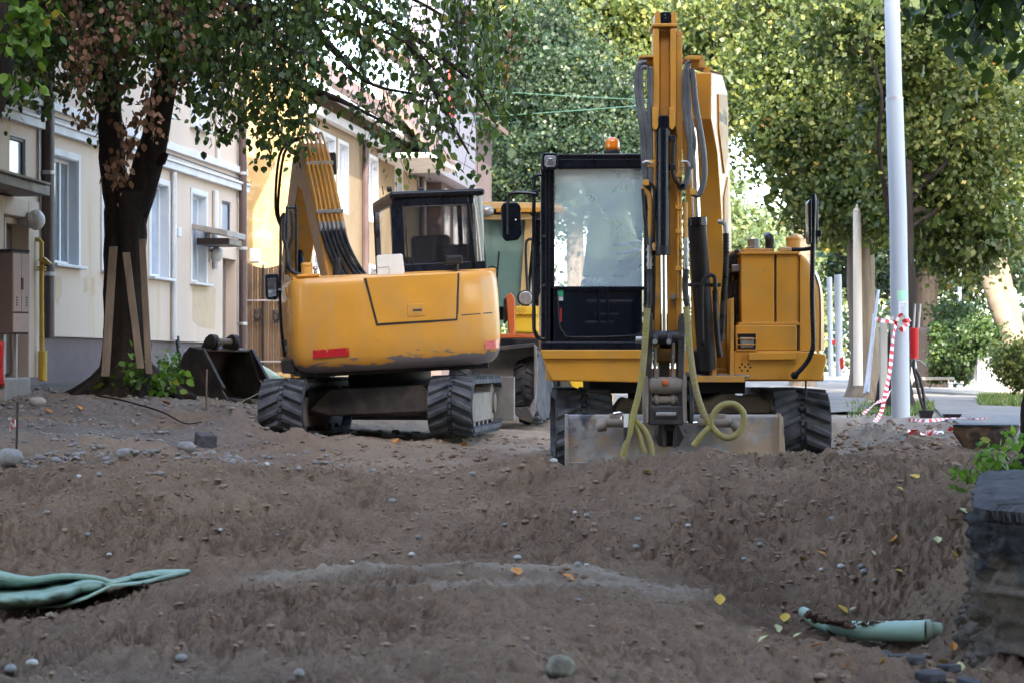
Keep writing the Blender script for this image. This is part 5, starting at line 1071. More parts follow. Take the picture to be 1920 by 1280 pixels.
# counterweight: plan outline lofted, drawn in at the lower edge
def plan(k, f=1.0):
    pts = [(-1.08, .3), (-1.10, -.2), (-1.10, -1.06), (-1.085, -1.15), (-1.04, -1.205), (-.95, -1.245), (-.5, -1.335), (0, -1.35), (.5, -1.335), (.86, -1.27), (1.0, -1.19), (1.08, -1.06), (1.11, -.9), (1.11, -.2), (1.09, .3)]
    return [(x*(1-k/1.1), y+(k if y < -.3 else 0), 0) for x, y in pts]
b = B(UT); rings = []
for z, k in ((.74, .16), (.765, .085), (.82, .035), (.90, .01), (1.05, 0), (1.50, .0), (1.62, .006), (1.68, .018), (1.705, .035), (1.712, .09)):
    rings.append([(x, y, z) for x, y, _ in plan(k)])
b.loft(rings); cw = b.out('counterweight', m_cw, lx_, bev=0, smooth='auto')
def rear_y(x): pts = plan(0)[4:12]; return float(np.interp(x, [p[0] for p in pts], [p[1] for p in pts]))
def on_rear(pts, off, thick, name, mat, par, sub=8, bev=.004):
    """panel that follows the curved rear face; pts are pixel corners tl,tr,br,bl"""
    L = [lp(x, y, -1.33) for x, y in pts]; tl, tr, br, bl_ = L; b = B(UT); rings = []
    for i in range(sub+1):
        f = i/sub; t = tl.lerp(tr, f); u = bl_.lerp(br, f); y0, y1 = rear_y(t.x), rear_y(u.x)
        rings.append([(t.x, y0-off-thick, t.z), (u.x, y1-off-thick, u.z), (u.x, y1-off+.02, u.z), (t.x, y0-off+.02, t.z)])
    b.loft(rings); return b.out(name, mat, par, bev)
on_rear([(682, 522), (861, 512), (858, 601), (705, 611)], .000, .004, 'hatch_gap', m_darkmark, cw, bev=0)
on_rear([(686, 521), (858, 512), (855, 598), (708, 607)], .002, .009, 'rear_hatch', m_yel, cw, bev=.006)
hn = on_rear([(763, 571), (797, 569), (797, 592), (764, 594)], .012, .006, 'latch_frame', m_yel, cw)
on_rear([(768, 575), (793, 573), (793, 588), (768, 590)], .014, .007, 'latch_recess', m_yel2, hn, bev=.002); on_rear([(773, 580), (790, 579), (790, 583), (773, 584)], .022, .004, 'latch_lever', m_dsteel, hn, bev=.001)
on_rear([(588, 656), (654, 651), (655, 666), (588, 671)], .0, .003, 'reflector', m_red, cw, bev=0)
on_rear([(912, 640), (943, 636), (943, 651), (912, 655)], .0, .003, 'reflector', m_red, cw, bev=0)
on_rear([(866, 590), (936, 584), (936, 586), (866, 592)], .0, .0015, 'panel_seam', m_dsteel, cw, bev=0); on_rear([(861, 512), (862, 512), (860, 588), (859, 588)], .001, .003, 'panel_seam', m_dsteel, cw, bev=0)
# left flank: louvres, decal, seams, dark skirt
def flank(y0, y1, z0, z1, off, mat, name, par=cw, bev=.003): return B(UT).box((-1.10-off, y0, z0), (-1.05, y1, z1)).out(name, mat, par, bev)
flank(-.88, .28, .745, .90, .012, m_dsteel, 'side_skirt', bev=.02)
for i in range(5): flank(-.86, -.68, 1.03+i*.13, 1.12+i*.13, .010, m_yel2, 'louvre')
flank(-.62, .26, .93, 1.50, .008, m_yel2, 'side_door', bev=.01)
dc = flank(-.55, -.28, .95, 1.10, .012, m_dsteel, 'decal', bev=0)
def text(s, size, M4, mat, par, root):
    c = bpy.data.curves.new('lettering', 'FONT'); c.body = s; c.size = size; c.extrude = .001; c.resolution_u = 3
    o = bpy.data.objects.new('tmp', c); COL.objects.link(o); bpy.context.view_layer.update(); me = bpy.data.meshes.new_from_object(o); bpy.data.objects.remove(o)
    me.transform(WM[root.name].inverted() @ M4); me.materials.clear(); me.materials.append(mat); return link('lettering', me, par)
tm = Matrix.Identity(4); tm.col[0] = (0, -1, 0, 0); tm.col[1] = (0, 0, 1, 0); tm.col[2] = (-1, 0, 0, 0); tm.translation = (-1.116, -.30, .975); text('SK70', .10, UT @ tm, m_textw, dc, lx_)
# deck top things
lr('deck', m_yel2, 548, 515, 930, 520, -.9, 1.9, .01)
lr('top_hinge', m_yel2, 672, 515, 692, 519, -1.15, .06, .003); lr('top_hinge', m_yel2, 818, 508, 836, 512, -1.15, .06, .003); B(UT).lathe(lp(887, 511, -.95), [(.10, 0), (.10, .02), (.07, .03)], 20).out('cap_plate', m_yel2, lx_, .003)
B(UT).lathe(lp(576, 518, -.8), [(.058, 0), (.058, .10), (.062, .105), (.062, .125), (.05, .14)], 20).out('filler_cap', m_yel2, lx_, .003)
lr('cap_base', m_yel2, 557, 513, 600, 520, -.95, .3, .01); B(UT).lathe(lp(592, 515, -.8), [(.025, 0), (.02, .05), (.03, .06), (.02, .09)], 10).out('valve', m_steel, lx_, .002)
lt('exhaust', m_blkm, [(632, 522), (632, 492), (631, 487)], -.2, .045, 12, 3)
# cab
cy0, cy1 = -.30, 1.15; a = lp(741, 512, cy0); c = lp(905, 357, cy0); X0, X1, Z0, Z1_ = a.x, c.x, a.z, c.z
def cbx(name, mat, x0, x1, y0, y1, z0, z1, bev=.01, par=lx_): return B(UT).box((x0, y0, z0), (x1, y1, z1)).out(name, mat, par, bev)
cbx('cab_roof', m_blk, X0-.02, X1+.02, cy0-.03, cy1+.05, Z1_-.055, Z1_+.02, .03)
cbx('cab_rear_pillar', m_blk, X0-.01, X0+.12, cy0, cy0+.1, Z0, Z1_-.05); cbx('cab_rear_pillar', m_blk, X1-.17, X1-.12, cy0, cy0+.08, Z0, Z1_-.05)
cbx('cab_rear_sill', m_blk, X0, X1, cy0, cy0+.08, Z0-.1, Z0+.09); cbx('cab_rear_header', m_blk, X0, X1-.1, cy0, cy0+.08, Z1_-.14, Z1_-.05)
rw = cbx('rear_window', g_dark, X0+.12, X1-.16, cy0+.03, cy0+.038, Z0+.09, Z1_-.13, 0); B(UT).tube([(X0+.14, cy0-.005, Z0+.11), (X0+.14, cy0-.005, Z1_-.15), (X1-.18, cy0-.005, Z1_-.15)], .008, 6).out('window_seal', m_dsteel, rw, smooth=True)
b = B(UT); rings = []
for z in (Z0, Z1_-.05): rings.append([(X1-.13+.15*math.sin(t), cy0+.15-.15*math.cos(t), z) for t in np.linspace(0, math.pi/2, 9)]+[(X1+.02, cy1, z)])
b.loft(rings, cap=False, closed=False); o = b.out('corner_glass', g_dark, lx_, smooth=True)
for k, t in enumerate((.05, .5, 1.1)): q = (X1-.13+.155*math.sin(t), cy0+.15-.155*math.cos(t)); B(UT).tube([(q[0], q[1], Z0), (q[0]-.02, q[1], (Z0+Z1_)/2), (q[0]-.05, q[1], Z1_-.06)], .010 if k != 1 else .014, 6, 3).out('glass_edge', m_blk if k != 1 else m_steel, o, smooth=True)
cbx('side_window', g_clear, X0-.012, X0-.006, cy0+.1, cy1-.08, Z0+.05, Z1_-.1, 0)
cbx('cab_front_pillar', m_blk, X0-.02, X0+.05, cy1-.07, cy1, Z0-.1, Z1_-.04, .02); cbx('cab_front_pillar', m_blk, X1-.05, X1, cy1-.07, cy1, Z0-.1, Z1_-.04, .02)
cbx('side_top_rail', m_brown, X0-.02, X0+.04, cy0, cy1, Z1_-.12, Z1_-.03, .01); cbx('side_bottom_rail', m_blk, X0-.02, X0+.03, cy0, cy1, Z0-.1, Z0+.04, .01)
B(UT).box((X0+.2, cy1-.3, Z0+.1), (X0+.24, cy1-.26, Z1_-.1)).out('wood_batten', m_wood, lx_, .003)
st = cbx('seat', m_seat, X0+.28, X0+.72, .25, .38, Z0-.1, Z0+.42, .05); cbx('seat_cushion', m_seat, X0+.26, X0+.74, .38, .8, Z0-.1, Z0+.02, .05, st); cbx('cab_front_panel', m_int, X0+.02, X1-.02, cy1-.12, cy1-.09, Z0-.2, Z0+.22, .01)
cbx('console', m_int, X0+.5, X1-.1, .1, .5, Z0, Z0+.30, .04)
for x0 in (726, 785): lt('roof_knob', m_blkm, [(x0, 356), (x0+8, 355)], cy0+.3, .03, 10, 0)
lt('antenna', m_blkm, [(719, 366), (717, 350)], .4, .006, 5, 0)
wb = lpoly('white_cover_sheet', m_white, [(706, 481), (708, 479), (752, 476), (755, 478), (759, 511), (757, 514), (711, 518), (708, 516)], -1.0, .03, .006)
lt('cover_crease', m_steel, [(707, 502), (729, 500), (731, 514)], -1.006, .003, 5, 0, wb)
lr('rear_unit', m_blkm, 836, 478, 867, 496, -1.0, .14, .01); lr('unit_screen', m_darkmark, 840, 480, 866, 485, -1.008, .01, .002); lt('unit_post', m_blkm, [(856, 496), (856, 512)], -.93, .022, 8, 0)
# boom, its pipes and the stick
UTB = UT @ Matrix.Translation((-.35, .6, 0)) @ Matrix.Rotation(R(3.2), 4, 'Z') @ Matrix.Translation((.35, -.6, 0))
BX0, BX1 = -.50, -.18
bprof = [(.55, 1.25), (.75, 1.15), (1.2, 1.75), (2.25, 2.85), (2.55, 2.95), (3.5, 2.35), (4.1, 1.95), (4.25, 2.15), (3.6, 2.75), (2.9, 3.30), (2.45, 3.45), (2.1, 3.33), (1.2, 2.35), (.6, 1.6)]
b = B(UTB); b.prism([(BX0, y, z) for y, z in bprof], (BX1-BX0, 0, 0)); b.out('boom', m_cream if False else m_yel2, lx_, .015)
tops = [(.62, 1.66), (1.2, 2.40), (2.1, 3.38), (2.45, 3.50), (2.9, 3.36), (3.5, 2.95)]
for i in range(6):
    x = BX0+.025+.05*i; b = B(UTB); b.tube([(x-.01*(i-2.5)*0, y, z) for y, z in [(1.15, 2.33), (1.6, 2.88), (2.1, 3.41), (2.35, 3.56), (2.6, 3.52)]], .014, 8, 5); b.out('hydraulic_pipe', m_yel2, lx_, smooth=True)
    b = B(UTB); b.tube([(x, 1.17, 2.36), (x+.02, .9, 2.1), (x+.06+.03*(i > 2), .55, 1.82), (x+.10+.07*(i > 2), .2, 1.68)], .022, 8, 4); b.out('hydraulic_hose', m_hoseb, lx_, smooth=True)
    b = B(UTB); b.cyl((x, 1.22, 2.42), (x, 1.12, 2.31), .021, seg=8); b.out('pipe_nut', m_steel, lx_, smooth='auto')
for (y, z) in ((1.30, 2.53), (1.85, 3.13)): b = B(UTB); b.box((BX0+.0, y-.02, z), (BX1+.0, y+.02, z+.045)); b.out('pipe_clamp', m_steel, lx_, .004)
b = B(UTB); b.box((BX1-.02, 2.3, 3.05), (BX1+.12, 2.42, 3.32)); b.out('boom_light', m_blkm, lx_, .02)
b = B(UTB); b.prism([(BX0+.05, y, z) for y, z in [(4.0, 2.1), (4.35, 2.25), (4.5, 1.9), (4.35, .6), (4.1, .5), (3.95, 1.6)]], (.22, 0, 0)); b.out('stick', m_yel, lx_, .015)
b = B(UTB); b.cyl((BX0+.15, 3.2, 1.2), (BX0+.15, 3.9, 2.6), .05); b.out('arm_cylinder', m_blk, lx_, smooth='auto')
for k in range(2): b = B(UTB); b.tube([(BX0-.03*k, 2.35, 3.5), (BX0-.12-.05*k, 2.75, 3.35), (BX0-.16-.03*k, 3.2, 2.75), (BX0-.05, 3.7, 2.5)], .018, 7, 5); b.out('boom_hose', m_hoseb, lx_, smooth=True)
# rails, hoses and the mirror at its left
lt('handrail', m_blk, [(538, 512), (538, 400), (541, 390), (552, 390), (556, 396), (556, 512)], -.1, .017, 8, 4)
lt('mirror_pole', m_blk, [(533, 400), (527, 415), (526, 480), (525, 560), (528, 620), (534, 668)], -.55, .016, 8, 5)
lt('rail_hose', m_hoseb, [(533, 400), (531, 440), (538, 470), (541, 500), (552, 512), (575, 516)], -.5, .02, 8, 6); lt('rail_hose', m_hoseb, [(546, 395), (549, 440), (542, 470), (546, 505), (560, 516)], -.3, .018, 8, 6)
mm = lpoly('mirror', m_blk, [(497, 518), (500, 514), (519, 513), (523, 518), (522, 556), (518, 563), (502, 562), (498, 556)], -.62, .05, .01); lpoly('mirror_face', m_mirror, [(501, 522), (518, 520), (518, 555), (503, 558)], -.628, .01, 0, mm); lt('mirror_ball', m_blk, [(520, 545), (528, 545)], -.58, .03, 8, 0, mm)
# undercarriage
LT = Matrix.Translation(W(482, 822, 21.75)) @ Matrix.Rotation(R(-6.5), 4, 'Z'); RT = Matrix.Translation(W(800, 814, 21.95)) @ Matrix.Rotation(R(-6.5), 4, 'Z')
rubber_track(lx_, LT, 2.75, .47, .585); rubber_track(lx_, RT, 2.75, .47, .58)
b = B(LT); b.box((.35, .7, .22), (1.95, 2.0, .50)); b.out('carbody', m_bucket, lx_, .04)
b = B(LT); b.prism([(.40, .62, .28), (.62, .62, .50), (1.6, .62, .55), (1.85, .62, .30), (1.6, .62, .26), (.62, .62, .22)], (0, .3, 0)); b.out('carbody_beam', m_bucket, lx_, .02)
B().cyl((-1.33, 23.2, .55), (-1.33, 23.2, .92), .45, seg=32).out('swing_ring', m_blkm, lx_, .01)
cbx('upper_frame', m_blkm, -.9, .95, -1.0, 1.2, .70, .80, .01)
b = B(LT); b.box((-.10, 3.0, .12), (2.30, 3.08, .62)); b.out('dozer_blade', m_loadst, lx_, .01)
b = B(LT); b.box((-.12, 2.6, .12), (-.06, 3.1, .95)); b.box((-.12, 2.8, .60), (.2, 3.08, .95)); b.out('blade_side', m_dsteel, lx_, .02)

# ------------------------------------------------------------------ yellow backhoe loader behind
bh = thing('backhoe_loader', 'bright yellow backhoe loader behind the two diggers with grey front bucket', 'loader', W(1000, 790, 28.5))
def br(name, mat, x0, y0, x1, y1, Y, D, bev=.01, par=bh): return pr(name, mat, x0, y0, x1, y1, Y, D, bev, par)
def bp_(name, mat, pts, Y, D, bev=.01, par=bh): return pp(name, mat, pts, Y, D, bev, par)
bp_('cab_roof', m_cream, [(880, 388), (898, 378), (1040, 381), (1060, 390), (1060, 398), (880, 390)], 29.2, 1.5, .03); br('cab_roof_edge', m_yel, 930, 389, 1060, 398, 29.15, .1); 
br('roof_gap', m_blkm, 880, 388, 1050, 402, 29.4, 1.2); B().sphere(W(910, 396, 29.2), .11, (1.2, .6, .75)).out('roof_lamp', m_ltglass, bh, smooth=True)
bp_('cab_header', m_cream, [(880, 403), (935, 403), (992, 400), (1000, 412), (880, 412)], 29.25, .1); bp_('windscreen', g_green, [(880, 413), (1000, 413), (984, 575), (880, 575)], 29.5, .01, 0)
bp_('cab_post', m_cream, [(985, 408), (1000, 408), (986, 575), (974, 575)], 29.45, .06); bp_('cab_post', m_blk, [(994, 412), (1030, 412), (1030, 600), (1000, 600)], 29.9, .8); pt_('front_rail', m_blkm, [(1001, 450), (990, 450), (986, 470), (990, 560)], 29.3, .02, 8, 4, bh)
bp_('cab_inside', m_int, [(870, 470), (1000, 470), (990, 600), (870, 600)], 30.8, .1); bp_('seat', m_vest, [(930, 500), (945, 495), (962, 505), (950, 530), (932, 560), (920, 560)], 30.1, .1, .02)
pt_('wiper', m_blkm, [(936, 472), (932, 520), (928, 560)], 29.4, .012, 6, 2, bh); pt_('wiper', m_blkm, [(932, 505), (918, 500), (903, 530)], 29.4, .012, 6, 2, bh)
B().cyl(W(985, 559, 28.9), W(985, 559, 29.02), .095, seg=28).out('headlight', m_ltglass, bh, .02); B().cyl(W(985, 559, 28.95), W(985, 559, 29.05), .11, seg=28).out('headlight_rim', m_blkm, bh, .01)
br('bonnet', m_byel, 958, 574, 1012, 626, 29.0, 1.5, .05); br('bonnet_plate', m_byel, 966, 574, 1012, 590, 28.93, .06, .01)
for i in range(4):
    for j in range(4): B().cyl(W(971+i*3+j*2.5-2, 585-i*2.6+j*2.6-3, 28.92), W(971+i*3+j*2.5-2, 585-i*2.6+j*2.6-3, 28.935), .007, seg=6).out('grille_hole', m_darkmark, bh)
bp_('lift_arm', m_orange, [(948, 556), (958, 548), (966, 560), (966, 628), (954, 628)], 28.7, .15, .02); bp_('lift_arm', m_dsteel, [(944, 560), (954, 556), (952, 600), (944, 610)], 28.8, .1, .02)
br('loader_beam', m_orange, 935, 626, 1016, 634, 28.6, .15); br('chassis', m_blkm, 900, 634, 1180, 660, 29.0, 1.6, .02)
for (x, y) in ((1120, 730), (1100, 722)): bp_('chassis_part', m_byel, [(x-35, 712), (x+12, 712), (x+2, 742), (x-22, 735)], 29.2+.2*(x > 1110), .4, .02)
br('side_step', m_cream, 1135, 705, 1150, 760, 29.1, .3); bp_('chassis_box', m_conc, [(1050, 690), (1090, 690), (1085, 760), (1050, 760)], 30.0, .5)
lb2 = bp_('loader_bucket', m_loadst, [(850, 668), (905, 655), (1002, 645), (1002, 765), (870, 772)], 27.7, .04, .01)
bp_('bucket_side', m_loadst, [(1001, 645), (1006, 648), (1009, 690), (1004, 772), (996, 792), (990, 768), (1001, 745)], 27.25, .5, .012, lb2); bp_('bucket_lip', m_dsteel, [(880, 768), (990, 762), (1001, 782), (996, 792), (975, 786), (968, 776), (885, 780)], 27.2, .5, .012, lb2)
bp_('bucket_top', m_dsteel, [(850, 664), (905, 651), (1003, 642), (1003, 650), (905, 660), (850, 672)], 27.35, .35, .01, lb2); br('bucket_tooth', m_loadst, 947, 722, 953, 785, 27.1, .2, .01, lb2)
def wheel(px, Y, r, w, ang):
    T = Matrix.Translation(Vector((W(px, 0, Y).x, Y, W(0, 790, 28).z+r*.98))) @ Matrix.Rotation(ang, 4, 'Z'); k = w/2
    ty = B(T).lathe((0, 0, 0), [(r*.62, -k), (r*.93, -k), (r, -k*.7), (r*1.01, 0), (r, k*.7), (r*.93, k), (r*.62, k)], 36, 'X').out('tyre', m_rub, bh, smooth='auto')
    for sgn in (-1, 1):
        for i in range(18):
            a = 2*math.pi*(i+.25*sgn)/18; b = B(T @ Matrix.Rotation(a, 4, 'X')); x0, x1 = (sgn*.02, sgn*k*.98); b.prism([(x0, -.02, r*.98), (x1, -.075, r*.93), (x1, -.02, r*.93), (x0, .035, r*.98)], (0, 0, .045)); b.out('tread_lug', m_rub, ty, bev=.006, seg=1)
    rm = B(T).lathe((0, 0, 0), [(.06, -k*.5), (r*.3, -k*.5), (r*.55, -k*.75), (r*.62, -k*.95), (r*.62, k*.95), (r*.55, k*.75), (r*.3, k*.4), (.06, k*.4)], 28, 'X').out('rim', m_steel, bh, smooth='auto')
wheel(1000, 28.0, .48, .30, R(-16)); wheel(1020, 30.4, .58, .42, R(-4)); wheel(880, 28.0, .48, .30, R(-16))

# ------------------------------------------------------------------ loose digging bucket
bk_ = thing('digging_bucket', 'black steel digger bucket lying on the verge before the far door', 'bucket', W(420, 755, 27.2))
KT = Matrix.Translation((W(430, 0, 27.5).x, 27.5, W(0, 752, 27.3).z)) @ Matrix.Rotation(R(-38), 4, 'Z')
# local: x width, -y toward us is the left cheek's side; cheek profile in (u to the right, z)
def bkp(pts, y, D, name, mat, par=bk_, bev=.008): return B(KT).prism([(u, y, z) for u, z in pts], (0, D, 0)).out(name, mat, par, bev)
ck = [(-.30, .70), (-.42, .60), (-.50, .38), (-.48, .18), (-.36, .04), (-.10, .0), (.42, .0), (.30, .14), (.12, .26), (-.06, .66)]
bkp(ck, -.42, .03, 'cheek', m_bucket); bkp(ck, .42, .03, 'cheek', m_bucket)
b = B(KT); sh = [(-.06, .66), (-.30, .70), (-.42, .60), (-.50, .38), (-.48, .18), (-.36, .04), (-.10, .0), (.42, .0)]
b.loft([[(u, y, z) for u, z in sh] for y in (-.40, .43)], cap=False, closed=False); o = b.out('shell', m_bucketin, bk_, smooth=True); sl = o.modifiers.new('solid', 'SOLIDIFY'); sl.thickness = .025
bkp([(.12, .27), (.30, .15), (.33, .18), (-.04, .68), (-.07, .66)], -.435, .05, 'cheek_edge', m_dsteel); bkp([(.12, .27), (.30, .15), (.33, .18), (-.04, .68), (-.07, .66)], .435, .05, 'cheek_edge', m_dsteel)
bkp([(-.38, .56), (-.44, .38), (-.42, .2), (-.33, .09), (-.08, .05), (.1, .05), (-.02, .25), (-.12, .5)], -.432, .015, 'wear_plate', m_bucket, bev=.005)
for y in (-.25, .12):
    ear = bkp([(-.38, .62), (-.26, .70), (-.18, .82), (-.08, .86), (.02, .82), (.05, .72), (.02, .66)], y, .04, 'ear', m_bucket, bev=.01)
    B(KT).cyl((-.06, y-.03, .77), (-.06, y+.06, .77), .085, seg=20).out('boss', m_bucket, ear, .008)
B(KT).cyl((-.06, -.2, .77), (-.06, .14, .77), .035, seg=16).out('pin', m_mud, bk_, smooth='auto')
for y in (-.36, -.1, .15, .36): B(KT).prism([(.40, y-.04, -.01), (.52, y-.02, -.01), (.52, y-.02, .03), (.40, y-.04, .05)], (0, .07, 0)).out('tooth', m_bucket, bk_, .006)

# ------------------------------------------------------------------ right side: poles, tape, conduits
pl = thing('lamp_post', 'tall white painted metal pole with pasted notices on the right', 'pole', W(1689, 776, 32))
zb = H(W(1689, 0, 32).x, 32)
B().tube([Vector((W(1689, 0, 32).x, 32, zb-.1)), W(1684, 400, 32), W(1677, 186, 32)], [.140, .130, .128], 28).out('lower_section', m_pole, pl, smooth='auto')
B().tube([W(1677, 184, 32), W(1671, -60, 32), W(1660, -500, 32)], [.118, .112, .08], 28).out('upper_section', m_pole, pl, smooth='auto')
B().tube([W(1677, 188, 32), W(1677, 183, 32)], .133, 28).out('joint_ring', m_galv, pl, smooth='auto')
def wrap(px, y0, y1, a0, a1, r, mat, name, par=pl, tilt=0):
    b = B(); c = W(px, 0, 32); rings = []
    for k in range(9):
        a = R(a0+(a1-a0)*k/8); x = c.x+math.sin(a)*r; y = 32-math.cos(a)*r; rings.append([(x, y, W(0, y0+tilt*k, 32).z), (x, y, W(0, y1+tilt*k, 32).z)])
    b.loft(rings, cap=False, closed=False); o = b.out(name, mat, par, smooth=True); return o
wrap(1686, 545, 564, -25, 70, .1345, m_gpaper, 'green_notice'); wrap(1686, 565, 592, -15, 68, .1345, m_paper, 'white_notice'); wrap(1686, 596, 606, -22, 25, .1345, m_gpaper, 'green_notice')
o_ = wrap(1687, 570, 571, -5, 40, .136, m_text, 'print_line'); wrap(1687, 577, 578, -5, 30, .136, m_text, 'print_line')
def tape(pts, wdt, name, label, twist=1.0, seed=1, par=None):
    rs = random.Random(seed); path = smoothpath(pts, 8); b = B(); n = len(path); rings = []; acc = [0]
    for i in range(1, n): acc.append(acc[-1]+(path[i]-path[i-1]).length)
    for i, p in enumerate(path):
        t = (path[min(i+1, n-1)]-path[max(i-1, 0)]).normalized(); a = twist*math.sin(acc[i]*2.1+seed)+.3*math.sin(acc[i]*7+seed)
        side = t.cross(Vector((0, 1, 0))); side = side.normalized() if side.length > .05 else Vector((1, 0, 0)); w2 = t.cross(side).normalized(); d = side*math.cos(a)+w2*math.sin(a); rings.append([p-d*wdt/2, p+d*wdt/2])
    b.loft(rings, cap=False, closed=False); o = b.out(name, m_tape, par); me = o.data
    at = me.attributes.new('along', 'FLOAT', 'POINT'); at.data.foreach_set('value', np.repeat(np.array(acc, dtype=np.float32)*1.9, 2))
    if label: tag(o, label, 'tape', 'red and white barrier tape')
    return o
YT = 31.8
tape([W(1672+i*3.4, 598+((i*37) % 9)-4+8*math.sin(i*.9), YT-.02-.06*math.sin(i/10*math.pi)) for i in range(11)], .07, 'barrier_tape', 'barrier tape wound round the white pole', .5, 1)
tape([W(1670+i*3.8, 608+((i*23) % 7)-6*math.sin(i*.8), YT-.04-.06*math.sin(i/9*math.pi)) for i in range(10)], .06, 'barrier_tape', 'second loop of barrier tape round the white pole below the notices', .7, 2)
tape([W(1640, 596, YT), W(1655, 602, YT-.1), W(1672, 604, YT-.1), W(1680, 615, YT-.14)], .05, 'barrier_tape', 'short strand of barrier tape from the wooden stake to the white pole', .8, 3)
tape([W(1679, 610, YT-.15), W(1674, 640, YT-.3), W(1669, 690, YT-.5), W(1662, 730, YT-.8), W(1652, 772, YT-1.2), W(1640, 790, YT-1.6)], .06, 'barrier_tape', 'long strand of barrier tape hanging down beside the white pole', .5, 4)
tape([W(1672, 728, 31.6), W(1660, 745, 31), W(1640, 757, 30.5), W(1618, 775, 30)], .05, 'barrier_tape', 'thin strand of barrier tape trailing left from the white pole foot', 1.2, 5)
def gtape(pp_, name_label, seed, w=.07):
    pts = []
    for (px, Y) in pp_: q = Hp(px, Y); q.z += .035; pts.append(q)
    tape(pts, w, 'barrier_tape', name_label, 1.0, seed)
gtape([(1672, 24), (1690, 23), (1700, 22.6), (1712, 23.4)], 'crumpled piece of barrier tape on the soil left of the stump', 6, .10)
gtape([(1702, 19.6), (1712, 19.3), (1722, 20.2), (1735, 21)], 'crumpled barrier tape lying near the earth bank edge', 7, .10)
gtape([(1735, 25), (1750, 24), (1765, 24.6), (1780, 23.8), (1790, 24.6)], 'tangled heap of barrier tape before the pavement edge', 8, .12)
gtape([(1700, 29.8), (1740, 29.3), (1790, 29.7), (1830, 29.0), (1870, 29.6)], 'strip of barrier tape along the pavement edge', 9, .05)
st_ = B().rect(1651, 597, 1664, 748, 31.9, .1).out('wooden_stake', m_post, None, .006); tag(st_, 'pale square wooden stake standing just left of the white pole', 'stake')
for i, (x0, y0, x1, y1, r, lab) in enumerate(((1647, 545, 1621, 738, .022, 'grey metal rod leaning left beside the wooden stake'), (1640, 590, 1626, 736, .03, 'shorter grey metal tube leaning behind the rod'))):
    tag(B().tube([W(x0, y0, 32.5), W(x1, y1, 31.2)], r, 10).out('metal_rod', m_galv, None, smooth='auto'), lab, 'rod')
wp = thing('white_post', 'off white round post with a pointed cap left of the brown tree trunk', 'post', W(1608, 722, 38))
B().tube([W(1609, 722, 38), W(1607, 398, 38)], [.088, .072], 20).out('shaft', m_post, wp, smooth='auto'); B().lathe(W(1607, 399, 38), [(.072, 0), (.066, .05), (.025, .09), (.028, .12), (.0, .16)], 16).out('cap', m_post, wp, smooth=True)
for px, y0, Y, w, lab in ((1555, 520, 48, 5, 'slim pale post just right of the digger, nearer the machine'), (1571, 515, 46, 7, 'wider pale post with an orange mark between the digger and the off white post')):
    t = thing('pale_post', lab, 'post', W(px, 705, Y), 'pale posts by the digger'); B().tube([W(px+3, 705, Y), W(px, y0, Y)], w/F*Y, 14).out('shaft', m_pole, t, smooth='auto')
B().rect(1561, 637, 1567, 645, 45.8, .1).out('marker', m_redp, None, .01); o = [x for x in COL.objects if x.name.startswith('marker')][0]; tag(o, 'small orange red marker fixed between the pale posts', 'marker')
tag(B().poly([(1575, 672), (1581, 668), (1583, 690), (1577, 692)], 45, .1).out('red_barrier', m_redp, None, .01), 'red plastic barrier scrap at the foot of the pale posts', 'barrier')
t = thing('thin_pole', 'thin grey street pole far off above the hedge', 'pole', W(1799, 700, 58)); B().tube([W(1799, 700, 58), W(1799, 455, 58)], .055, 12).out('shaft', m_pole, t, smooth='auto')
rc = thing('red_conduit_bundle', 'red corrugated pipe sleeve on cables rising from a black tub by the white pole', 'conduit', W(1735, 782, 31))
b = B()
for k in range(28): z0 = 615+k*2.05; b.lathe(W(1714, z0+2.05, 31.3), [(.060, 0), (.066, .004), (.066, .010), (.060, .015)], 20)
o = b.out('corrugated_sleeve', m_redp, rc, smooth='auto'); 
for x0, x1 in ((1713, 1716), (1722, 1726)): B().tube([W(x0, 616, 31.3), W(x1, 570, 31.3)], .014, 8).out('grey_conduit', m_galv, rc, smooth='auto')
for pts in ([(1714, 672), (1713, 690), (1718, 712), (1724, 740), (1733, 768)], [(1712, 690), (1722, 700), (1730, 730), (1735, 768)]): B().ptube(pts, 31.2, .024, 8, 4).out('cable', m_hoseb, rc, smooth=True)
B().ptube([(1713, 672), (1716, 690)], 31.25, .03, 8, 0).out('grey_sleeve', m_galv, rc, smooth='auto'); B().ptube([(1718, 674), (1727, 676), (1737, 686)], 31.2, .007, 5, 2).out('wire_end', m_galv, rc, smooth=True)
def tub(px, py, Y, w, h, lab, name='tub'):
    c = W(px, py, Y); b = B(); k = w/F*Y; hh = h/F*Y
    b.loft([[(c.x-k*.72, Y-k*.5, c.z), (c.x+k*.72, Y-k*.5, c.z), (c.x+k*.72, Y+k*.5, c.z), (c.x-k*.72, Y+k*.5, c.z)], [(c.x-k, Y-k*.7, c.z+hh), (c.x+k, Y-k*.7, c.z+hh), (c.x+k, Y+k*.7, c.z+hh), (c.x-k, Y+k*.7, c.z+hh)]]); tag(b.out(name, m_blkm, None, .01), lab, 'tub')
tub(1736, 783, 30.6, 14, 15, 'black plastic tub on the ground right of the white pole'); tub(1785, 784, 30.0, 17, 9, 'flat black plastic tray lying on the pavement edge')

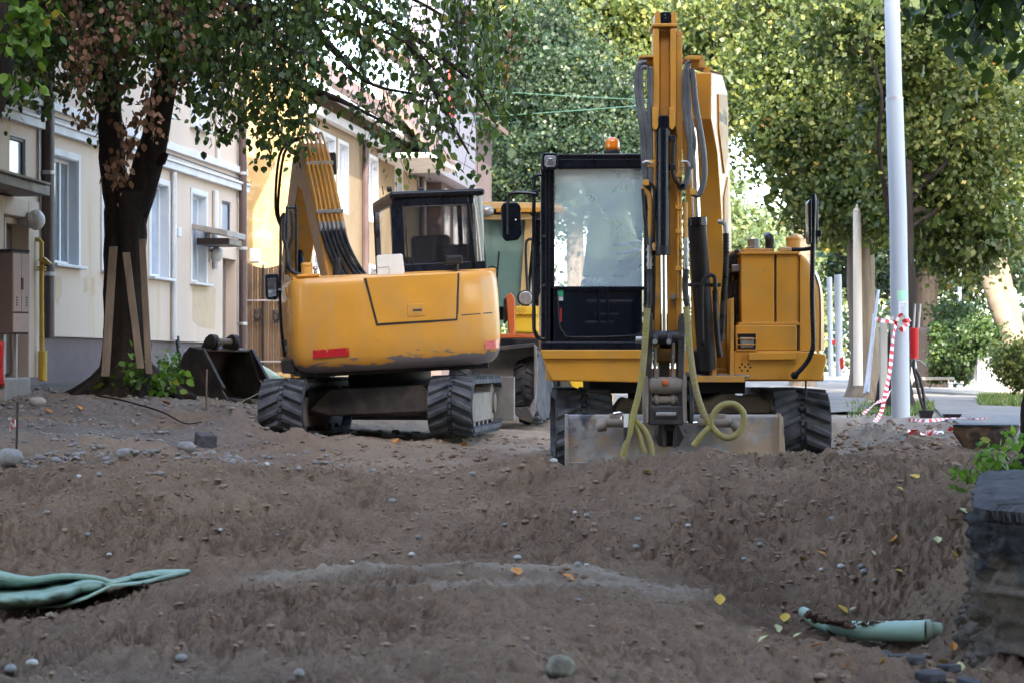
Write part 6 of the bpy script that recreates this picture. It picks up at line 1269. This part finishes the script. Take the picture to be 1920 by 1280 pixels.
# pavement, kerb, hedge, fence, wall on the right
def gsheet(name, pts, mat, dz=.02, n=14, kind='structure'):
    """sheet over the ground between two edge lines given as (px_left, px_right, Y)"""
    b = B(); rings = []
    for i in range(len(pts)-1):
        for k in range(n):
            f = k/n; l, r_, Y = [pts[i][j]+(pts[i+1][j]-pts[i][j])*f for j in range(3)]; X = np.linspace((l-960)/F*Y, (r_-960)/F*Y, 12); rings.append([(x, Y, H(x, Y)+dz) for x in X])
    b.loft(rings, cap=False, closed=False); o = b.out(name, mat, None, smooth=True, loc=(0, 0, 0)); o['kind'] = kind; return o
gsheet('pavement', [(1800, 2500, 26), (1770, 2300, 30), (1752, 2150, 36), (1738, 1960, 45), (1727, 1840, 60), (1722, 1790, 90)], m_path, .035)
gsheet('street', [(1000, 1640, 34), (1050, 1620, 45), (1150, 1600, 60), (1300, 1590, 120)], m_path, .05)
hd = B().poly([(1748, 622), (1755, 612), (1800, 610), (1812, 616), (1815, 712), (1750, 712)], 52.5, 2.5); hdg = thing('clipped_hedge', 'dark clipped hedge column beside the iron gate on the far right', 'hedge', W(1780, 712, 52)); hd.out('core', m_wood2, hdg, .1)
def box_points(px0, px1, y0, y1, Y0_, Y1_, n, rs):
    P = []
    for i in range(n):
        q = rs.rand(3); f = rs.randint(3)
        if f == 0: q[1] = 0
        elif f == 1: q[2] = 0
        else: q[0] = rs.randint(2)
        Y = Y0_+(Y1_-Y0_)*q[1]; P.append(tuple(W(px0+(px1-px0)*q[0], y0+(y1-y0)*q[2], Y)+Vector(rs.normal(size=3)*.05)))
    return np.array(P)
leafobj('foliage', box_points(1748, 1815, 612, 712, 52.3, 54, 5200, np.random.RandomState(6)), .10, l_hedge, hdg, 91)
h2 = thing('clipped_hedge', 'rounded hedge with paler top right of the dark hedge column', 'hedge', W(1850, 690, 50)); 
P, tint = blob_points([E(1835, 640, 50, 42, 46, .9, 1, .3), E(1790, 590, 56, 40, 28, 1.2, .5)], 6500, np.random.RandomState(12), 20, .14); leafobj('foliage', P, .10, l_hedge, h2, 92, rnd=tint)
h3 = thing('bush', 'grey green bush at the right edge above the grass', 'bush', W(1900, 700, 42)); P, tint = blob_points([E(1915, 680, 42, 46, 42, .8, 1, .3)], 4500, np.random.RandomState(13), 20, .13); leafobj('foliage', P, .085, l_row, h3, 93, rnd=tint)
fn = thing('iron_fence', 'dark iron railing with spiked pickets in front of a brown wall far right', 'fence', W(1740, 712, 60))
B().rect(1722, 650, 1760, 706, 60.6, .2).out('backing_board', m_wood2, fn)
for i in range(12): B().poly([(1724+i*3, 640), (1724.6+i*3, 632), (1725.2+i*3, 640), (1725.2+i*3, 708), (1724+i*3, 708)], 60, .02).out('picket', m_blkm, fn)
for y in (648, 700): B().rect(1722, y, 1760, y+2, 60.03, .03).out('rail', m_blkm, fn)
tag(B().rect(1812, 618, 1830, 708, 54.5, .08).out('dark_gate', m_blkm, None, .01), 'narrow dark gate between the two hedges', 'gate')
tag(B().rect(1833, 665, 1862, 714, 49.4, .4).out('white_wall', m_trim, None, .02), 'low whitewashed garden wall under the rounded hedge', 'wall')
tag(B().rect(1730, 706, 1790, 712, 52, .5).out('stone_step', m_conc, None, .02), 'low concrete step in front of the dark hedge column', 'step')
def blades(name, label, fn_, n, h, mat, seed, kind='stuff'):
    rs = np.random.RandomState(seed); P, Y = fn_(rs, n); X = (P-960)/F*Y; Z = height(X, Y)+.02; base_ = np.stack([X, Y, Z], -1); hh = h*(.4+.9*rs.rand(n))[:, None]; d = rs.normal(size=(n, 3))*.35; d[:, 2] = 1; w = rs.normal(size=(n, 3)); w[:, 2] = 0; w = w/np.linalg.norm(w, axis=1)[:, None]*.006*(1+Y[:, None]/30)
    V = np.stack([base_-w, base_+w, base_+d*hh], 1).reshape(-1, 3); me = fastmesh(name, V, np.arange(n*3).reshape(-1, 3), mat, 3, {'rnd': ('POINT', np.repeat(rs.rand(n), 3))}); return tag(link(name, me), label, kind=kind)
blades('grass', 'rough grass strip between the soil and the pavement', lambda rs, n: (1585+165*rs.rand(n)**.6, 32.2+8*rs.rand(n)), 2200, .09, l_grass, 1)
blades('grass', 'grass verge right of the pavement under the hedge', lambda rs, n: (1835+140*rs.rand(n), 38+10*rs.rand(n)), 5000, .14, l_grass, 2)
blades('grass', 'grass tuft by the wall foot behind the bucket', lambda rs, n: (500+60*rs.rand(n), 33+5*rs.rand(n)), 1200, .25, l_grass, 3)
t = thing('weed_plant', 'green weed growing at the wall foot right of the forked trunk', 'plant', W(335, 712, 31)); P = np.array([tuple(W(335, 695, 31)+Vector(np.random.normal(size=3)*(.16, .08, .13))) for _ in range(420)]); leafobj('foliage', P, .07, l_bright, t, 5)
t = thing('vine_plant', 'light green ivy plant hanging over the trench edge at the right', 'plant', W(1850, 915, 13.5))
rs_ = np.random.RandomState(3); P = []
for (x, y) in ((1795, 890), (1815, 895), (1840, 880), (1860, 865), (1880, 850), (1900, 860), (1885, 835), (1865, 885), (1900, 885), (1850, 850), (1905, 830)): P.append(np.array(tuple(W(x, y, 13.6)))+rs_.normal(size=(15, 3))*(.045, .12, .035))
leafobj('foliage', np.concatenate(P), .062, l_bright, t, 6, hexa=True, droop=.2)
b = B(); 
for k in range(6): b.ptube([(1912-k*4, 905), (1890-k*12, 870-k*3), (1870-k*13, 885)], 13.7, .005, 5, 3)
b.out('stems', m_barkb, t, smooth=True)
# broken stump / hollow trunk piece and dark trunk at the right edge
sm_ = thing('hollow_stump', 'hollow rotten tree stump with flat dark top at the right by the trench', 'stump', Hp(1845, 18))
b = B(); rs = random.Random(4); rings = []
for (y, k) in ((880, .55), (860, .62), (840, .74), (825, .86), (812, .97), (803, 1.0), (799, 1.0)):
    rings.append([W(1850, y, 18)+Vector((math.cos(a)*.265*k*(1+.08*math.sin(a*5+y*.1)), math.sin(a)*.24*k*(1+.06*math.sin(a*7+y*.2)), 0)) for a in np.linspace(0, 2*math.pi, 36, endpoint=False)])
b.loft(rings); b.out('rotten_wood', M('rotten_wood', (.17, .10, .06), .9, var=.5, vs=14, grain=.8, gs=22, dirt=(.035, .03, .03), damt=.9, ds=5, dth=(.42, .58)), sm_, smooth='auto')
b = B(); b.loft([[W(1850, y, 18)+Vector((math.cos(a)*.285*(1+.05*math.sin(a*6)), math.sin(a)*.25, 0)) for a in np.linspace(0, 2*math.pi, 30, endpoint=False)] for y in (799, 794)]); b.out('dark_top', m_blkm, sm_, .006)
t = thing('edge_tree', 'dark tree trunk cut by the right edge of the picture', 'tree', Hp(1945, 15.0)); b = B(); b.tube([Hp(1946, 15)-Vector((0, 0, .2)), W(1942, 860, 15), W(1944, 800, 15), W(1948, 730, 15), W(1990, 500, 15)], [.16, .12, .11, .10, .09], 14, 4, jag=.2, rs=rr); b.out('trunk', m_bark, t, smooth=True)
# broken asphalt slab crust along the trench wall
b = B(); rs = random.Random(9)
path_ = smoothpath([Vector((x, y, 0)) for x, y in (((1842-960)/F*12.9, 12.9), ((1833-960)/F*12, 12), ((1827-960)/F*11, 11), ((1826-960)/F*10.4, 10.4), ((1829-960)/F*9.95, 9.95), ((1850-960)/F*9.7, 9.7), ((1890-960)/F*9.6, 9.6), ((1950-960)/F*9.45, 9.45), ((2080-960)/F*9.3, 9.3), (3.6, 9.2))], 16)
def slabz(Y): return .262
def pnorm(i): t = path_[min(i+1, len(path_)-1)]-path_[max(i-1, 0)]; return Vector((t.y, -t.x, 0)).normalized()*-1 if True else 0
rings = []
for i, q0 in enumerate(path_):
    n_ = pnorm(i)
    if n_.x > 0 and n_.y > 0: n_ = -n_
    n_ = -Vector((abs(n_.x), abs(n_.y), 0)).normalized()      # outward: towards the trench and the viewer
    q = q0+Vector((0, 0, slabz(0)))+n_*(.03*float(fbm(q0.x*1.0, q0.y, 6, 4, 77))+.02*rs.random()); j = .012*rs.uniform(-1, 1)
    rings.append([Vector((4.2, 13.2, .27)), q-n_*.45+Vector((0, 0, .012*rs.uniform(-1, 1))), q-n_*.20+Vector((0, 0, .014*rs.uniform(-1, 1))), q-n_*.05+Vector((0, 0, j)), q+Vector((0, 0, -.015)), q-n_*(.03*rs.random())+Vector((0, 0, -.05-.02*rs.random())), q-n_*.05+Vector((0, 0, -.08)), Vector((4.2, 13.2, .18))])
b.loft(rings, cap=False); tag(b.out('asphalt_slab', m_asph, None, smooth='auto'), 'broken edge of the old asphalt road over the trench wall at the right', 'asphalt slab')
def wallmat():
    m, nt, bs = newmat('trench_soil'); tc = nt.nodes.new('ShaderNodeTexCoord').outputs['Object']; sp = nt.nodes.new('ShaderNodeSeparateXYZ'); nt.links.new(tc, sp.inputs[0])
    zz = math_n(nt, 'ADD', sp.outputs[2], math_n(nt, 'MULTIPLY', noise(nt, tc, 5, 6), .5))
    soil = mixc(nt, thr(nt, noise(nt, tc, 9, 8, .7), .35, .65), (.13, .10, .078), (.25, .195, .15)); tar = mixc(nt, thr(nt, noise(nt, tc, 22, 6, .7), .4, .65), (.028, .03, .036), (.10, .10, .105))
    nt.links.new(mixc(nt, thr(nt, zz, .20, .27), soil, tar), bs.inputs['Base Color']); bs.inputs['Roughness'].default_value = .95; bump(nt, bs, noise(nt, tc, 24, 8, .75), 1.0, .05); return m
b = B(); rings = []; nj = 64
for i, q0 in enumerate(path_):
    n_ = pnorm(i); n_ = -Vector((abs(n_.x), abs(n_.y), 0)).normalized(); f = np.arange(nj+1)/nj; z = .225-(.225+.80)*f; u = q0.x*1.3+q0.y
    nx = fbm(u+0*z, z*.8, 2.2, 3, 5)*.14+fbm(u+0*z, z*1.2, 9.0, 4, 6)*.10+np.abs(fbm(u+0*z, z*1.4, 12.0, 3, 7))*.12
    rings.append([Vector((q0.x, q0.y, float(z[k])))-n_*(.045+float(nx[k])-.12*float(f[k])**1.5) for k in range(nj+1)])
b.loft(rings, cap=False, closed=False); o = b.out('trench_wall', wallmat(), None, smooth=True, loc=(0, 0, 0)); o['kind'] = 'structure'
for i in range(16):
    px, Y = (random.uniform(1700, 1905), random.uniform(8.25, 9.0)) if i < 11 else (random.uniform(1640, 1800), random.uniform(8.9, 9.5)); q = Hp(px, Y); s = random.uniform(.02, .05); b = B(Matrix.Translation(q) @ Matrix.Rotation(random.random()*6, 4, 'Z') @ Matrix.Rotation(random.uniform(-.4, .4), 4, 'X')); b.prism([(-s*1.4, -s, 0), (s*.3, -s*1.2, 0), (s*1.5, -.2*s, 0), (s*.8, s, 0), (-s, s*.8, 0)], (0, 0, s*.8)); tag(b.out('asphalt_chunk', m_asph, None, .006), 'small broken chunk of black asphalt on the trench floor at the lower right', 'asphalt chunk', 'asphalt chunks at the lower right')

# ------------------------------------------------------------------ pipe, fabric, small things on the soil
pv = thing('sewer_pipe', 'half buried pale green plastic sewer pipe in the trench at the right', 'pipe', W(1640, 1190, 11.6))
def gp(px, py, Y): return W(px, py, Y)
b = B(); b.tube([gp(1506, 1146, 12.3), gp(1545, 1168, 12.0), gp(1600, 1180, 11.8), gp(1660, 1182, 11.7), gp(1738, 1182, 11.6)], [.03, .042, .05, .056, .060], 24, 6); b.out('barrel', m_pvc, pv, smooth='auto')
B().tube([gp(1735, 1182, 11.6), gp(1744, 1182, 11.6)], .063, 24).out('collar', m_pvc, pv, smooth='auto'); B().tube([gp(1744, 1182, 11.6), gp(1765, 1181, 11.6)], [.052, .042], 20).out('spigot', m_pvc, pv, smooth='auto')
def crumbs():
    rs = np.random.RandomState(5); b = B()
    for k in range(330):
        f = rs.rand()*.93; px = 1512+230*f; yt = float(np.interp(px, [1500, 1545, 1600, 1660, 1745], [1150, 1162, 1171, 1169, 1164]))+rs.normal()*3-2
        b.sphere(gp(px, yt, 11.68+.2*rs.rand()), .006+.02*rs.rand()**2, (1.2, 1, .8), 1)
    tag(b.out('soil_crumbs', m_soil, None), 'crumbled soil covering the top of the green pipe', kind='stuff')
crumbs()
tag(B().ptube([(480, 690, 36), (505, 705, 34), (520, 716, 32)], 34, .10, 16, 4).out('grey_pipe', m_pvc, None, smooth=True), 'pale pipe lying behind the black bucket', 'pipe')
def fabric():
    rows = []; U = 60; Vn = 16
    top_ = ([-80, 0, 30, 60, 110, 180, 210, 250, 300, 355], [1060, 1072, 1080, 1084, 1076, 1078, 1086, 1078, 1070, 1070])
    bot_ = ([-80, 0, 60, 120, 165, 210, 260, 310, 355], [1135, 1138, 1140, 1138, 1122, 1100, 1096, 1084, 1073])
    for i in range(U+1):
        px = -80+435*i/U; a = np.interp(px, *top_); c = np.interp(px, *bot_); r = []
        for j in range(Vn+1):
            f = j/Vn; y = a+(c-a)*f; Y = 12.15-.55*f-.20*math.sin(f*math.pi*3.2+px*.017)-.07*math.sin(px*.045+f*7)*math.sin(f*math.pi)-.03*math.sin(px*.11-f*9)*math.sin(f*math.pi); r.append(W(px, y+2*math.sin(px*.06+f*4)*math.sin(f*math.pi), Y))
        rows.append(r)
    b = B(); b.loft(rows, cap=False, closed=False); o = b.out('geotextile_sheet', m_fabric, None, smooth=True); s = o.modifiers.new('solid', 'SOLIDIFY'); s.thickness = .012; tag(o, 'crumpled green geotextile sheet half buried at the left', 'sheet')
    for pts in ([(-60, 1064), (20, 1082), (60, 1086), (120, 1079), (185, 1083), (215, 1092), (260, 1082), (352, 1071)],):
        b = B(); b.tube([W(x, y, 11.93 if k == 0 else 11.75) for k, (x, y) in enumerate(pts)], [.012, .018, .012, .006], 12, 6); b.out('rolled_fold', m_fabric, o, smooth=True)
fabric()
def lifted(px, Y, dz=0): q = Hp(px, Y); q.z += dz; return q
def invY(px, py, Y0_=7.5, Y1_=30):
    Ys = np.linspace(Y0_, Y1_, 2600); X = (px-960)/F*Ys; z = height(X, Ys); yp = 685-(z-ZC)/Ys*F
    best = np.minimum.accumulate(yp); vis = yp <= best+1e-6; hit = np.where(vis & (yp <= py))[0]
    return float(Ys[hit[0]]) if len(hit) else None
pebs = [(413, 997, 6), (735, 940, 9), (783, 1008, 7), (772, 1040, 8), (700, 883, 7), (612, 855, 7), (148, 895, 7), (186, 893, 8), (88, 962, 7), (205, 1046, 6), (300, 888, 8), (1100, 968, 7), (1078, 964, 6), (1192, 1030, 8), (1083, 1060, 10), (1100, 1060, 6), (1424, 1022, 7), (1560, 973, 8), (1577, 1070, 8), (1615, 1063, 9), (1620, 1078, 10), (1540, 1071, 7), (1640, 1095, 7), (1084, 1126, 6), (60, 1250, 12), (20, 1262, 16), (255, 850, 7), (1038, 866, 9), (886, 890, 8), (946, 985, 6), (660, 1055, 6), (520, 1005, 5), (1196, 975, 7), (970, 1050, 8), (164, 1010, 6), (340, 1240, 14), (1290, 990, 6), (1395, 1050, 7), (560, 880, 8), (500, 872, 8), (640, 874, 6)]
for k, (px, py, s) in enumerate(pebs):
    Y = invY(px, py)
    if not Y: continue
    q = Hp(px, Y); r = s/F*Y*.85; b = B(Matrix.Translation(q+Vector((0, 0, r*.25))) @ Matrix.Rotation(random.random()*6, 4, 'Z')); b.sphere((0, 0, 0), r, (1.15, .85, .68), 2)
    for v in b.bm.verts: pass
    tag(b.out('pebble', m_stonel if k % 3 == 0 else m_stone, None, smooth=True), 'small rounded pebble lying on the brown earth', 'pebble', 'pebbles on the earth')
# bigger stones and chunks
for px, py, s, lab in ((352, 846, 15, 'grey rock beside the dark concrete block'), (1050, 1266, 26, 'mossy rough stone at the bottom centre'), (560, 1272, 10, 'grey stone at the bottom left of centre'), (70, 762, 14, 'pale flat stone before the gas pipe'), (20, 870, 22, 'grey rubble lump at the left edge'), (230, 855, 12, 'small grey rock on the left earth heap')):
    Y = invY(px, py) or 18; q = Hp(px, Y); r = s/F*Y; b = B(); b.sphere(q+Vector((0, 0, r*.5)), r, (1.1, .9, .8), 3); rs = random.Random(px)
    for v in b.bm.verts: d = v.co-q; v.co += d*(.28*float(fbm(v.co.x*1.0+v.co.z*1.7, v.co.y+v.co.z*2.1, 5/ max(r*10, .5), 3, px % 17)))
    tag(b.out('rock', m_conc if px == 70 else m_moss if px == 1050 else m_stone if px != 386 else m_asph, None, smooth='auto'), lab, 'stone')
q = Hp(386, invY(386, 836) or 18); b = B(Matrix.Translation(q) @ Matrix.Rotation(.35, 4, 'Z') @ Matrix.Rotation(.08, 4, 'X')); b.prism([(-.10, -.06, -.04), (.095, -.05, -.04), (.10, -.04, .10), (-.085, -.055, .12)], (0, .16, .01)); tag(b.out('broken_block', m_asph, None, .012), 'dark broken concrete block sitting on the rubble left of the tracks', 'stone')
lv = [(1462, 850, 10, 'y'), (1213, 890, 9, 'y'), (968, 1075, 12, 'o'), (1065, 1087, 11, 'o'), (1715, 900, 10, 'y'), (1687, 925, 6, 'y'), (1677, 990, 8, 'o'), (1675, 1015, 9, 'o'), (1540, 1043, 8, 'o'), (1505, 1050, 7, 'y'), (1638, 1040, 5, 'p'), (1758, 1020, 8, 'p'), (1790, 980, 7, 'o'), (1808, 968, 9, 'p'), (1790, 1048, 8, 'y'), (1685, 1075, 7, 'y'), (1472, 1163, 10, 'y'), (1580, 1146, 10, 'y'), (1458, 1182, 9, 'p'), (1350, 1128, 10, 'y'), (1530, 1215, 10, 'o'), (1560, 1235, 9, 'p'), (1430, 1203, 9, 'p'), (1495, 1197, 7, 'p'), (1700, 1210, 8, 'o'), (1788, 1218, 8, 'o'), (1820, 1180, 8, 'o'), (1828, 1195, 10, 'y'), (1770, 1245, 9, 'y'), (1755, 1262, 9, 'o'), (1850, 1268, 11, 'p'), (1590, 1255, 8, 'o'), (1875, 1225, 8, 'o'), (1800, 1255, 9, 'p'), (310, 757, 9, 'o'), (90, 772, 8, 'o'), (150, 768, 7, 'o'), (742, 830, 7, 'o'), (870, 836, 6, 'o'), (1600, 1150, 6, 'p'), (1655, 1245, 7, 'y')]
names = {'y': (m_lfy, 'fallen yellow lime leaf on the brown earth', 'fallen yellow leaves'), 'o': (m_lfo, 'fallen orange brown lime leaf on the earth', 'fallen orange leaves'), 'p': (m_lfp, 'fallen pale green lime leaf on the earth', 'fallen pale leaves')}
for (px, py, s, k) in lv:
    Y = invY(px, py)
    if not Y: continue
    q = Hp(px, Y)+Vector((0, 0, .012)); r = s/F*Y*1.25; T = Matrix.Translation(q) @ Matrix.Rotation(random.random()*6.3, 4, 'Z') @ Matrix.Rotation(random.uniform(.2, .9), 4, 'X')
    b = B(T); o1 = [(0, -1, 0), (.55, -.55, .18), (.85, 0, .28), (.5, .6, .2), (0, 1.1, .05)]; o2 = [(-x, y, z*.9) for x, y, z in o1[1:4]][::-1]
    mid = [(0, -.4, 0), (0, .3, .02)]
    V = [tuple(v*r for v in p) for p in o1+o2]; c_ = tuple(v*r for v in (0, 0, -.02))
    for i in range(len(V)): b.face([V[i], V[(i+1) % len(V)], c_])
    m_, lab, grp = names[k]; tag(b.out('fallen_leaf', m_, None, smooth=True), lab, 'leaf', grp)
ORD = 'leftmost second third fourth fifth sixth seventh eighth ninth tenth eleventh twelfth thirteenth fourteenth fifteenth sixteenth seventeenth eighteenth nineteenth twentieth'.split()
def zone(px, py):
    if py < 870: return 'on the ground near the machines' if px > 420 else 'on the grey verge at the left'
    if py < 1050: return 'on the bank above the green sheet' if px < 480 else 'on the bank below the left digger' if px < 1000 else 'on the bank below the right digger' if px < 1500 else 'on the bank near the trench wall'
    if py > 1110 and px > 1400: return 'round the green pipe' if py < 1225 else 'on the trench floor below the green pipe'
    return 'at the foot of the bank' if py < 1110 else 'on the nearest soil at the bottom'
for kind in ('pebble', 'fallen_leaf', 'asphalt_chunk'):
    bk = {}
    for o in COL.objects:
        if o.name.split('.')[0] == kind and o.parent is None: x, y, z = o.location; px, py = 960+x/y*F, 685-(z-ZC)/y*F; bk.setdefault((o['group'], zone(px, py)), []).append((px, o))
    for (g, zn), lst in bk.items():
        lst.sort(key=lambda t: t[0]); col = {'pebbles on the earth': 'rounded pebble', 'fallen yellow leaves': 'yellow fallen leaf', 'fallen orange leaves': 'orange brown fallen leaf', 'fallen pale leaves': 'pale green fallen leaf'}.get(g, 'black asphalt chunk')
        for i, (px, o) in enumerate(lst): o['label'] = (col+' lying '+zn) if len(lst) == 1 else '%s, %s %s' % (col, ORD[i] if i == 0 else ORD[i]+' from left', zn)
# survey stakes, string, dead twig, litter
tag(B().tube([W(30, 880, 17.5), W(33, 752, 17.4)], .010, 8).out('survey_stake', m_dsteel, None, smooth='auto'), 'rusty steel survey rod stuck in the rubble at the far left', 'rod')
tag(B().tube([W(386, 800, 23.5), W(388, 692, 23.4)], .011, 8).out('survey_stake', m_wood, None, smooth='auto'), 'thin grey stake standing in front of the black bucket', 'stake')
tag(B().tube([W(386, 785, 23.4), W(486, 736, 25.8)], .004, 5).out('string_line', m_hy, None), 'yellow string line running from the thin stake to the tracks', 'string')
tag(B().tube([lifted(180, 24, .05), lifted(225, 23.2, .06), lifted(300, 22.8, .07), lifted(345, 22.0, .05), lifted(378, 21.4, .04)], [.012, .006], 6, 4).out('dead_branch', m_bark, None, smooth=True), 'thin dead branch lying on the grey verge below the forked tree', 'branch')
b = B(); q = lifted(50, 20.0, .04); b.box((q.x-.28, q.y, q.z-.02), (q.x+.22, q.y+.06, q.z+.012)); tag(b.out('small_plank', m_wood, None, .003), 'small wooden slat lying on the rubble at the far left', 'plank')
tape([lifted(18, 19.0, .05), lifted(26, 18.8, .08), lifted(34, 18.7, .05)], .05, 'barrier_tape', 'scrap of barrier tape beside the rusty survey rod', 1.2, 12)
for i, (p, q_) in enumerate((((900, 163, 60), (1200, 180, 58)), ((880, 214, 60), (1215, 190, 56)))):
    a, c_ = W(*p), W(*q_); m_ = a.lerp(c_, .5)-Vector((0, 0, .12)); tag(B().tube([a+(a-c_)*1.0, m_, c_+(c_-a)*1.2], .012 if i else .009, 5, 10).out('overhead_wire', m_wire, None), ('upper' if i == 0 else 'lower sagging')+' overhead wire crossing the street left of the boom', 'wire', 'overhead wires')
